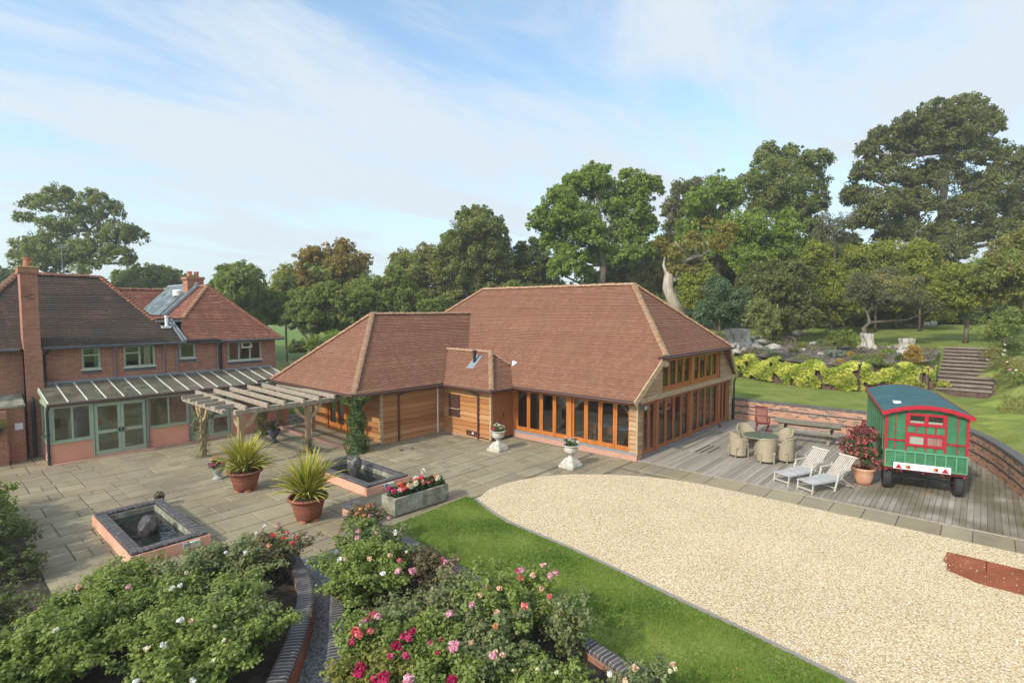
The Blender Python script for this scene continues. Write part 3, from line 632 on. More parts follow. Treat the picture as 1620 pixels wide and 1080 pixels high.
def lenuv(o, Q, cop=False):
    """run the UVs along the line so the bonding follows the curve"""
    cum = [0]
    for a, b in zip(Q, Q[1:]): cum.append(cum[-1]+math.dist(a, b))
    me = o.data; ul = me.uv_layers[0]; k = len(me.vertices)//len(Q); nQ = len(Q)
    acc = [0]
    v0 = [me.vertices[j].co.copy() for j in range(k)]
    for j in range(1, k): acc.append(acc[-1]+(v0[j]-v0[j-1]).length)
    for p in me.polygons:
        idx = [me.loops[li].vertex_index for li in p.loop_indices]
        if len(idx) != 4: continue
        wrap = max(i % k for i in idx) == k-1 and min(i % k for i in idx) == 0
        for li, vi in zip(p.loop_indices, idx):
            j = vi % k; u = cum[vi//k]; vv = (me.vertices[vi].co.z if not cop else (acc[j] if not (wrap and j == 0) else acc[-1]+.1))
            ul.data[li].uv = (vv, u) if cop else (u, vv)
MT['cop'] = bricky('blue_brick_on_edge', (.075, .068, .075), (.048, .044, .05), (.30, .27, .23), .5, .075, .009, .5, .6, c3=(.11, .095, .09), off=0)
MT['edge'] = plain('grey_edging', (.26, .235, .20), .9, bump=.3, scale=20)
def low(P): return P
ribbon('garden_wall', PL_, .26, -.05, .42, 'brick', 'low curved wall with blue brick coping left of the slate path', 'wall', cap='cop', capw=.02, caph=.07)
ribbon('garden_wall', [(-10.2, 2.2)]+PR_, .24, -.05, .42, 'brick', 'low curved brick wall between slate path and pink rose bed', 'wall', cap='cop', capw=.02, caph=.07)
ribbon('garden_wall', LWALL, .24, -.05, .40, 'brick', 'low straight brick wall between pink rose bed and front lawn', 'wall', cap='cop', capw=.02, caph=.07)
m = M(); V = []
t = ribbon('lawn_edging', EDGE, .07, -.05, .045, 'edge', 'thin grey edging strip between the lawn and the gravel', 'edging')
# brick pier at the head of the rose bed
t = thing('brick_pier', 'short square brick pier at the head of the rose bed', 'pier', (-10.06, 2.45, 0), world=True)
m = M(); m.box(-10.28, -9.84, 2.23, 2.67, 0, .52); m.build('brickwork', 'wallbrick', t)
m = M(); m.bbox(-10.31, -9.81, 2.20, 2.70, .52, .60, .015); m.build('coping', 'blue', t)
m = M(); m.box(-10.29, -9.83, 2.22, 2.68, .24, .31); m.build('blue_band', 'blue', t)
# ------------------------------------------------------------------ retaining wall round the deck
RWF = [(10.12, .02), (10.12, -3), (10.12, -6), (10.07, -7.3), (9.85, -8.15), (9.35, -8.8), (8.65, -9.08), (7.65, -9.5), (6.45, -9.86), (5, -10.22), (3, -10.62), (0, -11.07), (-4, -11.5)]
t = ribbon('retaining_wall', RWF, .26, -.05, 1.06, 'wallbrick', 'curved orange brick retaining wall with blue bands round the deck', 'wall', cap='cop', capw=.05, caph=.10)
for z in (.30, .66):
    b = ribbon('x', RWF, .275, z, z+.07, 'blue', 'x', 'x'); c = b.children[0]; mw = c.matrix_world.copy(); c.parent = None; c.matrix_parent_inverse = Matrix(); c.name = 'blue_band'; setpar(c, t); bpy.data.objects.remove(b)
# ------------------------------------------------------------------ wall with openings
def wallrects(x0, x1, z0, z1, ops):
    """rectangles left over round the openings (a0,a1,b0,b1)"""
    xs = sorted({x0, x1, *[o[0] for o in ops], *[o[1] for o in ops]}); out = []
    for a, b in zip(xs, xs[1:]):
        if b <= x0 or a >= x1: continue
        segs = [(z0, z1)]
        for o in ops:
            if o[0] < b-1e-6 and o[1] > a+1e-6:
                ns_ = []
                for s in segs:
                    if o[2] > s[0]: ns_.append((s[0], min(s[1], o[2])))
                    if o[3] < s[1]: ns_.append((max(s[0], o[3]), s[1]))
                segs = [s for s in ns_ if s[1]-s[0] > 1e-4]
        out += [(a, b, s0, s1) for s0, s1 in segs]
    return out
class Face:
    """a vertical wall plane: position along it (s), outwards (d), height (z) -> site"""
    def __init__(s, o, u, n): s.o, s.u, s.n = Vector((o[0], o[1], 0)), Vector((u[0], u[1], 0)), Vector((n[0], n[1], 0))
    def p(s, a, d, z): return s.o+s.u*a+s.n*d+Vector((0, 0, z))
    def box(s, m, a0, a1, d0, d1, z0, z1):
        P = [s.p(a, d, z) for z in (z0, z1) for (a, d) in ((a0, d0), (a1, d0), (a1, d1), (a0, d1))]
        fs = [[0, 3, 2, 1], [4, 5, 6, 7], [0, 1, 5, 4], [1, 2, 6, 5], [2, 3, 7, 6], [3, 0, 4, 7]]
        if s.u.cross(s.n).z < 0: fs = [f[::-1] for f in fs]
        m.add(P, fs); return m
def window(face, a0, a1, z0, z1, par, wood, glass, lights=1, tr=None, fw=.07, depth=.07, set_=.03, name='window', panes=True, sill=None, stile=.05, cas=True):
    """casement: frame part, pane sub-parts; lights = list of fractions or a count; tr = transom heights per light"""
    m = M(); d0, d1 = -set_-depth, -set_
    ls = [i/lights for i in range(lights+1)] if isinstance(lights, int) else lights
    face.box(m, a0, a0+fw, d0, d1, z0, z1); face.box(m, a1-fw, a1, d0, d1, z0, z1)
    face.box(m, a0+fw, a1-fw, d0, d1, z0, z0+fw); face.box(m, a0+fw, a1-fw, d0, d1, z1-fw, z1)
    ia, ib = a0+fw, a1-fw; xs = [ia+(ib-ia)*f for f in ls]
    for x in xs[1:-1]: face.box(m, x-fw/2, x+fw/2, d0, d1+.002, z0+fw, z1-fw)
    cells = []
    for i in range(len(xs)-1):
        l = xs[i]+(fw/2 if i else 0); r = xs[i+1]-(fw/2 if i < len(xs)-2 else 0); t = tr[i] if tr and tr[i] else None
        if t:
            face.box(m, l, r, d0, d1+.004, t-fw*.4, t+fw*.4); cells += [(l, r, z0+fw, t-fw*.4), (l, r, t+fw*.4, z1-fw)]
        else: cells.append((l, r, z0+fw, z1-fw))
    f = m.build(name, wood, par)
    for (l, r, b, t) in cells:
        g = M(); g.add([face.p(l, -set_-depth*.6, b), face.p(r, -set_-depth*.6, b), face.p(r, -set_-depth*.6, t), face.p(l, -set_-depth*.6, t)], [[0, 1, 2, 3]])
        g.build('pane', glass, f, uv=False)
    if sill:
        g = M(); face.box(g, a0-.04, a1+.04, -.05, .06, z0-.09, z0-.003); g.build('sill', sill, f)
    return f
# ================================================================== THE BARN
barn = thing('barn', 'oak framed barn with big clay tiled roof and orange glazed doors', 'barn', (0, 0, 0), world=True)
W, RX, RZ = 9.6, 4.8, 6.64
SL = (RZ-2.22)/(RX+.373)
ml, mr_ = 2.85, 12.41
m = M(); EX = -.373; hx, hz0 = 1.416, 3.749
YL = 17.5
fr = [(EX, -.10, 2.22), (EX, 5.65, 2.22), (EX, YL, 2.22), (RX, mr_, RZ), (RX, ml, RZ), (hx, -.42, hz0)]
m.courses([fr[0], fr[2], fr[3], fr[4], fr[5]])
bk = [(2*RX-x, y, z) for x, y, z in fr]; m.courses([bk[0], bk[2], bk[3], bk[4], bk[5]], .2)
m.courses([(hx, -.42, hz0), (2*RX-hx, -.42, hz0), (RX, ml, RZ)])
m.courses([(EX, YL, 2.22), (2*RX-EX, YL, 2.22), (RX, mr_, RZ)], .2)
roof = m.build('roof', 'tile', barn)
m = M(); m.ridge((RX, ml, RZ+.01), (RX, mr_, RZ+.01), .13, .33); m.build('ridge_tiles', ['ridge', 'mortar'], roof)
m = M(); m.m = 0; m.ridge((hx, -.42, hz0+.03), (RX, ml, RZ+.03), .11, .13, 1); m.build('hip_tiles', ['ridge', 'mortar'], roof)
m = M(); m.ridge((2*RX-hx, -.42, hz0+.03), (RX, ml, RZ+.03), .11, .13, 1); m.build('hip_tiles', ['ridge', 'mortar'], roof)
m = M(); m.ridge((EX, YL, 2.25), (RX, mr_, RZ+.03), .11, .13, 1); m.build('hip_tiles', ['ridge', 'mortar'], roof)
# wing roof
wz, we, wy0, wy1, wx0 = 5.28, 2.2546, 8.5, 15.3, -6.26
vx = (wz-2.22)/SL+EX; m = M()
m.courses([(wx0, wy0, we), (EX, wy0, we), (vx, 11.9, wz), (-3.07, 11.9, wz)], .105)
m.courses([(wx0, wy1, we), (EX, wy1, we), (vx, 11.9, wz), (-3.07, 11.9, wz)], .2)
m.courses([(wx0, wy0, we), (wx0, wy1, we), (-3.07, 11.9, wz)], .105)
wroof = m.build('wing_roof', 'tile', barn)
m = M(); m.ridge((-3.07, 11.9, wz+.01), (vx+.2, 11.9, wz+.01), .12, .33); m.build('ridge_tiles', ['ridge', 'mortar'], wroof)
for yy in (wy0, wy1):
    m = M(); m.ridge((wx0, yy, we+.03), (-3.07, 11.9, wz+.03), .11, .13, 1); m.build('hip_tiles', ['ridge', 'mortar'], wroof)
# small roof in the corner
cx0, cy0, cz = -1.78, 5.58, 2.2; ax, ay, az = -.12, 7.2, 3.6; yb = 10.02
m = M()
m.courses([(cx0, cy0, cz), (cx0, wy0+.1, cz+.0), (ax, yb, az), (ax, ay, az)])
m.courses([(cx0, cy0, cz), (-.36, cy0, cz), (.56, 6.62, 3.02), (ax, ay, az)])
m.courses([(ax, ay, az), (ax, yb, az), (.58, yb+.7, 3.03), (.58, 6.62, 3.03)], .105)
croof = m.build('corner_roof', 'tile', barn)
m = M(); m.ridge((ax, ay-.05, az+.01), (ax, yb+.05, az+.01), .11, .3); m.build('ridge_tiles', ['ridge', 'mortar'], croof)
m = M(); m.ridge((cx0, cy0, cz+.03), (ax, ay, az+.03), .10, .13, 1); m.build('hip_tiles', ['ridge', 'mortar'], croof)
m = M(); m.ridge((.5, 6.58, 3.02), (ax, ay, az+.0), .09, .2, 1); m.build('hip_tiles', ['ridge', 'mortar'], croof)
m = M(); P = lambda x, y: (x, y, 2.22+SL*(x-EX)+.035)
m.add([P(.45, 6.45), P(.72, 6.62), P(.66, 6.28)], [[0, 2, 1]]); m.build('lead_valley', 'white', croof)
# flue on the corner roof
m = M(); P = Vector((-.66, 7.66, 3.14)); m.beam((-.98, 7.66, 2.90), (-.36, 7.66, 3.43), .42, .02, (-.6, 0, .8)); vf = m.build('flue_flashing', 'grey', croof)
m = M(); m.tube([(-.66, 7.66, 3.0), (-.66, 7.66, 3.55)], .075, 12); m.tube([(-.66, 7.66, 3.55), (-.66, 7.66, 3.58)], .10, 12); m.tube([(-.66, 7.66, 3.62), (-.66, 7.66, 3.68)], .10, 12); m.tube([(-.66, 7.66, 3.58), (-.66, 7.66, 3.62)], .06, 8); m.build('flue', 'black', vf)
# --- gutters and pipes
def gutter(pts, mat='brown', par=None, r=.06, name='gutter'):
    m = M(); m.tube(pts, r, 8); return m.build(name, mat, par)
gutter([(EX-.05, -.08, 2.17), (EX-.05, 5.6, 2.17)], 'brown', barn)
gutter([(wx0-.03, wy0-.05, 2.20), (cx0-.05, wy0-.05, 2.16)], 'brown', barn)
gutter([(cx0-.05, wy0-.05, 2.16), (cx0-.05, cy0-.05, 2.15), (EX-.05, cy0-.05, 2.15)], 'brown', barn)
gutter([(wx0-.05, wy0-.05, 2.20), (wx0-.05, wy1, 2.20)], 'brown', barn)
gutter([(hx-.35, -.47, hz0-.07), (2*RX-hx+.15, -.47, hz0-.07)], 'brown', barn)
gutter([(hx-.75, -.47, hz0-.02), (hx+.05, -.47, hz0-.02)], 'brown', barn, .05)
def pipe(x, y, z0, z1, ox, oy, mat='brown', par=None, r=.042):
    m = M(); m.tube([(x+ox, y+oy, z1), (x+ox*.9, y+oy*.9, z1-.08), (x, y, z1-.22), (x, y, z0)], r, 8)
    for z in (z0+.25, (z0+z1)/2): m.tube([(x, y, z), (x, y, z+.05)], r*1.35, 8)
    return m.build('downpipe', mat, par)
pipe(-3.93, 8.83, .02, 2.15, 0, -.36, 'brown', barn)
pipe(-1.50, 6.62, .02, 2.12, -.3, .25, 'brown', barn)
m = M(); m.tube([(-1.80, 8.85, .02), (-1.80, 8.85, 2.2)], .03, 8); m.build('white_pipe', 'white', barn)
# --- front (x=0): glazed doors between y=5.85 and .28
FF = Face((0, 5.95), (0, -1), (-1, 0))                  # a runs towards the right in the picture
m = M(); FF.box(m, 0, 5.98, -.25, .035, -.03, .20); m.build('plinth', 'palebrick', barn)
m = M(); FF.box(m, 0, 5.98, -.25, .055, .20, .275); m.build('lead_sill', 'grey', barn)
m = M(); FF.box(m, .0, .14, -.2, .03, .275, 2.2); FF.box(m, 2.88, 3.09, -.2, .03, .275, 2.2); FF.box(m, 5.67, 5.72, -.2, .03, .275, 2.2)
FF.box(m, 0, 5.95, -.2, .0, 2.06, 2.28); m.build('oak_frame', 'orange', barn)
MT['curve'] = MT['palewood']
def doorset(face, a0, a1, n, z0, z1, par, wood, glass, bot=.17, fw=.085):
    for i in range(n):
        l = a0+(a1-a0)*i/n; r = a0+(a1-a0)*(i+1)/n; m = M(); s = fw; g = .006
        face.box(m, l+g, l+s, -.11, -.04, z0, z1); face.box(m, r-s, r-g, -.11, -.04, z0, z1)
        face.box(m, l+s, r-s, -.11, -.04, z0, z0+bot); face.box(m, l+s, r-s, -.11, -.04, z1-s, z1)
        d = m.build('glazed_door', wood, par); g_ = M()
        g_.add([face.p(l+s, -.08, z0+bot), face.p(r-s, -.08, z0+bot), face.p(r-s, -.08, z1-s), face.p(l+s, -.08, z1-s)], [[0, 1, 2, 3]]); g_.build('pane', glass, d, uv=False)
doorset(FF, .14, 2.88, 4, .28, 2.06, barn, 'orange', 'barnglass'); doorset(FF, 3.09, 5.67, 4, .28, 2.06, barn, 'orange', 'barnglass')
m = M()
for a, s in ((.2, 1), (2.82, -1), (3.15, 1), (5.62, -1)): m.beam(FF.p(a, -.15, 1.62), FF.p(a+s*.42, -.15, 2.04), .09, .09)
m.build('curved_brace', 'palewood', barn)
# corner boarding
m = M(); m.boards((-.005, .28), (0, -1), .30, .27, 2.2, (-1, 0), .17, seed=3); m.boards((.0, -.005), (1, 0), .32, .05, 2.1, (0, -1), .17, seed=4)
m.box(.01, .29, .01, .27, .2, 2.2); m.build('corner_boarding', 'paleboard', barn)
m = M(); m.beam((-.035, -.035, .2), (-.035, -.035, 2.15), .06, .06); m.build('corner_post', 'palewood', barn)
# --- gable side (y=0)
GF = Face((0, 0), (1, 0), (0, -1))
m = M(); GF.box(m, .3, 9.6, -.3, -.02, -.03, .07); m.build('gable_sill', 'grey', barn)
m = M()
for a0, a1 in ((.32, .48), (1.50, 1.72), (4.62, 4.92), (7.86, 8.12), (9.08, 9.2)): GF.box(m, a0, a1, -.2, .02, .07, 2.02)
GF.box(m, .32, 9.2, -.2, .0, 2.02, 2.12); m.build('gable_frame', 'redwood', barn)
for a0, a1, n in ((.48, 1.50, 2), (1.72, 4.62, 4), (4.92, 7.86, 4), (8.12, 9.08, 2)): doorset(GF, a0, a1, n, .08, 2.02, barn, 'redwood', 'barnglass', .16, .08)
m = M(); m.bbox(-.02, 10.0, -.16, .02, 2.10, 2.30, .01); m.build('tie_beam', 'palewood', barn)
m = M(); GF.box(m, 1.86, 2.0, -.2, .02, 2.3, 3.62); GF.box(m, 4.70, 5.0, -.2, .02, 2.3, 3.62); GF.box(m, 7.78, 7.92, -.2, .02, 2.3, 3.62); GF.box(m, 2.0, 7.78, -.2, .01, 3.52, 3.64); GF.box(m, 2.0, 7.78, -.2, .03, 2.3, 2.38); m.build('gable_window_frame', 'orange', barn)
for a0, a1 in ((2.0, 4.70), (5.0, 7.78)): doorset(GF, a0, a1, 4, 2.38, 3.52, barn, 'orange', 'barnglass', .09, .075)
lf = lambda z: max(.0, (z-2.22)/SL+EX+.12); rf = lambda z: min(9.9, 2*RX-lf(z))
m = M(); m.boards((0, -.01), (1, 0), 1.86, 2.3, 3.75, (0, -1), .17, slope=(lf, lambda z: 1.86), seed=5); m.build('gable_boarding', 'paleboard', barn); m = M(); m.boards((0, -.01), (1, 0), 9.9, 2.3, 3.75, (0, -1), .17, slope=(lambda z: 7.92, rf), seed=6); m.build('gable_boarding', 'paleboard', barn)
m = M(); m.boards((9.2, -.005), (1, 0), .42, .05, 2.1, (0, -1), .17, seed=7); m.boards((9.62, 0), (0, 1), 12, .05, 2.2, (1, 0), .17, seed=8); m.build('end_boarding', 'paleboard', barn)
for s in (0, 1):
    X = lambda x: x if s == 0 else 2*RX-x
    m = M(); m.beam((X(EX-.02), -.13, 2.13), (X(hx-.02), -.40, hz0-.08), .06, .2, (0, 0, 1)); m.build('barge_board', 'palewood', barn)
m = M(); m.tube([(9.78, -.08, .0), (9.78, -.08, 1.9), (9.9, -.1, 2.05)], .045, 8); m.build('downpipe', 'black', barn)
# wall core: back, left side, inner faces
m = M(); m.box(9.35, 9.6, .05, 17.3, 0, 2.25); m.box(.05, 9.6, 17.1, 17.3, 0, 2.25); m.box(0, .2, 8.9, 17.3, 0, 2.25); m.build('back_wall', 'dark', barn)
m = M(); m.box(.1, 9.4, .1, 17.2, .0, .06); m.build('floor', 'floorin', barn)
# --- wing walls
m = M(); m.boards((-4.79, 8.9), (1, 0), 3.4, .04, 2.35, (0, -1), .215, seed=11); m.quad((-4.79, 8.93, 0), (-1.4, 8.93, 0), (-1.4, 8.93, 2.4), (-4.79, 8.93, 2.4)); m.build('wing_boarding', 'board', barn)
m = M(); m.bbox(-4.83, -4.70, 8.84, 8.97, .03, 2.3, .008); m.build('wing_corner_post', 'palewood', barn)
m = M(); m.boards((-1.41, 8.9), (0, -1), 2.95, .04, 2.3, (-1, 0), .215, seed=12); m.quad((-1.38, 8.9, 0), (-1.38, 5.95, 0), (-1.38, 5.95, 2.3), (-1.38, 8.9, 2.3)); m.build('corner_block_boarding', 'board', barn)
m = M(); m.bbox(-1.46, -1.36, 5.90, 6.0, .03, 2.2, .008); m.build('corner_block_post', 'palewood', barn)
m = M(); m.box(-1.46, -1.36, 5.98, 8.8, -.03, .06); m.box(-4.8, -1.4, 8.87, 8.93, -.03, .04); m.build('brick_footing', 'palebrick', barn)
# side door of the corner block: vertical planks, faces right
m = M(); x = -1.34
while x < -.02: m.bbox(x+.004, min(x+.11, -.01)-.004, 5.915, 5.96, .06, 2.12, .006); x += .112
pd = m.build('plank_door', 'redwood', barn)
m = M(); m.tube([(-.72, 5.90, .95), (-.72, 5.86, .95), (-.72, 5.86, 1.12), (-.72, 5.90, 1.12)], .018, 8); m.tube([(-.72, 5.9, 1.02), (-.72, 5.88, 1.02)], .035, 10); m.build('handle', 'black', pd)
# shutter on the corner block
FB = Face((-1.44, 8.9), (0, -1), (-1, 0))
m = M()
for z0, z1 in ((.78, 1.12), (1.15, 1.74)):
    FB.box(m, .42, 1.12, -.02, .045, z0, z1)
    k = z0+.03
    while k < z1-.03: FB.box(m, .45, 1.09, .045, .055, k, k+.03); k += .055
sh = m.build('louvred_vent', 'brown', barn)
m = M(); FB.box(m, .40, 1.14, -.02, .07, 1.12, 1.15); m.build('vent_rail', 'palewood', sh)
m = M(); FB.box(m, 1.55, 2.15, .02, .05, .16, .30); m.m = 0; m.tube([FB.p(1.6, .06, .3), FB.p(1.6, .06, .12), FB.p(2.9, .06, .10)], .022, 6); m.build('waste_pipe', 'brown', barn)
m = M(); m.lathe([(.05, 0), (.055, .03), (.03, .07)], 12, tuple(FB.p(2.0, .08, .19))); m.build('vent_cap', 'white', barn)
# porch: end wall with doors, posts
PF = Face((-4.79, 15.2), (0, -1), (-1, 0))
ops = [(2.1, 5.2, .0, 2.0)]
m = M()
for a, b, z0, z1 in wallrects(0, 6.3, .03, 2.3, ops): m.boards((-4.79, 15.2-a), (0, -1), b-a, z0, z1, (-1, 0), .215, seed=int(a*7+z0*3)); PF.box(m, a, b, -.1, -.01, z0, z1)
m.build('porch_boarding', 'board', barn)
m = M(); PF.box(m, 2.1, 2.24, -.15, .03, .1, 2.0); PF.box(m, 3.62, 3.82, -.15, .03, .1, 2.0); PF.box(m, 5.06, 5.2, -.15, .03, .1, 2.0); PF.box(m, 2.24, 5.06, -.15, .02, 1.88, 2.0); m.build('porch_door_frame', 'orange', barn)
doorset(PF, 2.24, 3.62, 2, .1, 1.88, barn, 'orange', 'barnglass', .3, .11); doorset(PF, 3.82, 5.06, 2, .1, 1.88, barn, 'orange', 'barnglass', .3, .11)
m = M(); m.bbox(-6.02, -4.75, 8.9, 15.25, -.03, .10, .01); m.build('porch_floor', 'flag', barn)
m = M(); m.bbox(-6.13, -6.02, 8.88, 15.25, -.03, .105, .008); m.build('porch_step', 'palebrick', barn)
for y in (8.62, 12.0, 15.05):
    m = M(); m.bbox(-6.14, -5.98, y-.08, y+.08, .28, 2.2, .012); o = m.build('porch_post', 'oakpost', barn)
    m = M(); m.bbox(-6.16, -5.96, y-.10, y+.10, 0.0, .28, .015); m.build('stone_pad', 'stone', o)
m = M(); m.bbox(-6.14, -5.98, 8.5, 15.2, 2.2, 2.36, .01); m.bbox(-6.1, -4.8, 8.55, 8.7, 2.2, 2.36, .01); m.build('porch_beam', 'oakpost', barn)
m = M()
for y, s in ((12.0, 1), (12.0, -1), (15.05, -1)): m.beam((-6.06, y+s*.06, 1.65), (-6.06, y+s*.58, 2.2), .1, .1)
m.build('porch_brace', 'oakpost', barn)
# lamps
t = thing('floodlight', 'black floodlight under the corner of the barn gable', 'lamp', (-.12, -.28, 2.0), world=True)
m = M(); m.bbox(-.22, -.02, -.42, -.24, 1.93, 2.09, .02); m.build('housing', 'black', t); m = M(); m.box(-.20, -.04, -.44, -.421, 1.95, 2.07); m.build('lens', 'grey', t)
m = M(); m.tube([(-.12, -.25, 2.05), (-.05, -.05, 2.15)], .02, 6); m.build('bracket', 'black', t)
t = thing('globe_lamp', 'round white globe lamp at the top of the barn gable window', 'lamp', (1.88, -.12, 3.38), world=True)
m = M(); m.lathe([(.02, -.13), (.09, -.1), (.125, -.03), (.125, .03), (.09, .1), (.02, .13)], 14, (1.93, -.14, 3.40)); m.build('globe', plain('opal_glass', (.62, .52, .42), .3), t, smooth=True)
m = M(); m.bbox(1.87, 1.99, -.06, -.01, 3.33, 3.47, .01); m.build('back_plate', 'white', t)
# furniture glimpsed inside the barn
t = thing('dining_table', 'table with pale blue cloth inside the glazed barn doors', 'table', (1.6, 1.6, .06), world=True)
m = M(); m.bbox(1.0, 2.3, .8, 2.6, .78, .82, .01); m.build('tabletop', plain('blue_cloth', (.12, .26, .42), .8), t)
for x in (1.1, 2.2):
    for y in (.9, 2.5): m = M(); m.beam((x, y, .06), (x, y, .78), .07, .07); m.build('leg', 'oakpost', t)
def inchair(x, y, rz, label):
    t = thing('dining_chair', label, 'chair', (x, y, .06), rz, 'chairs inside the barn')
    m = M(); m.bbox(-.21, .21, -.21, .21, .42, .46, .01); m.build('seat', 'redwood', t)
    m = M(); m.bbox(-.21, .21, .18, .21, .62, .95, .01); m.bbox(-.2, -.16, .18, .21, .46, .62, .005); m.bbox(.16, .2, .18, .21, .46, .62, .005); m.build('backrest', 'redwood', t)
    for a in (-.19, .19):
        for b in (-.19, .19): m = M(); m.beam((a, b, 0), (a, b, .42), .04, .04); m.build('leg', 'redwood', t)
    return t
c0 = inchair(.62, 1.3, R(90), 'dark chair before the blue table, nearer the barn corner')
dup(c0, (.62, 2.2, .06), R(90), 'dark chair before the blue table, farther from the barn corner')
# ================================================================== THE BRICK HOUSE
house = thing('brick_house', 'old red brick house with dark weathered tiles and green windows', 'house', (-12, 17.6, 0), world=True)
HY = 17.6; HF = Face((-22, HY), (1, 0), (0, -1)); hx_ = lambda x: x+22
wins = [(-12.76, -12.15, 3.09, 3.98), (-11.37, -10.24, 3.07, 3.98), (-9.30, -8.65, 3.30, 3.98), (-7.27, -5.68, 3.03, 3.98)]
ops = [(hx_(a), hx_(b), c, d) for a, b, c, d in wins]
m = M()
for a, b, z0, z1 in wallrects(0, 17, -.05, 4.12, ops): HF.box(m, a, b, -.22, 0, z0, z1)
m.box(-5.22, -5.0, HY+.22, 27, -.05, 4.12); m.box(-22, -5.22, 26.8, 27, -.05, 4.12)
m.build('wall', 'brick', house)
m = M(); m.box(-22, -5.25, HY+3.2, HY+3.3, 0, 4.1); m.box(-22, -5.25, HY+.25, HY+3.2, 2.55, 2.62); m.box(-22, -5.25, HY+.25, HY+3.2, 4.05, 4.1)
for x in (-13.2, -11.8, -9.8, -8.1): m.box(x, x+.08, HY+.25, HY+3.2, 2.6, 4.05)
m.build('room_wall', 'roomgreen', house)
W0 = window(HF, *ops[0], house, 'sage', 'glass', 1, [3.66], .075, sill=None)
W1 = window(HF, *ops[1], house, 'sage', 'glass', [0, .5, 1], [3.66, None], .075)
W2 = window(HF, *ops[2], house, 'sage', 'glass', 1, None, .075)
W3 = window(HF, *ops[3], house, 'sage', 'glass', [0, .31, .67, 1], [None, 3.64, None], .075)
for wf, (a, b, z0, z1) in zip((W0, W1, W2, W3), ops):
    m = M(); HF.box(m, a-.03, b+.03, -.1, .05, z0-.03, z0+.012); m.build('sill', 'cream', wf); m = M(); HF.box(m, a-.02, b+.02, -.02, .015, z0-.17, z0-.03); m.build('lead_apron', 'gutter', wf)
m = M(); P = lambda a, z, d=.07: HF.p(a, d, z)
a0, a1 = ops[3][0]+.62, ops[3][0]+1.05            # open top light
m.beam(P(a0, 3.9, .0), P(a0, 3.67, .16), .05, .05); m.beam(P(a1, 3.9, .0), P(a1, 3.67, .16), .05, .05); m.beam(P(a0, 3.67, .16), P(a1, 3.67, .16), .05, .05); m.beam(P(a0, 3.9, .0), P(a1, 3.9, .0), .05, .05); m.build('open_light', 'cream', W3)
m = M()
for a, b in ((hx_(-10.6), hx_(-10.36)), (hx_(-12.32), hx_(-12.2))):
    V = []; 
    for i in range(9): V += [HF.p(a+(b-a)*i/8, -.22-.03*(i % 2), 3.1), HF.p(a+(b-a)*i/8, -.22-.03*(i % 2), 3.95)]
    m.add(V, [[2*i, 2*i+2, 2*i+3, 2*i+1] for i in range(8)])
m.build('curtain', 'cream', house)
# roofs
ev, hz1, hy0 = 4.02, 6.91, HY-.25; hm = .944; hp = lambda x, z: (x, hy0+(z-ev)/hm, z)
m = M()
m.courses([(-22, hy0, ev), (-9.25, hy0, ev), hp(-9.44, 4.55), hp(-10.02, 5.0), hp(-11.5, 6.91), hp(-14.2, 6.95), (-17.2, hy0, ev)][:6]+[hp(-17.0, ev+.01)], .105, .026)
m.courses([hp(-11.5, 6.91), hp(-10.02, 5.0), (-10.0, 22.6, 5.0), (-11.5, 20.41+.1, 6.91)], .105, .026)
m.courses([hp(-14.2, 6.95), (-11.5, 20.41, 6.91), (-10.0, 24, 4.0), (-16, 24, 4.0)], .2)
m.courses([(-22, hy0-.02, ev), (-16.5, hy0-.02, ev), (-16.5, 20.0, 6.4), (-22, 20.0, 6.4)], .105, .026)
m.courses([hp(-14.2, 6.95), hp(-17.0, ev), (-17.2, 24, 4.0), (-14.3, 20.6, 6.95)], .105)
old = m.build('roof', 'oldtile', house)
m = M(); m.ridge(hp(-14.25, 6.97), hp(-11.45, 6.93), .13, .38); m.build('ridge_tiles', ['redtile', 'ridge'], old)
m = M(); m.ridge(hp(-10.0, 5.0), hp(-11.5, 6.95), .11, .15, 1); m.build('hip_tiles', ['redtile', 'ridge'], old)
m = M(); m.ridge(hp(-16.6, 4.35), hp(-14.2, 6.97), .12, .2, 1); m.build('hip_tiles', ['redtile', 'mortar'], old)
# right-hand roof: hipped end towards the courtyard, ridge running back
A_ = (-7.21, 20.16, 6.68); LFT = hp(-8.88, 5.09); RC = (-4.75, hy0, ev); 
m = M()
m.courses([(-9.15, hy0, ev), RC, A_, LFT, hp(-9.1, 4.6)], .105, .026)
m.courses([A_, LFT, (-8.88, 26.5, 5.0), (-7.21, 26.5, 6.68)], .105, .026)
m.courses([A_, RC, (-4.75, 27.2, ev), (-7.21, 26.5, 6.68)], .105, .026)
red = m.build('roof', 'redtile', house)
m = M(); m.ridge(RC, A_, .11, .14, 1); m.build('hip_tiles', ['redtile', 'ridge'], red)
m = M(); m.ridge(LFT, A_, .10, .2, 1); m.ridge(A_, (-7.21, 26.5, 6.68), .11, .34); m.build('ridge_tiles', ['ridge', 'ridge'], red)
m = M(); m.box(-10.02, -8.86, 18.28, 18.8, 4.93, 5.0); m.add([hp(-9.5, 4.95), hp(-9.3, 4.95), (-9.05, hy0-.02, ev+.04), (-9.25, hy0-.02, ev+.04)], [[0, 1, 2, 3]]); m.build('lead_gutter', 'grey', red)
m = M()
for dx in (-.06, .08): m.beam(hp(-9.42+dx, 5.06), (-9.17+dx, hy0-.05, ev+.10), .05, .05)
m.build('valley_rail', 'grey', red)
m = M(); q = Vector(hp(-9.62, 4.72)); m.tube([q, q+Vector((0, 0, .42))], .07, 10); m.tube([q+Vector((0, 0, .42)), q+Vector((0, 0, .5))], .09, 10); m.box(q.x-.22, q.x+.14, q.y-.14, q.y+.1, q.z-.06, q.z+.04); m.build('roof_vent', 'white', red)
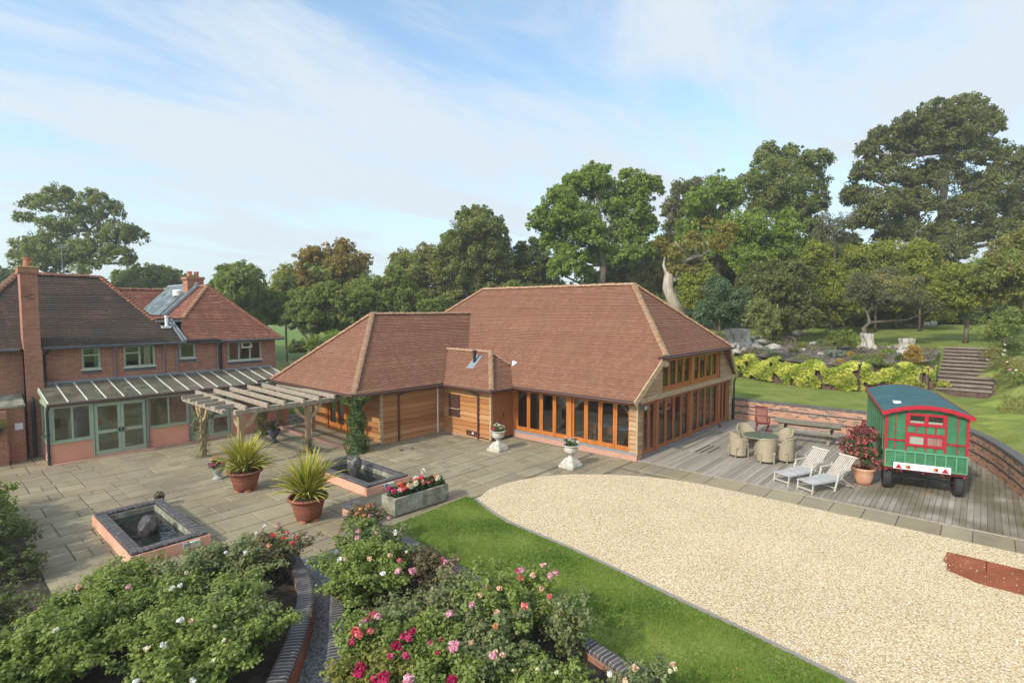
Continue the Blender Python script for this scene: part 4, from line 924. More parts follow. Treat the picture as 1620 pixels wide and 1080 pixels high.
# back range: low far ridge
m = M(); m.courses([(-13, 24.2, 4.6), (-6.6, 24.2, 4.6), (-6.6, 27, 6.62), (-13, 27, 6.62)], .105, .026); m.courses([(-13, 29.8, 4.6), (-6.6, 29.8, 4.6), (-6.6, 27, 6.62), (-13, 27, 6.62)], .2)
bkr = m.build('roof', 'redtile', house); m = M(); m.ridge((-13, 27, 6.63), (-6.6, 27, 6.63), .13, .38); m.build('ridge_tiles', ['redtile', 'ridge'], bkr)
m = M(); m.box(-12.9, -6.7, 24.5, 29.5, 3.9, 4.7); m.build('back_wall', 'brick', house)
# front chimney
m = M(); cxa, cxb, cya, cyb = -14.50, -14.02, 17.15, 17.75
m.prism([(cxa, cya), (cxb, cya), (cxb, cyb), (cxa, cyb)], 2.0, 6.82); m.prism([(cxa-.0, cya-.06), (cxb+.02, cya-.06), (cxb+.02, cyb), (cxa, cyb)], -.05, 4.0)
m.prism([(cxa-.05, cya-.05), (cxb+.05, cya-.05), (cxb+.05, cyb+.05), (cxa-.05, cyb+.05)], 6.82, 7.02); ch = m.build('chimney', 'brick', house)
m = M(); m.bbox(cxa-.07, cxb+.07, cya-.07, cyb+.07, 7.02, 7.07, .015); m.build('chimney_cap', plain('lichen_cap', (.36, .30, .10), .9), ch)
m = M(); m.lathe([(.12, 0), (.105, .2), (.10, .26), (.13, .28), (.13, .34), (.09, .34)], 14, ((cxa+cxb)/2, 17.4, 7.06)); m.build('chimney_pot', 'terra', ch)
m = M()
for a, z in ((.12, 6.02), (.0, 5.94), (.13, 5.86)): m.box(cxa+.06+a, cxa+.24+a, cya-.008, cya+.02, z, z+.03)
m.build('vent_slot', 'black', ch)
# back chimney
m = M(); bx, by = -7.35, 21.6; m.box(bx-.38, bx+.38, by-.35, by+.35, 6.0, 7.02); m.box(bx-.43, bx+.43, by-.4, by+.4, 7.02, 7.16); ch = m.build('chimney', 'brick', house)
for dx in (-.16, .16): m = M(); m.lathe([(.12, 0), (.105, .22), (.125, .24), (.125, .3), (.09, .3)], 12, (bx+dx, by, 7.14)); m.build('chimney_pot', 'terra', ch)
# gutters, pipes
m = M(); m.tube([(-22, hy0-.07, ev-.02), (-14.6, hy0-.07, ev-.02)], .055, 8); m.tube([(-13.95, hy0-.07, ev+.0), (-9.0, hy0-.07, ev+.0), (-4.7, hy0-.07, ev+.0)], .055, 8)
for i in range(13): m.box(-13.6+i*.74, -13.57+i*.74, hy0-.13, hy0-.1, ev-.08, ev+.12)
m.build('gutter', 'gutter', house)
m = M(); m.tube([(-9.1, hy0-.09, ev+.06), (-7.9, hy0-.09, ev+.07), (-7.62, hy0-.05, ev+.02), (-7.62, HY-.09, ev-.25), (-7.62, HY-.09, 2.7)], .065, 8); m.build('drain_pipe', 'black', house)
for x in (-11.69, -9.94, -9.41, -7.74): pipe(x, HY-.06, 2.66, ev-.05, 0, -.2, 'dpipe', house, .04)
pipe(-13.88, HY-.06, 2.62, ev-.05, .1, -.2, 'black', house, .04)
# lower projecting brick wall on the left with stone weathering and small plaque
m = M(); m.box(-22, -14.62, 16.75, 17.58, -.05, 2.05); m.box(-22, -15.12, 16.45, 16.75, -.05, 1.9); m.build('lower_wall', 'brick', house)
m = M(); m.add([(-22, 16.72, 2.05), (-14.60, 16.72, 2.05), (-14.60, 17.58, 2.36), (-22, 17.58, 2.36)], [[0, 1, 2, 3]]); m.box(-22, -14.58, 16.68, 16.74, 1.98, 2.06); m.build('stone_weathering', 'lime', house)
m = M(); m.box(-14.90, -14.68, 16.735, 16.748, 1.16, 1.40); m.build('white_plaque', 'white', house)
m = M(); m.tube([(-14.35, 17.0, .02), (-14.35, 17.0, 2.1), (-14.35, 17.3, 2.4)], .06, 8); m.build('drain_pipe', 'black', house)
# television aerial
t = thing('television_aerial', 'thin grey television aerial above the old dark roof', 'aerial', (-12.5, 20.5, 6.9), world=True)
q = D(100, 437, 27.5); q2 = D(97, 388, 27.5); m = M(); m.tube([q-Vector((0, 0, .5)), q2], .014, 6); m.build('mast', 'grey', t)
m = M(); b = q2
for i in range(9): o_ = Vector((.66, -.75, 0))*((i-4)*.055); m.tube([b+o_+Vector((0, 0, -.16)), b+o_+Vector((0, 0, .02))], .006, 4)
m.tube([b-Vector((.66, -.75, 0))*.24, b+Vector((.66, -.75, 0))*.24], .008, 5); m.tube([b-Vector((.66, -.75, 0))*.24-Vector((0, 0, .14)), b+Vector((.66, -.75, 0))*.24-Vector((0, 0, .14))], .008, 5); m.build('grid', 'grey', t)
# solar tube panels on the left slope of the right-hand roof
pn = Vector((A_[0]-LFT[0], 0, 0)); sx, sz = (A_[0]-(-8.88)), (6.68-5.0)
def sol(y0, y1, lift, label, t0=.06, t1=.98):
    t = thing('solar_panel', label, 'solar panel', (-8, y0, 6), world=True, group='solar panels on the house roof')
    nrm = Vector((-sz, 0, sx)).normalized(); S = lambda f, y, h: Vector((-8.88+sx*f, y, 5.0+sz*f))+nrm*h
    m = M(); k = int((y1-y0)/.085)
    for i in range(k): y = y0+(y1-y0)*(i+.5)/k; m.tube([S(t0, y, lift), S(t1, y, lift)], .032, 8)
    m.build('glass_tubes', noisy('evacuated_tube', [(.05, .065, .07), (.12, .15, .155), (.26, .30, .29)], scale=3, rough=.4, bump=0, spec=.3), t)
    m = M(); m.beam(S(t1, y0, lift), S(t1, y1, lift), .14, .14, nrm); m.build('header', 'grey', t)
    m = M()
    for y in (y0, y1): m.beam(S(t0, y, lift-.05), S(t1, y, lift-.05), .06, .09, nrm)
    for y in (y0+.1, y1-.1): m.beam(S(t0+.02, y, 0), S(t0+.02, y, lift), .04, .04)
    m.build('frame', 'grey', t)
sol(20.95, 21.4, .16, 'narrow bank of grey solar tubes nearer the hip on red roof'); sol(21.9, 25.6, .14, 'wide bank of grey solar tubes farther back on red roof')
m = M(); m.lathe([(.25, 0), (.25, .22), (.28, .24), (.2, .3), (.02, .33)], 16, (-7.85, 22.3, 6.2)); tag(m.build('roof_cowl', 'white'), 'round white cowl beside the solar tubes on the house roof', 'cowl')
# ================================================================== CONSERVATORY
cons = thing('conservatory', 'sage green lean-to conservatory with glass roof and pink dwarf walls', 'conservatory', (-10, 15.3, 0), world=True)
CY = 15.3; CF = Face((-14.15, CY), (1, 0), (0, -1)); cx_ = lambda x: x+14.15; CZ = 2.14
m = M()
for a, b, z1 in ((-14.15, -12.95, .72), (-11.16, -9.74, .78), (-8.05, -5.5, .9)): CF.box(m, cx_(a), cx_(b), -.15, 0, .02, z1); m.build('dwarf_wall', 'pink', cons); m = M()
m.box(-14.15, -14.0, 17.05, 17.58, .02, .70); m.build('dwarf_wall', 'pink', cons); m = M(); m.box(-14.15, -14.0, 15.45, 16.35, .02, .70); m.build('dwarf_wall', 'pink', cons); m = M(); CF.box(m, cx_(-12.95), cx_(-11.16), -.2, .01, -.03, .05); CF.box(m, cx_(-9.74), cx_(-8.05), -.2, .01, -.03, .05); m.build('door_sill', 'pink', cons)
m = M(); CF.box(m, 0, cx_(-5.5), -.16, -.02, 2.03, 2.16); CF.box(m, 0, .09, -.14, .0, .7, 2.03)
for x in (-12.95, -11.22, -9.76, -8.1, -7.0): CF.box(m, cx_(x), cx_(x)+.07, -.14, -.004, .04 if x in (-12.95, -11.22, -9.76, -8.1) else .9, 2.03)
CF.box(m, 0, cx_(-12.95), -.17, .05, .72, .77); CF.box(m, cx_(-11.16), cx_(-9.74), -.17, .05, .78, .83); CF.box(m, cx_(-8.05), cx_(-5.5), -.17, .05, .9, .95)
m.box(-14.16, -14.02, 15.45, 17.58, 2.02, 2.14); m.box(-14.18, -14.0, 15.45, 17.6, .70, .75); m.add([(-14.12, CY, 2.14), (-14.12, 17.58, 2.14), (-14.12, 17.58, 2.60)], [[0, 1, 2]]); m.build('frame', 'sage', cons)
window(CF, .09, cx_(-12.95), .77, 2.03, cons, 'sage', 'glass', 2, None, .06, set_=.02)
window(CF, cx_(-11.15), cx_(-9.76), .83, 2.03, cons, 'sage', 'glass', 2, None, .05, set_=.02)
window(CF, cx_(-8.03), cx_(-7.0), .95, 2.03, cons, 'sage', 'glass', 1, None, .06, set_=.02); window(CF, cx_(-6.93), cx_(-5.5), .95, 2.03, cons, 'sage', 'glass', 2, None, .06, set_=.02)
CS = Face((-14.15, 17.58), (0, -1), (-1, 0))
window(CS, .03, .56, .75, 2.02, cons, 'sage', 'glass', 1, None, .06); window(CS, .56, 1.3, .06, 2.02, cons, 'sage', 'glass', 1, [.9], .06, name='side_door'); window(CS, 1.3, 2.2, .75, 2.02, cons, 'sage', 'glass', 2, None, .06)
def cdoor(xa, xb):
    for i in range(2):
        a = cx_(xa)+(xb-xa)*i/2; b = a+(xb-xa)/2; m = M(); s = .1
        CF.box(m, a+.004, a+s, -.1, -.03, .05, 2.0); CF.box(m, b-s, b-.004, -.1, -.03, .05, 2.0)
        for z0, z1 in ((.05, .22), (.86, .98), (1.88, 2.0)): CF.box(m, a+s, b-s, -.1, -.03, z0, z1)
        d = m.build('door', 'sage', cons)
        for z0, z1 in ((.22, .86), (.98, 1.88)):
            g = M(); g.add([CF.p(a+s, -.07, z0), CF.p(b-s, -.07, z0), CF.p(b-s, -.07, z1), CF.p(a+s, -.07, z1)], [[0, 1, 2, 3]]); g.build('pane', 'glass', d, uv=False)
        h = M(); e = b-.05 if i == 0 else a+.05; CF.box(h, e-.025, e+.025, -.03, -.012, .84, 1.02); h.tube([CF.p(e, .0, .94), CF.p(e+(-.11 if i == 0 else .11), .02, .94)], .012, 6); h.build('handle', 'black', d)
cdoor(-12.86, -11.24); cdoor(-9.67, -8.12)
m = M(); m.bbox(-14.1, -5.5, CY-.24, CY-.02, -.03, .03, .005); m.build('step', 'palebrick', cons)
# glass roof
rt = 2.64; m = M(); xs = [-14.17+i*.553 for i in range(17)]; rb = 2.19; ry0 = CY-.18
for a, b in zip(xs, xs[1:]):
    y0 = ry0 if b < -6.7 else ry0+.4; z0 = rb+(y0-ry0)*(rt-rb)/(HY-ry0)
    p = M(); p.add([(a, y0, z0), (b, y0, z0), (b, HY, rt), (a, HY, rt)], [[0, 1, 2, 3]]); p.build('roof_pane', 'roofglass', cons, uv=False)
for x in xs:
    y0 = ry0 if x < -6.7 else ry0+.4; z0 = rb+(y0-ry0)*(rt-rb)/(HY-ry0)
    m.beam((x, y0, z0+.008), (x, HY, rt+.008), .034, .035)
m.build('glazing_bars', 'cream', cons)
m = M()
for x in xs[::1]: m.beam((x, CY, 2.12), (x, HY, rt-.08), .05, .10)
m.build('rafters', 'sage', cons)
m = M(); m.box(-14.25, -5.2, HY-.09, HY+.0, rt-.01, rt+.07); m.build('lead_flashing', 'grey', cons)
m = M(); m.tube([(-14.22, ry0-.05, rb-.06), (-6.85, ry0-.05, rb-.06)], .055, 8); m.tube([(-6.85, ry0+.35, rb+.02), (-5.3, ry0+.35, rb+.02)], .055, 8); m.build('gutter', 'brown', cons)
pipe(-14.2, CY-.06, .02, rb-.1, .02, -.15, 'black', cons, .045); pipe(-11.19, CY-.06, .02, rb-.1, 0, -.15, 'dpipe', cons, .04); pipe(-9.73, CY-.06, .02, rb-.1, 0, -.15, 'dpipe', cons, .04)
m = M(); m.box(-14.0, -5.3, CY, HY, .0, .03); m.build('floor', 'floorin', cons)
m = M(); m.box(-13.95, -9.9, HY-.05, HY-.02, .05, 2.5); m.build('inner_wall', 'roomyellow', cons); m = M(); m.box(-9.9, -5.4, HY-.05, HY-.02, .05, 2.5); m.build('inner_wall', 'pink', cons)
m = M(); m.box(-12.6, -12.0, HY-.08, HY-.05, .05, 2.0); m.box(-11.0, -10.7, HY-.08, HY-.05, .05, 2.0); m.build('inner_door', 'sage', cons)
t = thing('wing_armchair', 'dark grey domed armchair seen through the left conservatory window', 'chair', (-13.2, 16.1, .03), world=True)
m = M(); m.lathe([(.36, 0), (.38, .4), (.40, 1.0), (.36, 1.4), (.24, 1.68), (.05, 1.78)], 18, (-13.12, 16.25, .03)); m.build('shell', plain('charcoal_cover', (.05, .055, .065), .7), t, smooth=True)
m = M(); m.bbox(-13.35, -12.9, 15.82, 16.1, .4, .52, .03); m.build('seat', plain('grey_cushion', (.2, .2, .2), .9), t)
m = M(); m.lathe([(.05, 0), (.13, .06), (.16, .16), (.15, .2), (.02, .17)], 14, (-12.55, 16.6, .95)); bowl = tag(m.build('bowl', plain('orange_glaze', (.62, .13, .03), .3)), 'orange bowl on a stand inside the conservatory doors', 'bowl')
m = M(); m.lathe([(.16, 0), (.03, .03), (.03, .88), (.14, .92)], 12, (-12.55, 16.6, .03)); tag(m.build('pedestal', 'sage'), 'slim stand holding the orange bowl inside the conservatory', 'stand')
# ================================================================== PERGOLA
pg = thing('pergola', 'silvered oak pergola standing between conservatory and barn porch', 'pergola', (-8, 12, 0), world=True)
posts = [(-9.82, 9.92), (-7.35, 9.92), (-10.18, 12.43), (-7.2, 14.3)]
for (x, y) in posts: m = M(); m.bbox(x-.085, x+.085, y-.085, y+.085, 0, 1.92, .015); m.build('post', 'oakpost', pg)
m = M(); m.bbox(-10.0, -5.75, 9.83, 10.01, 1.86, 2.04, .012); m.build('beam', 'oakgrey', pg)
m = M(); m.bbox(-9.75, -5.8, 14.3, 14.46, 1.88, 2.04, .012); m.build('beam', 'oakgrey', pg)
m = M(); m.bbox(-10.26, -10.1, 10.3, 14.3, 1.88, 2.03, .012); m.build('beam', 'oakgrey', pg)
for x in (-9.62, -8.92, -8.28, -7.55, -6.92, -6.27, -5.6):
    m = M(); j = random.uniform(-.03, .03); m.beam((x-.12+j, 9.55+random.uniform(-.05, .05), 2.11), (x+.05, 14.88, 2.11), .075, .16); m.build('rafter', 'oakgrey', pg)
for y in (13.85, 13.02, 12.25, 11.48, 10.6): m = M(); m.beam((-10.42, y-.04, 2.09), (-9.52, y+.03, 2.09), .075, .13); m.build('short_rafter', 'oakgrey', pg)
for (x, y, dx, dy) in ((-9.82, 9.92, 1, 0), (-7.35, 9.92, 1, 0), (-7.35, 9.92, -1, 0), (-9.82, 9.92, -.01, 1), (-10.18, 12.43, 0, 1), (-10.18, 12.43, 0, -1), (-7.2, 14.3, 1, 0)):
    m = M(); p0 = Vector((x+dx*.06, y+dy*.06, 1.35)); p2 = Vector((x+dx*.55, y+dy*.55, 1.88)); p1 = (p0+p2)/2+Vector((dx*.05, dy*.05, -.05))
    m.beam(p0, p1, .09, .1); m.beam(p1, p2, .09, .1); m.build('brace', MT['palewood'], pg)
# ================================================================== PONDS
def watermat():
    m, nt, b = newmat('dark_pond_water'); b.inputs['Base Color'].default_value = (.012, .016, .014, 1); b.inputs['Roughness'].default_value = .04; b.inputs['Specular IOR Level'].default_value = .6
    t = N(nt, 'ShaderNodeTexCoord'); n = N(nt, 'ShaderNodeTexNoise', i_Scale=6.0, i_Detail=3.0); L(nt, t.outputs['Object'], n.inputs['Vector'])
    bp = N(nt, 'ShaderNodeBump', i_Strength=.35, i_Distance=.03); L(nt, n.outputs[0], bp.inputs['Height']); L(nt, bp.outputs[0], b.inputs['Normal']); return m
MT['water'] = watermat()
MT['rope'] = bricky('blue_rope_coping', (.08, .072, .082), (.05, .046, .054), (.16, .145, .13), .11, .6, .012, .45, .9, off=0, dist=.03)
def pond(x0, x1, y0, y1, label):
    t = thing('garden_pond', label, 'pond', ((x0+x1)/2, (y0+y1)/2, 0), world=True); c = .225; h = .30
    m = M(); m.box(x0, x1, y0, y0+.12, -.03, .24); m.box(x0, x1, y1-.12, y1, -.03, .24); m.box(x0, x0+.12, y0+.12, y1-.12, -.03, .24); m.box(x1-.12, x1, y0+.12, y1-.12, -.03, .24); m.build('wall', 'pinkpond', t)
    a0, a1, b0, b1 = x0+.035, x1-.035, y0+.035, y1-.035
    def bull(p0, p1, n):      # bull-nosed coping brick row, each brick its own rounded block in the mesh
        m = M(); p0, p1 = Vector(p0), Vector(p1); n = Vector(n); d = p1-p0; k = round(d.length/.112); d = d/k
        for i in range(k):
            a = p0+d*(i+.06); b = p0+d*(i+.94); V = []; j = random.uniform(-.004, .004)
            for q in (a, b):
                for f, z in ((0, .235), (0, .285), (.10, .31+j), (.9, .31+j), (1, .285), (1, .235)): V.append(q+n*(c*f)+Vector((0, 0, z)))
            m.add(V, [[i_, i_+1, i_+7, i_+6] for i_ in range(5)]+[[0, 1, 2, 3, 4, 5][::-1], [6, 7, 8, 9, 10, 11]])
        m.add([p0+Vector((0, 0, .24)), p1+Vector((0, 0, .24)) if 0 else p0+d*k+Vector((0, 0, .24)), p0+d*k+n*c+Vector((0, 0, .24)), p0+n*c+Vector((0, 0, .24))], [[0, 1, 2, 3]])
        return m.build('coping', 'blue', t)
    bull((a0, b0, 0), (a1, b0, 0), (0, 1, 0)); bull((a0, b1, 0), (a1, b1, 0), (0, -1, 0)); bull((a0, b0+c, 0), (a0, b1-c, 0), (1, 0, 0)); bull((a1, b0+c, 0), (a1, b1-c, 0), (-1, 0, 0))
    i0, i1, j0, j1 = a0+c, a1-c, b0+c, b1-c
    m = M(); m.box(i0, i1, j0-.02, j0+.03, -.03, .238); m.box(i0, i1, j1-.03, j1+.02, -.03, .238); m.box(i0-.02, i0+.03, j0+.03, j1-.03, -.03, .238); m.box(i1-.03, i1+.02, j0+.03, j1-.03, -.03, .238); m.build('lining', 'lime', t)
    m = M(); m.quad((i0, j0, .10), (i1, j0, .10), (i1, j1, .10), (i0, j1, .10)); m.build('water', 'water', t); return t
pond(-14.42, -12.84, 4.13, 7.60, 'square pink walled pond with blue coping in the left courtyard')
pond(-8.60, -7.02, 4.13, 7.60, 'pink walled pond with blue coping nearer the barn')
def rock(name, label, c, r, seed, mat, cat='stone', group=None, sub=3, amp=.25, flat=None, parent=None):
    rnd = np.random.default_rng(seed); import bmesh
    bm = bmesh.new(); bmesh.ops.create_icosphere(bm, subdivisions=sub, radius=1); ph = rnd.uniform(0, 9, (5, 3)); fr_ = rnd.uniform(1.2, 3.4, (5, 3))
    pl = [(Vector(rnd.normal(size=3)).normalized(), rnd.uniform(.62, .9)) for _ in range(7)]
    for v in bm.verts:
        p = v.co.copy(); d = 1+amp*sum(math.sin(p.x*fr_[i][0]+ph[i][0])*math.sin(p.y*fr_[i][1]+ph[i][1])*math.sin(p.z*fr_[i][2]+ph[i][2]) for i in range(5))
        p *= d
        for n, h in pl:
            e = p.dot(n)-h
            if e > 0: p -= n*e
        v.co = Vector((p.x*r[0], p.y*r[1], p.z*r[2]))
    me = bpy.data.meshes.new(name); bm.to_mesh(me); bm.free(); me.materials.append(MT[mat]); o = bpy.data.objects.new(name, me); COL.objects.link(o); o.location = c
    if label: tag(o, label, cat, group)
    if parent: setpar(o, parent)
    return o
rock('fountain_boulder', 'rounded dark boulder standing in the left courtyard pond', (-13.68, 5.68, .26), (.24, .23, .30), 3, 'darkstone', amp=.06)
rock('fountain_rock', 'tall pointed dark rock in the pond nearer the barn', (-7.82, 6.0, .27), (.24, .30, .36), 8, 'darkstone', amp=.3)
m = M(); m.bbox(-13.42, -13.32, 4.05, 4.125, .08, .22, .006); tag(m.build('pump_box', 'grey'), 'small dark grey box on the side of the left pond', 'box')
m = M(); m.bbox(-13.28, -13.08, 4.05, 4.125, .07, .22, .008); tag(m.build('junction_box', plain('pale_box', (.52, .52, .40))), 'pale cream box on the side of the left pond', 'box')
m = M(); m.bbox(-8.02, -7.9, 4.05, 4.125, .08, .24, .006); tag(m.build('pump_box', 'grey'), 'small dark grey box on the side of the barn pond', 'box')
m = M(); m.bbox(-7.88, -7.66, 4.05, 4.125, .08, .24, .008); tag(m.build('junction_box', plain('pale_box2', (.50, .52, .42))), 'pale cream box on the side of the barn pond', 'box')
# ================================================================== POTS AND PLANTERS
MT['phorm'] = leafmat('striped_sword_leaf', [(.10, .16, .03), (.17, .22, .04), (.30, .30, .05), (.50, .42, .06), (.62, .36, .05)], .2, .5)
MT['weave'] = bricky('basket_weave_terracotta', (.36, .13, .075), (.30, .105, .06), (.17, .06, .035), .07, .05, .010, .85, .9, off=.5, dist=.02)
def phormium(x, y, label, seed, s=1.0):
    rnd = random.Random(seed); t = thing('potted_sword_plant', label, 'potted plant', (x, y, 0), rnd.uniform(0, 6), 'variegated sword plants in basket pots')
    m = M(); m.lathe([(.30, .06), (.31, .10), (.325, .12), (.37, .32), (.425, .52), (.43, .55), (.50, .57), (.515, .60), (.50, .635), (.45, .64), (.44, .60), (.43, .56)], 40); pot = m.build('pot', 'weave', t, smooth=True)
    m = M()
    for k in range(5): a = k*2*math.pi/5; m.lathe([(.10, 0), (.11, .06), (.09, .07)], 10, (.22*math.cos(a), .22*math.sin(a), 0))
    m.build('foot', 'terra', pot)
    m = M(); m.lathe([(.44, .0), (.44, .02)], 28, (0, 0, .56)); m.build('soil', 'soil', t)
    V = []; F = []; T = []
    for i in range(250):
        a = rnd.uniform(0, 2*math.pi); el = rnd.choice([rnd.uniform(.0, .55), rnd.uniform(.2, .8), rnd.uniform(.5, 1.25)]); ln = rnd.uniform(.85, 1.45)*(1.0-.18*el)*s; wd = rnd.uniform(.022, .042)
        d = Vector((math.cos(a), math.sin(a), 0)); p = d*rnd.uniform(0, .13)+Vector((0, 0, .57)); side = Vector((-d.y, d.x, 0)); o = len(V); k = 7; th = math.pi/2-el*.75; bend = rnd.uniform(.02, .10)+el*.10; c = rnd.random(); droop = rnd.random() < .06
        tw = rnd.uniform(-.6, .6)
        for j in range(k+1):
            f = j/k; wj = wd*(1-f**2.5)*(.55+.45*min(1, f*4))+.002; nn = (d*math.sin(th)*-1+Vector((0, 0, math.cos(th))))
            sd = (side*math.cos(tw)+nn*math.sin(tw)).normalized()
            V += [p-sd*wj, p+nn*wj*.25, p+sd*wj]; e = .25 if f > .85 else 0; T += [.62+.3*c+e*.3, .12+.25*c+e, .55+.35*c+e*.3]
            p = p+(d*math.cos(th)+Vector((0, 0, math.sin(th))))*(ln/k); th -= bend*(1+(3.5 if droop and f > .45 else 0))
        for j in range(k):
            q = o+3*j; F += [[q, q+1, q+4, q+3], [q+1, q+2, q+5, q+4]]
    m = M(); m.add(V, F); o = m.build('leaves', 'phorm', t, uv=False); settint(o, np.clip(T, 0, 1)); return t
phormium(-10.71, 7.42, 'striped sword plant in basket pot between pergola post and small red flowers', 1)
phormium(-10.58, 3.82, 'striped sword plant in basket pot beside the stone trough, nearer the camera', 5)
# ---- blossom helper: one mesh of small petals clustered in heads
for nme, cols in (('magenta', [(.42, .02, .10), (.58, .05, .16), (.68, .14, .25)]), ('scarlet', [(.50, .025, .02), (.65, .06, .04), (.72, .16, .10)]), ('rosepink', [(.62, .22, .30), (.74, .38, .45), (.80, .55, .58)]), ('creamy', [(.62, .55, .30), (.74, .68, .45), (.80, .76, .62)]), ('whitefl', [(.72, .68, .62), (.8, .78, .72), (.82, .8, .78)]), ('orangefl', [(.60, .18, .05), (.70, .30, .12), (.75, .45, .25)]), ('crimson', [(.30, .01, .05), (.42, .015, .08), (.55, .05, .14)]), ('peach', [(.70, .38, .22), (.78, .52, .34), (.8, .62, .48)]), ('coral', [(.58, .08, .09), (.68, .16, .15), (.74, .28, .24)])):
    MT[nme] = leafmat(nme+'_petals', cols, .25, .7)
MT['leafy'] = leafmat('fresh_leaf', [(.045, .085, .018), (.075, .13, .028), (.12, .175, .04)], .3)
MT['leafdark'] = leafmat('dark_leaf', [(.028, .055, .018), (.05, .09, .025), (.08, .125, .035)], .3)
def cluster(name, cs, r, n, size, mat, par, flat=.7, up=.5, rng=None):
    rng = rng or RNG; P = []; O = []
    for c in cs:
        q = rng.normal(size=(n, 3)); q /= np.linalg.norm(q, axis=1)[:, None]; q *= (rng.uniform(.3, 1, n)**.4)[:, None]; O.append(q); P.append(np.array(c)+q*np.array((r, r, r*flat)))
    P = np.concatenate(P); return leaves(name, P, size, mat, RNG.uniform(0, 1, len(P)), par, up, np.concatenate(O), .8, .1, rng)
def urn_profile(s): return [(.30*s, 0), (.30*s, .10*s), (.24*s, .14*s), (.16*s, .26*s), (.10*s, .32*s), (.09*s, .40*s), (.15*s, .44*s), (.16*s, .47*s), (.12*s, .50*s)]
def urn(x, y, label, seed, fl):
    rng = np.random.default_rng(seed); t = thing('flower_urn', label, 'urn', (x, y, 0), random.uniform(-.1, .1), 'stone urns of flowers before the barn doors')
    m = M(); b = .31
    def sq(r0, r1, z0, z1): m.add([(-r0, -r0, z0), (r0, -r0, z0), (r0, r0, z0), (-r0, r0, z0), (-r1, -r1, z1), (r1, -r1, z1), (r1, r1, z1), (-r1, r1, z1)], [[0, 3, 2, 1], [4, 5, 6, 7], [0, 1, 5, 4], [1, 2, 6, 5], [2, 3, 7, 6], [3, 0, 4, 7]])
    sq(.31, .31, 0, .09); sq(.27, .25, .09, .16); sq(.25, .15, .16, .30); sq(.15, .13, .30, .33); m.build('pedestal', 'stone', t)
    m = M(); m.lathe([(.11, .33), (.085, .37), (.08, .41), (.13, .45), (.135, .47), (.17, .49), (.235, .55), (.255, .66), (.25, .72), (.29, .745), (.305, .765), (.29, .79), (.245, .785), (.22, .74)], 32, flute=.018, fl_n=16); m.build('bowl', 'stone', t)
    m = M(); m.lathe([(.23, .74), (.23, .755)], 20); m.build('soil', 'soil', t)
    P, T, O = crown_points([((0, 0, .86), (.24, .24, .15), 1)], 9000, .3, rng); leaves('foliage', P[:2200], .05, 'leafy', T[:2200], t, .4, O[:2200], rng=rng)
    for i, (mt, dx, dy, dz) in enumerate(fl): cluster('flower_head', [(dx, dy, .90+dz)], .075, 60, .035, mt, t, rng=rng)
    return t
urn(-2.24, 4.78, 'stone urn of cream and pink flowers beside the plank door', 21, [('magenta', -.2, .12, -.03), ('magenta', -.22, .0, -.06), ('creamy', 0, -.05, .08), ('creamy', .1, -.15, .05), ('creamy', -.05, -.18, .02), ('creamy', .15, .05, .06), ('creamy', -.1, .05, .09), ('whitefl', .05, .1, .1), ('creamy', .2, -.1, 0)])
urn(-2.16, 1.38, 'stone urn of peach and white flowers beside the gravel edge', 22, [('rosepink', -.2, .12, -.02), ('coral', .05, .02, .11), ('coral', .17, -.05, .05), ('whitefl', -.08, -.16, .05), ('creamy', 0, -.05, .1), ('creamy', -.15, -.05, .08), ('creamy', .12, -.18, 0), ('rosepink', -.03, .15, .1), ('whitefl', .05, -.2, .0)])
# small galvanised vase with magenta flowers
rng = np.random.default_rng(4)
t = thing('flower_pot', 'small grey footed pot of magenta flowers on the paving', 'flower pot', (-10.84, 9.22, 0))
m = M(); m.lathe([(.17, 0), (.17, .04), (.10, .09), (.09, .13), (.15, .22), (.20, .36), (.22, .40), (.19, .40), (.15, .30)], 20); m.build('pot', noisy('galvanised', [(.2, .21, .19), (.33, .34, .31), (.42, .42, .38)], scale=6, rough=.6), t, smooth=True)
P, T, O = crown_points([((0, 0, .47), (.24, .24, .16), 1)], 8000, .3, rng); leaves('foliage', P[:1100], .05, 'leafdark', T[:1100], t, .3, O[:1100], rng=rng)
for i in range(13):
    a = i*2.4; r_ = .21*math.sqrt((i+.5)/13); cluster('flower_head', [(r_*math.cos(a), r_*math.sin(a), .58-.35*r_+random.uniform(-.02, .03))], .062, 45, .035, 'magenta', t, rng=rng)
for dx, dz in ((.0, .75), (-.1, .72), (-.16, .66)): cluster('flower_head', [(dx*.7, -dx*.7, dz)], .05, 30, .03, 'coral', t, rng=rng)
# dark urn under the pergola
t = thing('flower_pot', 'dark urn with trailing brown foliage under the pergola', 'flower pot', (-7.45, 12.6, 0))
m = M(); m.lathe([(.16, 0), (.16, .05), (.08, .12), (.09, .2), (.2, .36), (.26, .5), (.28, .54), (.22, .53)], 20); m.build('pot', plain('dark_pot', (.07, .075, .085), .6), t, smooth=True)
MT['brownleaf'] = leafmat('brown_leaf', [(.06, .05, .03), (.11, .09, .05), (.17, .15, .09)], .2)
P, T, O = crown_points([((0, 0, .66), (.38, .38, .24), 1)], 9000, .3, rng); leaves('foliage', P[:2600], .07, 'brownleaf', T[:2600], t, .2, O[:2600], rng=rng)
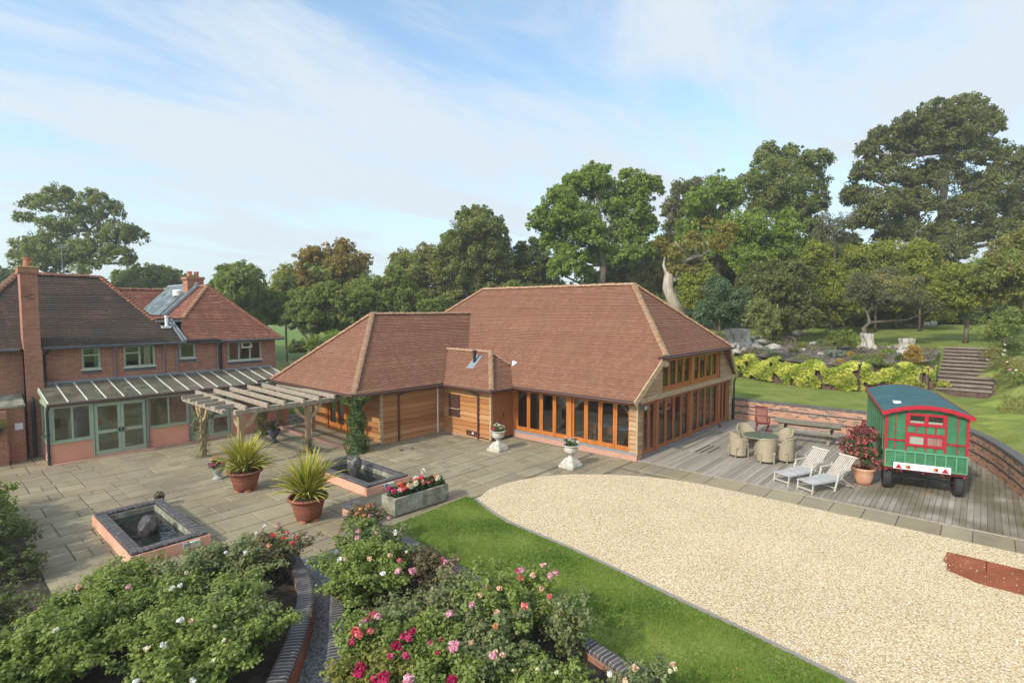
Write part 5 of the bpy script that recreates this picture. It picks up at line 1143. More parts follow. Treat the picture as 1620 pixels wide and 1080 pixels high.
# stone trough of begonias
t = thing('stone_trough', 'long lichened stone trough full of red and cream begonias', 'trough', (-8.1, 2.7, 0), world=True)
q0, q1, q2 = Vector((-9.05, 2.16, 0)), Vector((-7.24, 2.08, 0)), Vector((-8.68, 3.0, 0)); ux = (q1-q0).normalized(); uy = Vector((-ux.y, ux.x, 0)); LN = (q1-q0).length; WD = .62
def TB(m, a0, a1, b0, b1, z0, z1):
    m.add([q0+ux*a+uy*b+Vector((0, 0, z)) for z in (z0, z1) for a, b in ((a0, b0), (a1, b0), (a1, b1), (a0, b1))], [[0, 3, 2, 1], [4, 5, 6, 7], [0, 1, 5, 4], [1, 2, 6, 5], [2, 3, 7, 6], [3, 0, 4, 7]])
m = M(); TB(m, .06, LN-.06, .08, WD-.08, 0, .06); TB(m, 0, LN, 0, .09, .06, .5); TB(m, 0, LN, WD-.09, WD, .06, .5); TB(m, 0, .09, .09, WD-.09, .06, .5); TB(m, LN-.09, LN, .09, WD-.09, .06, .5); m.build('trough_body', 'lime', t)
m = M(); TB(m, .09, LN-.09, .09, WD-.09, .06, .44); m.build('soil', 'soil', t)
bl = [((q0+ux*(.25+i*.27)+uy*.3+Vector((0, 0, .56))), (.22, .26, .16), 1) for i in range(6)]
P, T, O = crown_points(bl, 7000, .3, rng); sel = rng.permutation(len(P))[:5200]; leaves('foliage', P[sel], .06, 'leafdark', T[sel], t, .4, O[sel], rng=rng)
heads = [('magenta', .12, .2), ('magenta', .10, .4), ('rosepink', .25, .1), ('scarlet', .33, .06), ('scarlet', .36, .25), ('magenta', .22, .35), ('scarlet', .50, .35), ('creamy', .60, .15), ('creamy', .72, .12), ('whitefl', .66, .28), ('creamy', .84, .22), ('orangefl', .5, .5), ('peach', .55, .15), ('scarlet', .98, .4), ('magenta', .92, .5), ('coral', 1.08, .2), ('scarlet', 1.12, .35), ('magenta', 1.2, .45), ('coral', 1.24, .18), ('rosepink', 1.32, .3), ('scarlet', 1.4, .2), ('scarlet', 1.46, .4), ('creamy', 1.52, .12), ('orangefl', 1.58, .3), ('scarlet', 1.68, .42), ('creamy', 1.0, .55), ('whitefl', 1.1, .58), ('creamy', 1.35, .55)]
for mt, a, b in heads:
    p = q0+ux*a+uy*b+Vector((0, 0, .66+random.uniform(-.03, .07))); cluster('flower_head', [p], .085, 70, .05, mt, t, .75, rng=rng)
cluster('flower_head', [q0+ux*1.3+uy*.5+Vector((0, 0, .88))], .07, 40, .07, 'creamy', t, 1.3, rng=rng)
# terracotta pot of fuchsias by the caravan
t = thing('fuchsia_pot', 'pale terracotta pot of tall red fuchsias beside the caravan', 'flower pot', (2.42, -6.62, .02))
m = M(); m.lathe([(.25, 0), (.31, .12), (.36, .30), (.375, .44), (.40, .46), (.41, .52), (.37, .53), (.33, .46)], 28); m.build('pot', 'terrapale', t, smooth=True)
m = M(); m.lathe([(.34, .46), (.34, .48)], 20); m.build('soil', 'soil', t)
bl = [((-.05, .05, .85), (.52, .62, .38), 1), ((-.15, .3, 1.15), (.45, .5, .38), 1), ((.1, .05, 1.5), (.42, .48, .32), .8), ((.15, -.25, .7), (.4, .4, .3), .7)]
P, T, O = crown_points(bl, 5200, .3, rng); leaves('foliage', P, .055, 'leafdark', T, t, .3, O, rng=rng)
P, T, O = crown_points([(c, tuple(x*1.06 for x in r), k) for c, r, k in bl], 480, .12, rng, inner=.05); leaves('red_blooms', P, .055, 'coral', T, t, -.1, O, .6, rng=rng)['kind'] = 'stuff'
P, T, O = crown_points([((.05, .1, 1.55), (.5, .55, .3), 1), ((-.1, .4, 1.2), (.4, .45, .3), 1)], 1500, .15, rng, inner=.05); MT['maroon'] = leafmat('maroon_leaf', [(.12, .02, .03), (.2, .04, .05), (.28, .08, .08)], .2); leaves('maroon_tips', P, .06, 'maroon', T, t, .3, O, .6, rng=rng)['kind'] = 'stuff'
P = np.column_stack([rng.normal(-.35, .3, 90), rng.normal(.1, .4, 90), np.full(90, .012)]); leaves('fallen_petals', P, .05, 'coral', rng.uniform(0, 1, 90), t, 3, None, .7, 0, rng=rng)['kind'] = 'stuff'
t.scale = (.8, .8, .98)
# loose small things on the paving
rock('pebble', 'small dark stone lying on paving before the wing wall', (-4.80, 7.54, .04), (.08, .07, .05), 31, 'darkstone', sub=2)
rock('pebble', 'tiny brown stone on paving near the white pipe', (-4.34, 7.45, .025), (.05, .045, .03), 32, 'darkstone', sub=2)
MT['sedum'] = leafmat('dry_sedum', [(.12, .10, .05), (.2, .17, .08), (.3, .25, .13)], .2)
t = thing('saucer_planter', 'little bowl of dry sedum on the pond coping corner', 'planter', (-12.86, 7.85, 0))
m = M(); m.lathe([(.16, 0), (.17, .3), (.19, .34), (.15, .33)], 16); m.build('bowl', 'darkstone', t)
P, T, O = crown_points([((0, 0, .4), (.2, .2, .1), 1)], 7000, .3, rng); t.scale = (.7, .7, .8); leaves('foliage', P[:700], .05, 'sedum', T[:700], t, .4, O[:700], rng=rng)
# ================================================================== CARAVAN
MT['cgreen'] = plain('caravan_green', (.045, .17, .078), .5, var=.28, scale=2.5)
MT['clight'] = plain('caravan_light_green', (.095, .28, .145), .45)
MT['cred'] = plain('caravan_red', (.36, .012, .026), .4, var=.08)
MT['cdark'] = plain('caravan_dark_red', (.17, .012, .022), .5)
MT['croof'] = noisy('green_felt_roof', [(.030, .085, .092), (.04, .108, .115), (.055, .13, .135)], scale=1.6, rough=.75, bump=.15, bscale=40)
MT['cside'] = noisy('weathered_caravan_side', [(.05, .13, .06), (.07, .19, .085), (.10, .2, .11)], scale=2.5, rough=.7, bump=.1, stretch=(.4, 1, 3))
MT['tyre'] = plain('tyre_rubber', (.03, .03, .031), .8, bump=.2, scale=30)
MT['lace'] = bricky('net_curtain', (.72, .70, .70), (.60, .58, .60), (.66, .64, .64), .035, 3, .004, .9, .1)
MT['redcurtain'] = bricky('red_striped_curtain', (.62, .40, .42), (.50, .12, .14), (.6, .3, .3), .03, 3, .002, .9, .1)
cv = thing('caravan', 'green showman caravan with red trim and rounded blue green roof', 'caravan', (2.35, -8.12, .012), math.atan2(.2194, .9756))
CL, hw, zb, ze, zc = 4.8, .975, .74, 2.40, 2.655
arc = lambda y, k=1.0: ze+(zc-ze)*(1-(y/(hw*1.1))**2)*1.0
m = M(); ys = [-hw+2*hw*i/14 for i in range(15)]
V = [(0, y, zb) for y in ys]+[(0, y, arc(y)-.05) for y in ys]; m.add(V, [[i+1, i, 15+i, 16+i] for i in range(14)])
V = [(CL, y, zb) for y in ys]+[(CL, y, arc(y)-.05) for y in ys]; m.add(V, [[i, i+1, 16+i, 15+i] for i in range(14)])
m.quad((0, -hw, zb), (0, hw, zb), (CL, hw, zb), (CL, -hw, zb))
k = 0; z = zb+.02
while z < arc(0)-.09:                                     # fine horizontal boarding on the end
    for (ya, yb_) in ((-hw+.05, -.46), (.46, hw-.05)) if z > 1.32 else ((-hw+.05, hw-.05),):
        if z+.05 < arc(max(abs(ya), abs(yb_)))-.06 or 1: 
            lim = arc(min(abs(ya), abs(yb_)) if ya*yb_ > 0 else 0)-.08
            if z+.04 < min(lim, arc(max(abs(ya), abs(yb_)))-.04 if z > 2.3 else 9): m.box(-.018, .0, ya, yb_, z+.012, z+.05)
    z += .056
m.build('end_wall', 'cgreen', cv)
m = M()
for s in (-1, 1):
    m.box(0, CL, s*hw-.01, s*hw+.01, zb, ze-.02); z = zb
    while z < ze-.06: m.box(.02, CL-.02, (s*hw+.01) if s > 0 else (s*hw-.022), (s*hw+.022) if s > 0 else (s*hw-.01), z+.006, z+.052); z += .056
    for i in range(9): x = .3+i*.58; m.box(x, x+.05, min(s*hw, s*(hw+.04)), max(s*hw, s*(hw+.04)), zb, ze-.05)
m.build('side_wall', 'cside', cv)
m = M(); n_ = 24; yy = [-(hw+.1)+2*(hw+.1)*i/n_ for i in range(n_+1)]; V = []
for x in (-.16, CL+.15):
    for dz in (0, .05): V += [(x, y, arc(y)-.02+dz) for y in yy]
q = n_+1; F = []
for i in range(n_): F += [[q+i, q+i+1, 3*q+i+1, 3*q+i], [i+1, i, 2*q+i, 2*q+i+1], [i, i+1, q+i+1, q+i], [2*q+i+1, 2*q+i, 3*q+i, 3*q+i+1]]
F += [[0, q, 3*q, 2*q], [n_, 2*q+n_, 3*q+n_, q+n_]]; m.add(V, F); rf_ = m.build('roof', 'croof', cv, smooth=False)
m = M()                                               # scalloped red fascia round the roof
for x in (-.19, CL+.155):
    V = []
    for i in range(97):
        y = -(hw+.11)+2*(hw+.11)*i/96; sc = .105+.018*abs(math.sin(i/96*math.pi*8)); V += [(x, y, arc(y)+.036), (x, y, arc(y)+.036-sc), (x+.03, y, arc(y)+.036-sc), (x+.03, y, arc(y)+.036)]
    F = [];
    for i in range(96): a = 4*i; F += [[a, a+1, a+5, a+4], [a+1, a+2, a+6, a+5], [a+2, a+3, a+7, a+6], [a+3, a, a+4, a+7]]
    F += [[0, 3, 2, 1], [384, 385, 386, 387]]; m.add(V, F)
for s in (-1, 1): y = s*(hw+.105); m.box(-.16, CL+.15, y-.012, y+.012, arc(hw+.1)-.04, arc(hw+.1)+.045)
m.build('fascia', 'cred', cv)
m = M(); m.box(.55, .82, hw*.55, hw*.75, arc(hw*.62)+.02, arc(hw*.62)+.07); m.build('roof_vent', 'white', rf_)
m = M()
for s in (-1, 1): m.bbox(-.05, .04, min(s*(hw-.05), s*(hw+.015)), max(s*(hw-.05), s*(hw+.015)), zb, ze+.0, .006); m.build('corner_post', 'cred', cv); m = M()
for y in (-.73, .73, -.475, .475): m.box(-.04, 0, y-.012, y+.012, 1.30, arc(y)-.10)
for ya, yb_ in ((-.95, -.49), (.49, .95)): m.box(-.046, 0, ya, yb_, 1.565, 1.60)
for y in (-.73, .73): m.lathe([(.05, -.0), (.0501, .06)], 4, (-.022, y, 1.55))
m.build('trim', 'cred', cv)
# end window block: frame with two upper lights, arched panels, two lower lights
wb = M(); y0, y1 = -.47, .47
for z0, z1 in ((1.44, 1.505), (1.745, 1.83), (2.06, 2.135), (2.355, 2.42)): wb.box(-.06, 0, y0, y1, z0, z1)
for z0, z1 in ((1.505, 1.745), (2.135, 2.355)):
    for y in (y0+.04, 0, y1-.04): wb.box(-.06, 0, y-.045, y+.045, z0, z1)
for z0, z1 in ((1.83, 2.06), (1.32, 1.44)):
    for y in (-.455, -.235, 0, .235, .455): wb.box(-.035, 0, y-.016, y+.016, z0, z1)
    for i in range(4):                                 # arched heads
        yc = -.345+.23*i
        for s in (-1, 1): wb.add([(-.033, yc+s*.10, z1), (-.033, yc+s*.10, z1-.05), (-.033, yc+s*.07, z1-.018), (-.033, yc+s*.03, z1)], [[0, 1, 2, 3] if s < 0 else [3, 2, 1, 0]])
wfr = wb.build('window_frame', 'cred', cv)
for i in range(4):
    yc = -.345+.23*i
    for z0, z1 in ((1.83, 2.06), (1.31, 1.44)): m = M(); m.box(-.02, -.001, yc-.10, yc+.10, z0+.005, z1-.005); m.build('panel', 'cgreen', wfr)
for z0, z1, up_ in ((1.505, 1.745, 0), (2.135, 2.355, 1)):
    for ya, yb_ in ((-.385, -.045), (.045, .385)):
        m = M(); m.quad((-.03, yb_, z0), (-.03, ya, z0), (-.03, ya, z1), (-.03, yb_, z1)); m.build('pane', 'glass', wfr, uv=False)
        m = M(); m.quad((-.014, yb_, z0), (-.014, ya, z0), (-.014, ya, z0+(.06 if up_ else .24)), (-.014, yb_, z0+(.06 if up_ else .24))); m.build('curtain', 'lace' if ya > 0 or up_ else 'redcurtain', wfr)
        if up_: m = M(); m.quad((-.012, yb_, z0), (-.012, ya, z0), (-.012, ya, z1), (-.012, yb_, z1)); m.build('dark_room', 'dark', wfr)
# rear rack with light green ribs
m = M(); m.box(-.075, -.02, -hw+.01, hw-.01, .80, 1.25)
z = .82
while z < 1.2: m.box(-.082, -.075, -hw+.03, hw-.03, z+.005, z+.05); z += .056
rk = m.build('rear_rack', 'cgreen', cv)
m = M(); m.box(-.12, -.02, -hw-.01, hw+.01, 1.25, 1.29); m.box(-.11, -.02, -hw, hw, .77, .80)
for i in range(9): y = -hw+.015+i*(2*hw-.03)/8; m.box(-.115, -.02, y-.015, y+.015, .80, 1.25)
m.build('ribs', 'clight', rk)
# white lighting board with two red triangles and two lamps
m = M(); m.bbox(-.15, -.118, -.60, .76, .74, .93, .006); sg = m.build('light_board', 'white', cv)
for y in (.63, -.47): m = M(); m.prism([(-.155, y), (-.15, y)], 0, .01) if 0 else m.add([(-.16, y-.085, .765), (-.16, y+.085, .765), (-.16, y, .90), (-.148, y-.085, .765), (-.148, y+.085, .765), (-.148, y, .90)], [[1, 0, 2], [0, 1, 4, 3], [1, 2, 5, 4], [2, 0, 3, 5]]); m.build('reflector', 'cred', sg)
for y in (.41, -.25): m = M(); m.bbox(-.175, -.15, y-.05, y+.05, .785, .875, .006); lm = m.build('tail_lamp', plain('lamp_red', (.25, .02, .02), .2), sg); m = M(); m.bbox(-.182, -.174, y+.0, y+.045, .79, .87, .003); m.build('indicator', plain('lamp_amber', (.5, .22, .03), .2), lm)
m = M()                                               # faint pink line of lettering too small to read
for i in range(17): 
    if i % 6 != 5: m.box(-.1515, -.150, .27-i*.026-.016, .27-i*.026, .815, .835)
m.build('lettering', plain('faded_pink_ink', (.72, .42, .46)), sg)
m = M(); m.box(.0, CL, -hw+.08, hw-.08, .66, .74); m.box(-.06, .02, -hw, hw, .70, .77); ch_ = m.build('chassis', 'cdark', cv)
for y in (.93, .55, .02, -.42, -.93): m = M(); m.lathe([(.03, 0), (.045, .03), (.03, .07)], 10, (-.05, y, .63)); m.build('finial', 'cdark', ch_)
for xw in (.38, 4.6):
    m = M(); m.tube([(xw, -.8, .38), (xw, .8, .38)], .035, 8); m.build('axle', 'black', cv)
    for s in (-1, 1):
        m = M(); pr_ = [(.18, -.10), (.30, -.11), (.355, -.085), (.365, 0), (.355, .085), (.30, .11), (.18, .10)]; V = []; n_ = 32
        for r_, y_ in pr_:
            for j in range(n_): a = 2*math.pi*j/n_; V.append((xw+r_*math.cos(a), s*.86+y_, .366+r_*math.sin(a)))
        F = [[i*n_+j, (i+1)*n_+j, (i+1)*n_+(j+1) % n_, i*n_+(j+1) % n_] for i in range(6) for j in range(n_)]; m.add(V, F); wl = m.build('wheel', 'tyre', cv, smooth=True)
        m = M(); m.tube([(xw, s*.86-.08, .366), (xw, s*.86+.08, .366)], .185, 20); m.build('hub', 'cdark', wl)
        m = M()
        for j in range(5): a = R(20+35*j); 
        m.tube([(xw-.3, s*.62, .62), (xw, s*.62, .5), (xw+.3, s*.62, .62)], .03, 6); m.tube([(xw-.3, s*.62, .64), (xw-.3, s*.62, .70)], .04, 8); m.build('leaf_spring', 'redwood', cv)
m = M(); m.tube([(CL, 0, .6), (CL+1.1, 0, .45)], .05, 8); m.build('drawbar', 'cred', cv)
# ================================================================== GARDEN FURNITURE
MT['teak'] = noisy('bleached_teak', [(.38, .33, .265), (.49, .435, .36), (.56, .51, .435)], scale=4, rough=.8, bump=.2, stretch=(1, 4, 1))
MT['seatgrey'] = noisy('grey_slats', [(.30, .30, .29), (.40, .40, .385), (.46, .455, .44)], scale=4, rough=.8, bump=.2)
def steamer(loc, rz, label):
    """slatted steamer chair; local +x points to the foot"""
    t = thing('steamer_chair', label, 'deck chair', loc, rz, 'bleached wooden steamer chairs on the deck'); w2 = .27
    m = M(); N_ = 9
    p0, p1 = Vector((-.05, 0, .36)), Vector((-.64, 0, .90))
    for i in range(N_): y = -w2+.03+(2*w2-.06)*i/(N_-1); m.beam((p0.x, y, p0.z), (p1.x, y, p1.z), .034, .016, (1, 0, 1))
    bp_ = m.build('backrest', 'teak', t)
    m = M(); m.beam((p1.x, -w2-.03, p1.z+.01), (p1.x, w2+.03, p1.z+.01), .05, .06, (1, 0, 1)); m.beam((p0.x, -w2, p0.z), (p0.x, w2, p0.z), .04, .03); m.build('rail', 'teak', bp_)
    m = M()
    for i in range(14): f = i/13; x = .02+f*.55; m.beam((x, -w2, .36+.02*math.sin(f*3)-.04*f), (x, w2, .36+.02*math.sin(f*3)-.04*f), .03, .014)
    m.beam((.0, -w2-.015, .34), (.6, -w2-.015, .31), .025, .045); m.beam((.0, w2+.015, .34), (.6, w2+.015, .31), .025, .045); m.build('seat', 'seatgrey', t)
    m = M()
    for i in range(11): f = i/10; x = .64+f*.5; m.beam((x, -w2+.02, .33-.02*f), (x, w2-.02, .33-.02*f), .034, .014)
    m.beam((.6, -w2, .31), (1.16, -w2, .30), .025, .04); m.beam((.6, w2, .31), (1.16, w2, .30), .025, .04); m.build('leg_rest', 'seatgrey', t)
    for s in (-1, 1):
        y = s*(w2+.035)
        m = M(); m.beam((.30, y, 0), (.12, y, .56), .03, .05, (0, 1, 0)); m.build('leg', 'teak', t)
        m = M(); m.beam((-.55, y, 0), (.02, y, .36), .03, .05, (0, 1, 0)); m.build('leg', 'teak', t)
        m = M(); m.beam((-.34, y, .60), (.16, y, .58), .055, .025); m.beam((-.34, y, .60), (-.33, y, .68), .03, .03); m.build('armrest', 'teak', t)
        m = M(); m.beam((1.12, s*(w2-.01), .29), (1.16, s*(w2-.01), 0), .03, .04); m.build('leg', 'teak', t)
    m = M(); m.beam((1.15, -w2, .10), (1.15, w2, .10), .025, .03); m.beam((.27, -w2, .1), (.27, w2, .1), .025, .03); m.beam((-.5, -w2, .04), (-.5, w2, .04), .025, .03); m.build('stretcher', 'teak', t)
    return t
s0 = steamer((1.72, -5.17, .016), R(155), 'bleached wooden steamer chair nearer the rattan dining set')
dup(s0, (1.35, -5.97, .016), R(152), 'bleached wooden steamer chair nearer the fuchsia pot')
MT['rattan'] = bricky('pale_rattan', (.50, .425, .29), (.42, .35, .235), (.26, .21, .135), .045, .018, .003, .7, .8, off=.5, dist=.006)
def rattan(loc, rz, label):
    """woven armchair with curved back, local +y faces the sitter's front"""
    t = thing('rattan_armchair', label, 'chair', loc, rz, 'rattan armchairs round the glass table')
    m = M(); V = []; n_ = 21
    for i in range(n_):                                   # wrapped shell: arms rise to the back
        f = i/(n_-1); a = math.pi*(f*1.16-.08); rx, ry = .30, .30; x = rx*math.cos(a)*1.0; y = -ry*math.sin(a)*.95+.02
        e = math.sin(math.pi*f)**2.0; top = .64+.26*min(1, e*1.25)
        if f < .1 or f > .9: y += .06
        for j in range(6): g = j/5; fl = 1+.16*g*g; V.append((x*fl, y*fl-.0, .09+(top-.09)*g))
        V.append((x*1.16*.9, y*1.16*.9, top)); V.append((x*.9, y*.9, .40))
    F = []
    for i in range(n_-1):
        for j in range(7): a = i*8+j; F.append([a, a+1, a+9, a+8])
    m.add(V, F); sh_ = m.build('shell', 'rattan', t)
    m = M(); V = []
    for i in range(n_): f = i/(n_-1); a = math.pi*(f*1.16-.08); e = math.sin(math.pi*f)**2; V.append(Vector((.30*math.cos(a)*1.12, -.30*math.sin(a)*.95*1.12+.02+(.06 if f < .1 or f > .9 else 0), .645+.26*min(1, e*1.25))))
    m.tube(V, .03, 8); m.build('rolled_rim', 'rattan', sh_)
    m = M(); m.bbox(-.27, .27, -.22, .30, .34, .42, .02); m.build('seat', 'rattan', t)
    m = M(); m.add([(-.27, .30, .35), (.27, .30, .35), (.27, .30, .12), (.12, .30, .15), (0, .30, .17), (-.12, .30, .15), (-.27, .30, .12)], [[0, 6, 5, 4, 3, 2, 1]]); m.build('front_apron', 'rattan', t)
    for x, y in ((-.25, .28), (.25, .28), (-.22, -.22), (.22, -.22)): m = M(); m.tube([(x, y, 0), (x, y, .36)], .022, 8); m.build('leg', 'rattan', t)
    return t
TX, TY = 3.85, -3.12
def ch_at(x, y): return (x, y, .016), math.atan2(TY-y, TX-x)-math.pi/2
l, r_ = ch_at(3.0, -2.55); a0_ = rattan(l, r_, 'rattan armchair left of the glass table, nearest the barn')
for (x, y, lb) in ((2.82, -3.62, 'rattan armchair at the front of the glass table, its back to the gravel'), (3.42, -4.12, 'rattan armchair front right of the glass table, near the steamer chairs'), (4.72, -3.70, 'rattan armchair behind right of the glass table, facing the barn'), (4.55, -2.35, 'rattan armchair behind the glass table, only its back top showing')):
    l, r_ = ch_at(x, y); dup(a0_, l, r_, lb)
t = thing('glass_table', 'round glass topped rattan table on the deck', 'table', (TX, TY, .016))
m = M(); m.lathe([(.60, .70), (.635, .705), (.64, .715), (.635, .725), (.6, .73)], 40); m.build('rim', 'rattan', t)
m = M(); m.lathe([(.61, .731), (.61, .739)], 40); m.build('glass_top', noisy('green_glass_top', [(.10, .12, .09), (.14, .16, .12), (.17, .19, .15)], scale=3, rough=.06, bump=0, spec=.8), t)
m = M(); m.lathe([(.26, .02), (.24, .1), (.22, .4), (.30, .62), (.42, .70)], 24); m.build('pedestal', 'rattan', t)
for k in range(4): a = R(45+90*k); m = M(); m.tube([(.5*math.cos(a), .5*math.sin(a), 0), (.52*math.cos(a), .52*math.sin(a), .70)], .025, 8); m.build('leg', 'rattan', t)
# picnic table
t = thing('picnic_table', 'long weathered picnic table with attached benches by the brick wall', 'picnic table', (7.55, -3.85, .014), R(-84))
m = M()
for i in range(5): y = -.36+i*.18; m.bbox(-1.25, 1.25, y-.08, y+.08, .70, .745, .006)
MT['picnic'] = noisy('weathered_picnic_wood', [(.12, .10, .07), (.20, .17, .12), (.29, .25, .19)], scale=3, rough=.9, bump=.3, stretch=(1, 5, 1))
m.build('tabletop', 'picnic', t)
for s in (-1, 1):
    m = M()
    for i in range(2): y = s*(.68+i*.14); m.bbox(-1.2, 1.2, y-.06, y+.06, .42, .46, .005)
    m.build('bench', 'picnic', t)
    for e in (-1, 1): m = M(); m.beam((e*.85, s*.30, .70), (e*.85, s*.72, .0), .07, .10, (1, 0, 0)); m.build('leg', 'picnic', t)
for e in (-1, 1): m = M(); m.beam((e*.91, -.78, .38), (e*.91, .78, .38), .05, .10); m.beam((e*.91, -.36, .66), (e*.91, .36, .66), .05, .08); m.build('cross_rail', 'picnic', t)
MT['mahog'] = plain('red_mahogany_stain', (.16, .028, .025), .5)
def folding(loc, rz, label):
    """slatted folding recliner, local +y is the front"""
    t = thing('folding_chair', label, 'chair', loc, rz, 'dark red folding chairs on the deck')
    m = M()
    for i in range(9): x = -.2+i*.05; m.beam((x, -.17, .45), (x, -.36, 1.05), .03, .016, (0, 1, .3))
    m.beam((-.24, -.16, .40), (-.24, -.37, 1.10), .03, .04); m.beam((.24, -.16, .40), (.24, -.37, 1.10), .03, .04); m.beam((-.25, -.365, 1.09), (.25, -.365, 1.09), .03, .06); m.build('backrest', 'mahog', t)
    m = M()
    for i in range(8): y = -.14+i*.055; m.beam((-.22, y, .43), (.22, y, .43), .04, .016)
    m.build('seat', 'mahog', t)
    for s in (-1, 1):
        m = M(); m.beam((s*.25, .32, 0), (s*.25, -.22, .62), .03, .045, (1, 0, 0)); m.build('leg', 'mahog', t)
        m = M(); m.beam((s*.22, -.34, 0), (s*.22, .26, .46), .03, .045, (1, 0, 0)); m.build('leg', 'mahog', t)
        m = M(); m.beam((s*.27, -.24, .64), (s*.27, .27, .66), .05, .025); m.beam((s*.27, .24, .64), (s*.25, .20, .43), .03, .03); m.build('armrest', 'mahog', t)
    return t
f0 = folding((7.7, -2.05, .014), R(115), 'dark red folding chair between picnic table and barn')
dup(f0, (7.2, -5.85, .014), R(60), 'dark red folding chair half hidden behind the fuchsias')
m = M(); m.lathe([(.05, 0), (.07, .03), (.06, .10), (.02, .14)], 12, (7.6, -.22, .014)); tag(m.build('door_weight', 'mahog'), 'small red pot standing on the deck by the gable doors', 'pot')
# rusty plates in the gravel
MT['rust'] = noisy('rust_red_plate', [(.20, .055, .02), (.27, .075, .028), (.33, .10, .04)], scale=1.5, rough=.75, bump=.15)
def plate(poly, label):
    m = M(); m.prism(poly, .012, .024); o = m.build('metal_plate', 'rust'); return tag(o, label, 'plate', 'rust red plates lying in the gravel')
plate([(-1.97, -8.86), (-1.98, -9.52), (-2.03, -9.54), (-3.38, -9.50), (-3.36, -9.38), (-3.15, -9.02), (-3.10, -8.90), (-2.72, -8.88), (-2.58, -8.80), (-2.35, -8.83)], 'orange rusty plate with a ragged end half buried in gravel')
plate([(-1.985, -9.523), (-2.03, -11.6), (-3.40, -11.6), (-3.385, -9.505)], 'darker rust red plate in gravel running out of the picture')
rng = np.random.default_rng(123); n = 90000; x = rng.uniform(-8.6, -.9, n); y = rng.uniform(-11, 1.9, n)
k = np.array([inpoly(a, b, gp) for a, b in zip(x, y)]) & (rng.random(n) < np.clip(.35+(-y+x*0)*.03+.4, .2, 1)); k &= ~((x > -3.42) & (x < -1.95) & (y < -8.85) & (rng.random(n) > .022*(1+2*(y > -9.4)))); x, y = x[k], y[k]; n = len(x)
ex, ey = rng.uniform(-.1, .05, 1500), rng.uniform(0, 1, 1500)
r = rng.uniform(.007, .017, n); a = rng.uniform(0, 6.283, n); zc_ = .022+r*.25+np.where((x > -3.42) & (x < -1.95) & (y < -8.85), .006, 0); c_, s_ = np.cos(a), np.sin(a); el_ = rng.uniform(.6, 1, n)
v = np.empty((n, 5, 3), np.float32)
for q, (u_, w_, h_) in enumerate(((1, 0, 0), (0, 1, 0), (-1, 0, 0), (0, -1, 0), (.15, .1, 1))):
    lx, ly = u_*r, w_*r*el_; v[:, q] = np.column_stack([x+lx*c_-ly*s_, y+lx*s_+ly*c_, zc_+h_*r*.8-.004])
fi = np.array([[0, 1, 4], [1, 2, 4], [2, 3, 4], [3, 0, 4]]); idx = (np.arange(n)[:, None, None]*5+fi[None]).reshape(-1).astype(np.int32); nf = n*4
me = bpy.data.meshes.new('loose_gravel'); me.vertices.add(n*5); me.vertices.foreach_set('co', v.reshape(-1)); me.loops.add(nf*3); me.loops.foreach_set('vertex_index', idx); me.polygons.add(nf); me.polygons.foreach_set('loop_start', np.arange(0, nf*3, 3, dtype=np.int32))
try: me.polygons.foreach_set('loop_total', np.full(nf, 3, dtype=np.int32))
except Exception: pass
at = me.attributes.new('tint', 'FLOAT', 'POINT'); at.data.foreach_set('value', np.repeat(rng.uniform(0, 1, n).astype(np.float32), 5))
MT['stones'] = leafmat('loose_stones', [(.40, .27, .13), (.60, .46, .27), (.72, .60, .42), (.54, .40, .24), (.80, .73, .60)], 0, .8); me.materials.append(MT['stones']); me.update(); me.validate(); o = bpy.data.objects.new('loose_gravel', me); COL.objects.link(o); tag(o, 'loose golden stones lying over the gravel drive', 'gravel', kind='stuff')
# ================================================================== BANK: sleepers, steps, stumps
sw = thing('sleeper_wall', 'retaining wall of upright dark timber sleepers under the ivy', 'wall', (17.2, -2, 1.0), world=True)
y = 6.0; k = 0
rnd = random.Random(5)
while y > -7.25:
    wd = rnd.uniform(.22, .27); x = interp(SW, y); m = M(); m.bbox(x-.10, x+.14, y-wd+.012, y, .9, 2.22+rnd.uniform(-.06, .14), .012); m.build('sleeper', 'sleeper', sw); y -= wd; k += 1
st_ = thing('garden_steps', 'flight of dark sleeper steps climbing the grassy bank', 'steps', (20.5, -8.3, 1.0), world=True)
MT['treadsoil'] = noisy('trodden_tread', [(.17, .14, .11), (.26, .22, .175), (.34, .30, .235)], scale=4, rough=1, bump=.4); NS = 12; rise = (hup(28)-1.0)/NS
MT['stepwood'] = noisy('worn_step_timber', [(.13, .098, .075), (.22, .172, .132), (.30, .245, .195)], scale=3, rough=.95, bump=.5, stretch=(1, .35, 4))
for i in range(NS):
    x = 20.3+i*.64; z = 1.0+rise*i; w0 = -7.40; w1 = -9.85
    m = M(); m.bbox(x-.06, x+.16, w1, w0, z-.25, z+rise-.06, .01); m.build('riser', 'sleeper', st_)
    m = M(); m.bbox(x-.15+random.uniform(-.03, .03), x+.62, w1+random.uniform(0, .12), w0, z+rise-.075, z+rise, .02); m.build('tread', 'stepwood', st_)
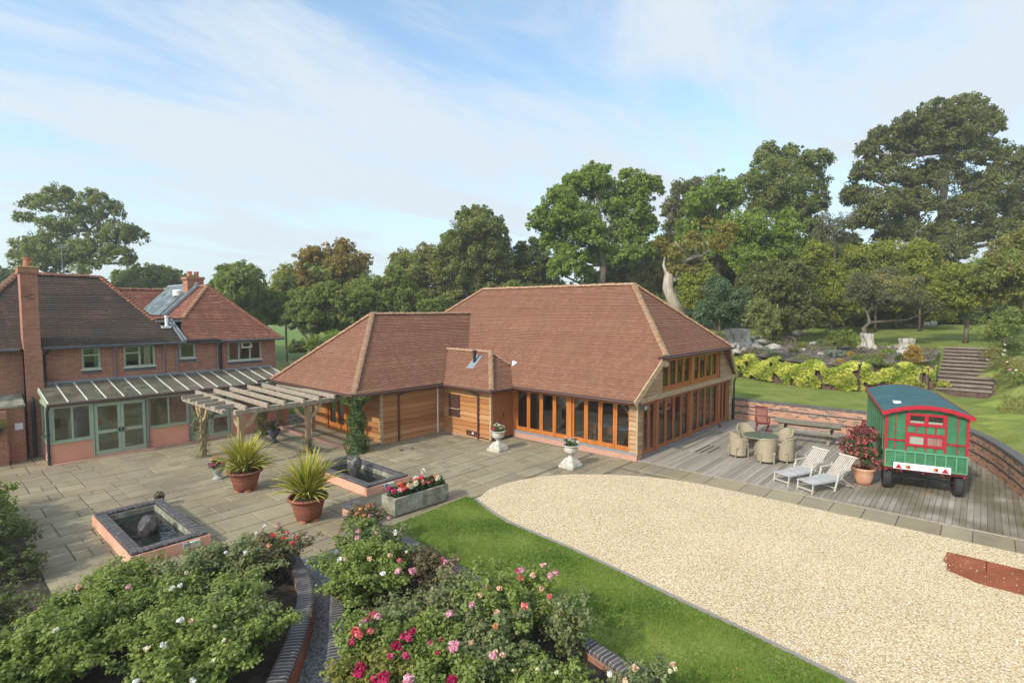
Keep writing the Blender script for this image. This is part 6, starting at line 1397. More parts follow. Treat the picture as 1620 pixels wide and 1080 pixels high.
def stump(c, r, h, label, seed, lean=0, roots=5):
    rnd = random.Random(seed); t = thing('tree_stump', label, 'stump', c, rnd.uniform(0, 6), 'bleached stumps on the rockery'); m = M(); n_ = 22; V = []
    lob = [rnd.uniform(-.18, .18) for _ in range(n_)]; L_ = 7
    for j in range(L_+1):
        f = j/L_; rr = r*(1.35-.55*min(1, f*2)+.12*max(0, f-.6)) if True else r
        for k in range(n_):
            a = 2*math.pi*k/n_; q = rr*(1+lob[k]*(1.4-f)+.10*math.sin(k*2.1+f*4)); V.append((q*math.cos(a)+lean*f, q*math.sin(a), h*f*(1+.10*math.sin(k*1.3)*f)))
    F = [[j*n_+k, j*n_+(k+1) % n_, (j+1)*n_+(k+1) % n_, (j+1)*n_+k] for j in range(L_) for k in range(n_)]+[[L_*n_+k for k in range(n_)]]; m.add(V, F); m.build('trunk', 'stump', t)
    m = M()
    for i in range(roots):
        a = 2*math.pi*i/roots+rnd.uniform(-.3, .3); p = [Vector((r*1.0*math.cos(a), r*1.0*math.sin(a), h*.28))]
        for q in range(4): p.append(p[-1]+Vector((math.cos(a)*r*.35+rnd.uniform(-.1, .1), math.sin(a)*r*.35+rnd.uniform(-.1, .1), -h*.10+rnd.uniform(-.06, .06))))
        m.tube(p, [r*.28, r*.22, r*.17, r*.1, r*.04], 7)
    m.build('roots', 'stump', t); return t
def bz(x, y): return max(2.2, hup(x)) if x > interp(SW, y) else hz_(x, y)
def onbank(px, py, guess=(24, 0)):
    r = ray(px, py); t = 20.0
    for i in range(2400):
        q = CAM+r*t
        if q.z <= bz(q.x, q.y): return q
        t += .03
    return q
for (px, py, r, h, lb, sd, lean) in ((1168, 547, 1.0, 1.35, 'huge bleached root stump nearest the barn roof corner', 1, .3), (1150, 553, .6, .65, 'twisted grey root mass under the huge stump by the barn', 2, .1), (1374, 549, .40, 1.05, 'tall narrow bleached stump beside the round green bush', 3, .15), (1434, 548, .55, .72, 'broad flat topped stump near the top of the steps', 4, 0), (1428, 556, .35, .35, 'low splintered stump beneath the flat topped one', 6, .1)):
    q = onbank(px, py+4); stump((q.x, q.y, q.z-.06), r, h, lb, sd, lean)
i = 0
for (px, py, rx, lb) in ((1180, 556, .42, 'grey boulder below the huge stump'), (1204, 542, .5, 'pale boulder under the willowy shrub'), (1222, 553, .62, 'long flat grey boulder in the middle of the rockery'), (1240, 536, .35, 'dark boulder beside the tufted pale shrub'), (1262, 530, .55, 'flat grey slab of rock by the lawn edge'), (1195, 536, .45, 'jagged boulder behind the long flat one'), (1287, 545, .4, 'grey rock left of the round green bush'), (1300, 562, .3, 'small rock beneath the silver shrub'), (1425, 561, .42, 'flat rock beside the steps'), (1272, 556, .3, 'small brown rock in the bare mulch')):
    q = onbank(px, py); i += 1; rock('boulder', lb, (q.x, q.y, q.z+rx*.12), (rx*1.35, rx*1.05, rx*.62), 40+i, 'stump' if i in (5, 9) else 'stone', 'rock', 'rocks on the rockery', 2, .22)
for i, (px, lb) in enumerate(((1273, 'log seat at the back of the lawn, leftmost'), (1312, 'log seat at the back of the lawn left of the apple tree'), (1398, 'log seat at the back of the lawn behind the apple trunk'), (1440, 'log seat at the back of the lawn right of the apple tree'), (1463, 'short log standing near the rightmost log seat'), (1474, 'upright log end right of all the log seats'))):
    q = onbank(px, 519-i*.6); m = M(); d = Vector((.66, -.75, 0)).normalized()*(.75 if i < 4 else .3); m.tube([q-d+Vector((0, 0, .25)), q+d+Vector((0, 0, .25))], [.27, .25], 12); tag(m.build('log', 'bark' if i == 1 else 'stump'), lb, 'log', 'logs along the back of the lawn')
# field fence left of the barn
fp = [D(498, 532, 62), D(525, 536, 54), D(555, 541, 48)]
fn = thing('field_fence', 'pale post and rail fence at the field edge behind the barn wing', 'fence', (fp[0].x, fp[0].y, 0), world=True)
for i in range(7):
    f = i/6*2; a, b = fp[int(min(f, 1.99))], fp[int(min(f, 1.99))+1]; p = a.lerp(b, f-int(min(f, 1.99))); m = M(); m.beam((p.x, p.y, -.05), (p.x, p.y, p.z+1.25 if 0 else 1.9), .12, .12); m.build('post', 'oakgrey', fn)
for z in (1.1, 1.75): m = M(); m.beam((fp[0].x, fp[0].y, z), (fp[1].x, fp[1].y, z), .05, .12); m.beam((fp[1].x, fp[1].y, z), (fp[2].x, fp[2].y, z), .05, .12); m.build('rail', 'oakgrey', fn)
g2 = thing('trellis_fence', 'low grey trellis fence behind the right end of the house', 'fence', (0, 26, 0), world=True)
a, b = D(437, 569, 33), D(458, 575, 31)
m = M()
for i in range(10): p = a.lerp(b, i/9); m.beam((p.x, p.y, .6), (p.x, p.y, p.z+.05), .04, .03)
m.build('pales', 'oakgrey', g2); m = M(); m.beam(a, b, .05, .08); m.build('rail', 'oakgrey', g2)
# ================================================================== TREES AND SHRUBS
def lm(n, cols, tr=.38): MT[n] = leafmat(n, cols, tr)
lm('lf_ash', [(0.112, 0.140, 0.039), (0.189, 0.218, 0.057), (0.284, 0.305, 0.091)], .42)
lm('lf_bright', [(0.120, 0.187, 0.031), (0.206, 0.281, 0.048), (0.309, 0.383, 0.075)], .42)
lm('lf_dark', [(0.069, 0.090, 0.031), (0.116, 0.146, 0.048), (0.189, 0.218, 0.069)], .42)
lm('lf_oak', [(0.095, 0.109, 0.034), (0.154, 0.168, 0.049), (0.240, 0.246, 0.075)], .42)
lm('lf_mid', [(0.112, 0.156, 0.035), (0.189, 0.234, 0.052), (0.292, 0.320, 0.075)], .42)
lm('lf_olive', [(0.164, 0.164, 0.048), (0.257, 0.242, 0.068), (0.360, 0.328, 0.101)], .42)
lm('lf_yellow', [(.155, .185, .03), (.25, .27, .042), (.40, .375, .062)], .42)
lm('lf_rust', [(0.164, 0.145, 0.039), (0.275, 0.206, 0.055), (0.412, 0.272, 0.068)], .42)
lm('lf_willow', [(.17, .185, .06), (.25, .26, .09), (.34, .34, .13)])
lm('lf_autumn', [(.14, .16, .035), (.24, .21, .045), (.36, .24, .05)])
lm('lf_blue', [(0.069, 0.118, 0.055), (0.112, 0.172, 0.078), (0.172, 0.234, 0.104)], .42)
lm('lf_twig', [(.11, .11, .05), (.175, .17, .08), (.24, .23, .12)])
lm('lf_ivy', [(.20, .26, .03), (.42, .45, .06), (.62, .60, .14)])
lm('lf_silver', [(.16, .19, .13), (.24, .27, .19), (.33, .35, .26)])
lm('lf_heather', [(0.150, 0.125, 0.088), (0.250, 0.213, 0.150), (0.350, 0.312, 0.237)])
lm('lf_gold', [(0.275, 0.163, 0.037), (0.425, 0.263, 0.050), (0.525, 0.362, 0.075)])
lm('lf_rose', [(.105, .15, .03), (.19, .245, .052), (.29, .34, .09)])
lm('lf_rosegrey', [(.11, .145, .05), (.19, .225, .085), (.27, .295, .125)])
lm('lf_rosered', [(.10, .10, .045), (.165, .145, .065), (.22, .16, .085)])
lm('lf_roseyel', [(.11, .14, .035), (.19, .215, .05), (.34, .29, .06)])
lm('lf_dryrose', [(0.175, 0.125, 0.075), (0.275, 0.200, 0.125), (0.375, 0.288, 0.188)], .2)
def ground_z(x, y):
    if x > 10.3 and y < 26: return bz(x, y)
    return 0
def tree(label, cat, px, d, blobs, mat, leaf=.24, dens=260, clump=.3, trunk=None, name='tree', group=None, tw=.35, bark='bark', seed=0, base_py=None, inner=.3, limbs=True, mats2=None, jd=1.0, low=None, fill=2):
    """blobs: (px, py, rx_px, ry_px) surveyed at distance d -> real crown masses spread in depth"""
    rng = np.random.default_rng(seed+1); B = []
    for i, b in enumerate(blobs):
        dd = d+rng.uniform(-1, 1)*jd*b[2]*d/FPX*.8+(b[4] if len(b) > 4 else 0); c = D(b[0], b[1], dd); rx, rz = b[2]*1.1*dd/FPX, b[3]*1.3*dd/FPX
        B.append((tuple(c), (rx, rx*rng.uniform(.8, 1.05), rz), 1))
    for (c, r, k) in list(B):
        for _ in range(fill):
            v = rng.normal(size=3); v /= np.linalg.norm(v); f = rng.uniform(.42, .72); B.append((tuple(np.array(c)+v*np.array(r)*rng.uniform(.6, .95)), tuple(np.array(r)*f), 1))
    NB = len(blobs); bx = D(px, 500, d); gz = ground_z(bx.x, bx.y); base = Vector((bx.x, bx.y, gz-.1))
    t = thing(name, label, cat, base, world=True, group=group)
    P, T, O = crown_points(B, dens*1.25, clump*.85, rng, inner, .95)
    leaves('crown', P, leaf*.9, mat, T, t, .35, O, .65, rng=rng)
    if mats2:
        for (bl2, mt2, de2) in mats2:
            B2 = [(tuple(D(b[0], b[1], d-.6)), (b[2]*d/FPX, b[2]*d/FPX, b[3]*d/FPX), 1) for b in bl2]
            P, T, O = crown_points(B2, de2, clump, rng, inner); leaves('coloured_sprays', P, leaf, mt2, T, t, .35, O, .65, rng=rng)
    if limbs:
        m = M(); cz = sum(b[0][2] for b in B)/len(B); top = max(b[0][2] for b in B)
        if trunk: pts = [base]+[D(x, y, d) for x, y in trunk]
        else: pts = [base, base+Vector((0, 0, (cz-gz)*.5)), Vector((sum(b[0][0] for b in B)/len(B), sum(b[0][1] for b in B)/len(B), cz)), Vector((sum(b[0][0] for b in B)/len(B), sum(b[0][1] for b in B)/len(B), top))]
        n = len(pts); m.tube(pts, [tw*(1-.8*i/(n-1)) for i in range(n)], 9); m.build('trunk', bark, t, smooth=True)
        m = M()
        for (c, r, k) in B[:NB]:
            c = Vector(c); s = min(pts[1:], key=lambda p: (p-c).length+max(0, p.z-c.z)*2); L0 = (c-s).length
            if L0 < .3: continue
            mid = s.lerp(c, .5)+Vector((rng.uniform(-.1, .1)*L0, rng.uniform(-.1, .1)*L0, -.06*L0)); r0 = min(tw*.5, .05+L0*.022); m.tube([s, mid, c], [r0, r0*.7, r0*.4], 6, False)
            for q in range(4):
                dv = Vector(rng.normal(size=3)); dv.z = abs(dv.z)*.6; e = c+Vector((dv.x*r[0], dv.y*r[1], dv.z*r[2]))*.4; m.tube([mid.lerp(c, .6), c.lerp(e, .5)+Vector((0, 0, .05*r[2])), e], [r0*.45, r0*.3, r0*.12], 5, False)
        if m.v: m.build('limbs', bark, t, smooth=True)
    return t
GT = 'trees behind the buildings'
# left
tree('tall open crowned ash tree behind the old dark roof', 'tree', 130, 58, [(95, 318, 30, 17), (60, 325, 22, 12), (40, 345, 14, 8), (150, 322, 24, 16), (178, 335, 16, 14), (130, 350, 30, 20), (85, 365, 26, 16), (190, 372, 22, 18), (215, 375, 15, 14), (160, 388, 24, 18), (45, 395, 22, 14), (25, 405, 10, 8), (80, 400, 34, 22), (130, 412, 38, 26), (185, 408, 22, 16), (60, 425, 30, 16), (205, 415, 12, 10)], 'lf_ash', .26, 190, .30, [(128, 450), (130, 410), (140, 365), (120, 330)], tw=.5, seed=1, inner=.2, fill=0, group=GT)
tree('dark round topped tree at the far left edge', 'tree', 5, 70, [(5, 440, 18, 14), (-15, 450, 20, 16)], 'lf_dark', .3, 260, seed=2, group=GT)
tree('low dark green tree between the two house roofs', 'tree', 240, 66, [(215, 440, 18, 14), (245, 437, 26, 13), (275, 443, 18, 12), (240, 456, 50, 18), (195, 446, 14, 10)], 'lf_mid', .28, 260, seed=3, group=GT)
tree('rounded green tree right of the back chimney', 'tree', 378, 50, [(360, 440, 18, 16), (385, 432, 20, 14), (405, 448, 14, 18), (345, 455, 14, 14), (375, 462, 34, 22), (400, 478, 30, 20), (365, 490, 34, 20)], 'lf_mid', .24, 260, seed=4, group=GT, tw=.25)
tree('yellowing green tree at the gap beside the field', 'tree', 452, 56, [(445, 447, 16, 16), (462, 436, 18, 16), (440, 470, 20, 18), (470, 462, 24, 22), (450, 488, 26, 14)], 'lf_yellow', .24, 130, seed=5, group=GT, tw=.12, mats2=[([(455, 460, 26, 28)], 'lf_mid', 200)])
tree('bronze topped tree with twin peaks above the hedge', 'tree', 525, 54, [(545, 395, 16, 14), (495, 408, 18, 14), (520, 415, 30, 20), (565, 420, 16, 16), (505, 440, 28, 20), (550, 445, 32, 24), (480, 425, 10, 12)], 'lf_rust', .24, 230, seed=6, group=GT, tw=.22, mats2=[([(530, 440, 44, 26)], 'lf_mid', 190)])
tree('bushy green hedgerow tree behind the wing roof, left', 'tree', 490, 46, [(480, 480, 24, 18), (515, 472, 26, 18), (540, 490, 24, 20), (500, 500, 30, 18), (465, 498, 16, 14), (560, 480, 26, 18)], 'lf_mid', .22, 260, seed=7, group=GT, tw=.2)
tree('bushy dark hedgerow tree behind the wing ridge', 'tree', 610, 48, [(585, 460, 30, 20), (625, 462, 30, 22), (600, 485, 40, 22), (650, 480, 30, 20), (570, 485, 26, 20), (690, 488, 28, 14), (560, 508, 26, 14)], 'lf_mid', .22, 260, seed=8, group=GT, tw=.25)
tree('olive topped tree left of the tall conical one', 'tree', 655, 56, [(640, 415, 20, 16), (675, 402, 16, 14), (660, 432, 34, 22), (625, 438, 16, 16), (695, 435, 20, 26), (655, 458, 36, 20)], 'lf_olive', .24, 180, seed=9, group=GT, tw=.3, mats2=[([(660, 430, 36, 30)], 'lf_mid', 120)])
tree('tall dark conical tree behind the barn roof left end', 'tree', 752, 56, [(735, 345, 14, 14), (765, 345, 20, 15), (785, 362, 14, 14), (750, 370, 36, 22), (730, 395, 32, 22), (780, 395, 30, 22), (755, 420, 50, 26), (715, 430, 24, 24), (795, 430, 22, 24), (750, 450, 54, 18), (708, 455, 22, 18)], 'lf_ash', .24, 330, seed=10, group=GT, tw=.45, inner=.4)
tree('small dark tree in the dip beside the bright maple', 'tree', 832, 58, [(825, 405, 16, 16), (845, 392, 14, 12), (850, 420, 24, 22), (815, 435, 22, 20), (850, 445, 26, 14)], 'lf_dark', .24, 280, seed=11, group=GT, tw=.25, mats2=[([(835, 435, 22, 16)], 'lf_yellow', 60)])
tree('huge bright green maple rising behind the barn ridge', 'tree', 945, 52, [(945, 285, 26, 20), (915, 300, 26, 20), (885, 318, 26, 18), (1000, 292, 26, 18), (1028, 305, 18, 18), (860, 352, 22, 16), (900, 345, 36, 24), (960, 325, 34, 26), (1010, 335, 26, 22), (875, 385, 22, 24), (925, 375, 36, 24), (985, 370, 36, 22), (1025, 360, 14, 16), (905, 415, 26, 22), (950, 410, 30, 16), (985, 405, 24, 16), (1010, 395, 20, 18), (880, 430, 16, 16), (925, 438, 18, 12)], 'lf_bright', .25, 300, .28, [(950, 460), (955, 420), (948, 370), (945, 310)], tw=.6, seed=12, group=GT, inner=.3)
tree('loose dark tree between the maple and the dead oak', 'tree', 1080, 66, [(1075, 310, 18, 18), (1100, 302, 18, 14), (1060, 335, 14, 16), (1090, 335, 24, 20), (1065, 365, 18, 16), (1055, 395, 14, 16)], 'lf_oak', .28, 200, .3, seed=13, group=GT, inner=.2, fill=0)
tree('dark understorey tree beneath the loose dark one', 'tree', 1020, 60, [(1030, 425, 24, 22), (1000, 440, 26, 18), (1060, 430, 24, 26), (1085, 455, 26, 22), (960, 452, 24, 12), (1045, 460, 30, 16)], 'lf_dark', .26, 300, seed=14, group=GT, inner=.4)
tree('mid green ash with a rounded top right of the dead oak', 'tree', 1135, 52, [(1135, 300, 22, 18), (1110, 325, 26, 20), (1150, 325, 24, 22), (1120, 355, 30, 22), (1090, 370, 20, 18), (1140, 385, 34, 20)], 'lf_bright', .24, 230, seed=15, group=GT, tw=.3, mats2=[([(1110, 360, 26, 16), (1145, 372, 30, 16)], 'lf_autumn', 90)])
tree('tall airy ash tree with swept branches beside the great oak', 'tree', 1245, 58, [(1215, 250, 22, 18), (1250, 255, 22, 18), (1290, 255, 26, 14), (1225, 280, 36, 22), (1280, 290, 30, 20), (1185, 300, 22, 20), (1240, 315, 40, 24), (1295, 320, 18, 14), (1205, 335, 28, 18), (1270, 345, 28, 20), (1290, 375, 16, 16)], 'lf_ash', .26, 230, .28, [(1235, 460), (1240, 380), (1242, 310), (1235, 260)], tw=.5, seed=16, group=GT, inner=.2, fill=1)
tree('light green tree in front of the airy ash', 'tree', 1225, 46, [(1200, 365, 34, 22), (1245, 370, 26, 22), (1175, 390, 26, 24), (1225, 400, 40, 22), (1190, 420, 36, 20)], 'lf_bright', .22, 250, seed=17, group=GT, tw=.25)
tree('great dark oak towering at the right edge', 'tree', 1495, 56, [(1525, 172, 28, 14), (1480, 182, 28, 16), (1440, 200, 24, 16), (1560, 195, 18, 20), (1510, 205, 44, 22), (1400, 232, 26, 18), (1370, 240, 16, 14), (1460, 235, 36, 22), (1530, 245, 40, 24), (1595, 255, 24, 20), (1365, 275, 20, 16), (1410, 275, 32, 22), (1480, 285, 40, 24), (1560, 295, 34, 22), (1620, 285, 24, 24), (1350, 310, 20, 16), (1390, 322, 34, 20), (1450, 330, 34, 20), (1530, 335, 36, 20), (1600, 330, 34, 22), (1375, 355, 26, 14), (1430, 368, 36, 16), (1500, 375, 40, 18), (1570, 372, 40, 18), (1640, 350, 30, 22), (1495, 400, 34, 16)], 'lf_oak', .26, 250, .27, [(1492, 450), (1493, 400), (1490, 330), (1500, 240), (1515, 190)], tw=.75, seed=18, group=GT, inner=.22, fill=1)
# dead-limbed oak: bleached bare trunk and forked limbs, with a little autumn leaf
t = tree('half dead oak with a pale bare forked trunk and orange sprays', 'tree', 1078, 41, [(1060, 400, 16, 10), (1100, 385, 20, 12), (1135, 385, 22, 12), (1070, 425, 12, 10), (1150, 365, 16, 10), (1045, 385, 14, 8)], 'lf_autumn', .2, 120, .3, limbs=False, seed=19, mats2=[([(1090, 395, 36, 14), (1070, 430, 10, 12)], 'lf_olive', 90)])
m = M(); dd = 41
base = D(1082, 505, dd); m.tube([base, D(1066, 480, dd), D(1056, 455, dd), D(1058, 438, dd), D(1066, 428, dd+.4)], [.46, .44, .40, .38, .26], 10)
m.tube([D(1058, 447, dd), D(1071, 440, dd), D(1074, 425, dd), D(1084, 412, dd), D(1098, 406, dd-.5), D(1112, 404, dd-1)], [.22, .26, .24, .20, .15, .08], 8)
m.tube([D(1094, 407, dd-.3), D(1080, 396, dd-.6), D(1072, 388, dd-.8), D(1068, 382, dd-.9)], [.15, .12, .09, .05], 7); m.tube([D(1110, 404, dd-.9), D(1122, 396, dd-1.2), D(1118, 380, dd-1)], [.09, .06, .03], 6); m.tube([D(1058, 440, dd), D(1050, 420, dd+.5), D(1052, 405, dd+.5)], [.2, .12, .06], 7); m.tube([D(1066, 432, dd+.4), D(1062, 424, dd+.4)], [.28, .2], 8)
m.build('trunk', 'palebark', t, smooth=True)
GS = 'shrubs and small trees along the back of the lawn'
tree('yellow green hornbeam shrub beside the pale oak trunk', 'shrub', 1110, 38, [(1100, 460, 18, 20), (1120, 450, 16, 18), (1095, 480, 14, 16), (1125, 480, 18, 18)], 'lf_yellow', .17, 240, seed=20, group=GS, tw=.12, name='shrub')
tree('blue green holly bush left of the huge stump', 'shrub', 1140, 36, [(1135, 470, 26, 24), (1160, 480, 22, 20), (1125, 495, 24, 18), (1155, 500, 24, 16), (1110, 500, 14, 14)], 'lf_blue', .15, 420, seed=21, group=GS, tw=.12, name='shrub', inner=.4)
tree('dark brownish hawthorn tree behind the willowy shrub', 'tree', 1225, 41, [(1215, 435, 34, 16), (1255, 440, 30, 18), (1200, 455, 30, 18), (1235, 465, 46, 20), (1270, 475, 26, 20), (1210, 485, 36, 18), (1250, 500, 40, 14), (1195, 505, 26, 14), (1225, 508, 44, 10)], 'lf_oak', .18, 330, seed=22, group=GS, tw=.11, mats2=[([(1230, 460, 50, 36)], 'lf_dark', 140)])
tree('golden green field maple right of the hawthorn', 'tree', 1315, 43, [(1290, 400, 20, 16), (1280, 420, 16, 14), (1325, 455, 28, 18), (1310, 475, 32, 18), (1300, 440, 20, 18), (1330, 492, 30, 14), (1300, 500, 28, 14), (1345, 480, 20, 16)], 'lf_yellow', .18, 270, seed=23, group=GS, tw=.11)
tree('bare twiggy brown tree below the airy ash', 'tree', 1320, 50, [(1310, 365, 24, 16), (1335, 355, 18, 14), (1300, 385, 16, 12), (1330, 380, 22, 12)], 'lf_twig', .16, 150, .3, seed=24, group=GS, tw=.15)
tree('broad yellow green tree below the great oak, left', 'tree', 1385, 46, [(1360, 405, 26, 14), (1400, 400, 30, 14), (1350, 425, 24, 16), (1395, 422, 36, 16), (1375, 442, 40, 14), (1360, 465, 34, 18), (1400, 480, 34, 16)], 'lf_yellow', .18, 300, seed=25, group=GS, tw=.11, mats2=[([(1380, 425, 46, 22)], 'lf_mid', 150)])
tree('yellow green tree with pointed top below the great oak', 'tree', 1455, 45, [(1455, 395, 18, 14), (1440, 412, 24, 16), (1470, 415, 20, 18), (1450, 432, 30, 16), (1465, 450, 24, 14), (1460, 470, 30, 16), (1475, 488, 28, 14)], 'lf_yellow', .18, 300, seed=26, group=GS, tw=.11)
tree('dark laurel thicket shading the back of the lawn', 'shrub', 1400, 52, [(1280, 500, 40, 20), (1340, 500, 44, 22), (1410, 495, 46, 24), (1480, 492, 46, 26), (1540, 490, 44, 26), (1600, 490, 44, 26), (1650, 480, 40, 30), (1230, 508, 36, 14), (1440, 465, 40, 22), (1520, 455, 40, 22)], 'lf_dark', .28, 420, seed=27, group=GS, name='shrub', inner=.45, limbs=False)
tree('spreading old apple tree with grey twiggy crown and forked trunk', 'tree', 1380, 36, [(1365, 450, 20, 14), (1400, 442, 26, 13), (1440, 455, 24, 14), (1380, 465, 30, 14), (1420, 470, 34, 14), (1350, 468, 14, 12), (1460, 475, 22, 12), (1480, 488, 14, 8), (1395, 482, 26, 9)], 'lf_twig', .13, 330, .3, [(1366, 519), (1376, 510), (1372, 495), (1385, 480), (1400, 465)], tw=.17, seed=28, mats2=[([(1400, 458, 46, 22), (1440, 470, 30, 14)], 'lf_olive', 150)])
tree('young yellowing tree with a bare forked trunk on the lawn', 'tree', 1529, 36.5, [(1510, 445, 26, 18), (1545, 435, 24, 18), (1530, 460, 36, 20), (1495, 468, 22, 14), (1560, 465, 22, 18), (1520, 480, 34, 12)], 'lf_yellow', .16, 300, .28, [(1529, 522), (1530, 505), (1528, 490), (1530, 465)], tw=.17, seed=29, mats2=[([(1530, 455, 44, 28)], 'lf_mid', 170)])
tree('olive green tree with ivy trunk at the right edge of the lawn', 'tree', 1592, 34, [(1590, 400, 26, 20), (1615, 390, 26, 18), (1575, 425, 26, 20), (1610, 425, 34, 22), (1585, 452, 32, 20), (1630, 455, 26, 22), (1560, 450, 18, 16), (1600, 475, 34, 14)], 'lf_olive', .17, 300, .28, [(1588, 540), (1592, 515), (1594, 490), (1596, 460)], tw=.17, seed=30, mats2=[([(1590, 435, 44, 40)], 'lf_mid', 150)])
tree('grey green bush at the foot of the right hand tree', 'shrub', 1575, 30.5, [(1570, 520, 20, 16), (1590, 508, 20, 16), (1575, 535, 22, 14), (1600, 522, 14, 12)], 'lf_mid', .12, 320, seed=31, group=GS, name='shrub', limbs=False)
tree('feathery yellow green willowy shrub beside the huge stump', 'shrub', 1205, 31, [(1200, 488, 16, 14), (1215, 498, 16, 16), (1195, 508, 18, 14), (1210, 518, 20, 12)], 'lf_willow', .12, 380, seed=32, name='shrub', limbs=False)
# dense far hedgerow and woodland edge that read as one mass
def hedgerow(name, label, spec, mats, leaf, dens, seed):
    rng = np.random.default_rng(seed)
    for mt in mats:
        B = []
        for (px, py, rx, ry, d) in spec:
            for q in range(3):
                if rng.random() < 1/len(mats)+.12:
                    dd = d+rng.uniform(-2, 2.5); c = D(px+rng.uniform(-.5, .5)*rx, py+rng.uniform(-.35, .45)*ry, dd); s_ = dd/FPX; f = rng.uniform(.55, .95); B.append((tuple(c), (rx*s_*f, rx*s_*f, ry*s_*f), 1))
        P, T, O = crown_points(B, dens, .27, rng, .35); o = leaves(name, P, leaf, mt, T, None, .35, O, .65, rng=rng); tag(o, label[mt], 'hedgerow', kind='stuff')
hedgerow('hedgerow', {'lf_mid': 'continuous mid green hedgerow foliage along the field behind the buildings', 'lf_dark': 'darker shaded leafage within the hedgerow behind the buildings', 'lf_olive': 'olive tinted leafage within the hedgerow behind the buildings'}, [(x, 478+8*math.sin(x*.03), 34, 26, 60) for x in range(190, 430, 30)]+[(x, 478+10*math.sin(x*.05), 34, 28, 57) for x in range(440, 880, 28)]+[(x, 500, 34, 18, 55) for x in range(445, 760, 30)]+[(x, 512+4*math.sin(x), 26, 14, 48) for x in range(492, 640, 22)]+[(x, 498, 28, 24, 56) for x in (400, 420, 350, 375)], ('lf_mid', 'lf_dark', 'lf_olive'), .27, 330, 5)
hedgerow('woodland_edge', {'lf_dark': 'dark leafage of the woodland edge behind the upper lawn', 'lf_mid': 'mid green leafage of the woodland edge behind the upper lawn', 'lf_olive': 'olive leafage of the woodland edge behind the upper lawn'}, [(x, 440+14*math.sin(x*.021), 40, 34, 57) for x in range(960, 1680, 32)]+[(x, 486, 40, 26, 55) for x in range(1050, 1680, 36)]+[(x, 400+12*math.sin(x*.03), 34, 30, 60) for x in range(1040, 1360, 36)], ('lf_dark', 'lf_mid', 'lf_olive'), .28, 330, 6)
# rockery plants, rooted on the bed
def bush(label, px, py, rx, ry, mat, leaf, dens, clump=.3, seed=0, name='shrub', cat='shrub', group='plants on the rockery', inner=.3, d=None):
    q = onbank(px, py) if d is None else D(px, py, d); dd = (q-CAM).dot(FW); s = dd/FPX; rng = np.random.default_rng(seed+77); c = q+Vector((0, 0, ry*s*.75))
    B = [((c.x, c.y, c.z), (rx*s, rx*s*.9, ry*s), 1)]+[((c.x+rng.uniform(-.5, .5)*rx*s, c.y+rng.uniform(-.5, .5)*rx*s, c.z+rng.uniform(-.3, .3)*ry*s), (rx*s*.6, rx*s*.6, ry*s*.6), 1) for _ in range(3)]
    P, T, O = crown_points(B, dens, clump, rng, inner); t = thing(name, label, cat, q, world=True, group=group); leaves('foliage', P, leaf, mat, T, t, .35, O, rng=rng); return t
bush('round clipped green bush in the middle of the rockery', 1333, 558, 25, 22, 'lf_mid', .09, 1100, .2, 1, inner=.5)
bush('tufted pale heather mound behind the rocks', 1248, 543, 14, 9, 'lf_heather', .09, 900, .3, 2)
bush('golden brown conifer by the top of the sleeper steps', 1444, 578, 13, 20, 'lf_gold', .08, 1000, .3, 3)
bush('silver grey shrub in front of the round green bush', 1318, 566, 17, 8, 'lf_silver', .08, 900, .3, 4)
bush('low green cushion plant below the round bush', 1355, 572, 12, 6, 'lf_mid', .08, 900, .3, 5)
bush('low green spreading juniper near the narrow stump', 1380, 578, 18, 7, 'lf_mid', .08, 900, .3, 6)
bush('small green tussock beside the broad flat stump', 1405, 562, 12, 6, 'lf_bright', .08, 900, .3, 7)
bush('yellow green dwarf shrub on the bare mulch', 1270, 552, 8, 7, 'lf_yellow', .07, 1200, .3, 8)
bush('yellowish spiky shrub just right of the willowy one', 1238, 530, 12, 9, 'lf_yellow', .08, 900, .3, 9)
bush('dry brown heather clump along the wall top', 1290, 572, 16, 5, 'lf_heather', .08, 700, .3, 10)
bush('straggling brown sedum clump left on the rockery', 1190, 560, 14, 6, 'lf_heather', .08, 700, .3, 11)
bush('small dark shrub by the lower rockery corner', 1425, 574, 9, 8, 'lf_dark', .07, 1200, .3, 12)
bush('tuft of tawny grass in the middle of the mulch', 1345, 566, 8, 6, 'lf_gold', .07, 800, .3, 13)
bush('purplish sage clump near the wall top centre', 1228, 566, 12, 5, 'lf_rosegrey', .07, 800, .3, 14)
# leaf litter and low heathery cover scattered through the rockery
rng = np.random.default_rng(31); P = []
for i in range(16000):
    y = rng.uniform(-7.2, 6); x = rng.uniform(interp(SW, y)+.2, 25.4)
    if math.sin(x*1.7+y)*math.sin(y*1.9-x*.6)+rng.uniform(-.7, .7) < .0: continue
    P.append((x, y, max(2.2, hup(x))+.08+rng.uniform(0, .16)))
P = np.array(P); o = leaves('ground_cover', P, .10, 'lf_heather', np.clip(.5+.4*np.sin(P[:, 0]*2+P[:, 1])+rng.uniform(-.3, .3, len(P)), 0, 1), None, .5, None, .5, .1, rng); tag(o, 'brown heathery ground cover and litter on the rockery', 'ground cover', kind='stuff')
sel = np.sin(P[:, 0]*1.3)*np.sin(P[:, 1]*1.1) > .35; o = leaves('ground_cover', P[sel]+np.array((.1, .1, .06)), .09, 'lf_mid', rng.uniform(0, 1, sel.sum()), None, .5, None, .6, .1, rng); tag(o, 'patches of low green cover on the rockery', 'ground cover', kind='stuff')
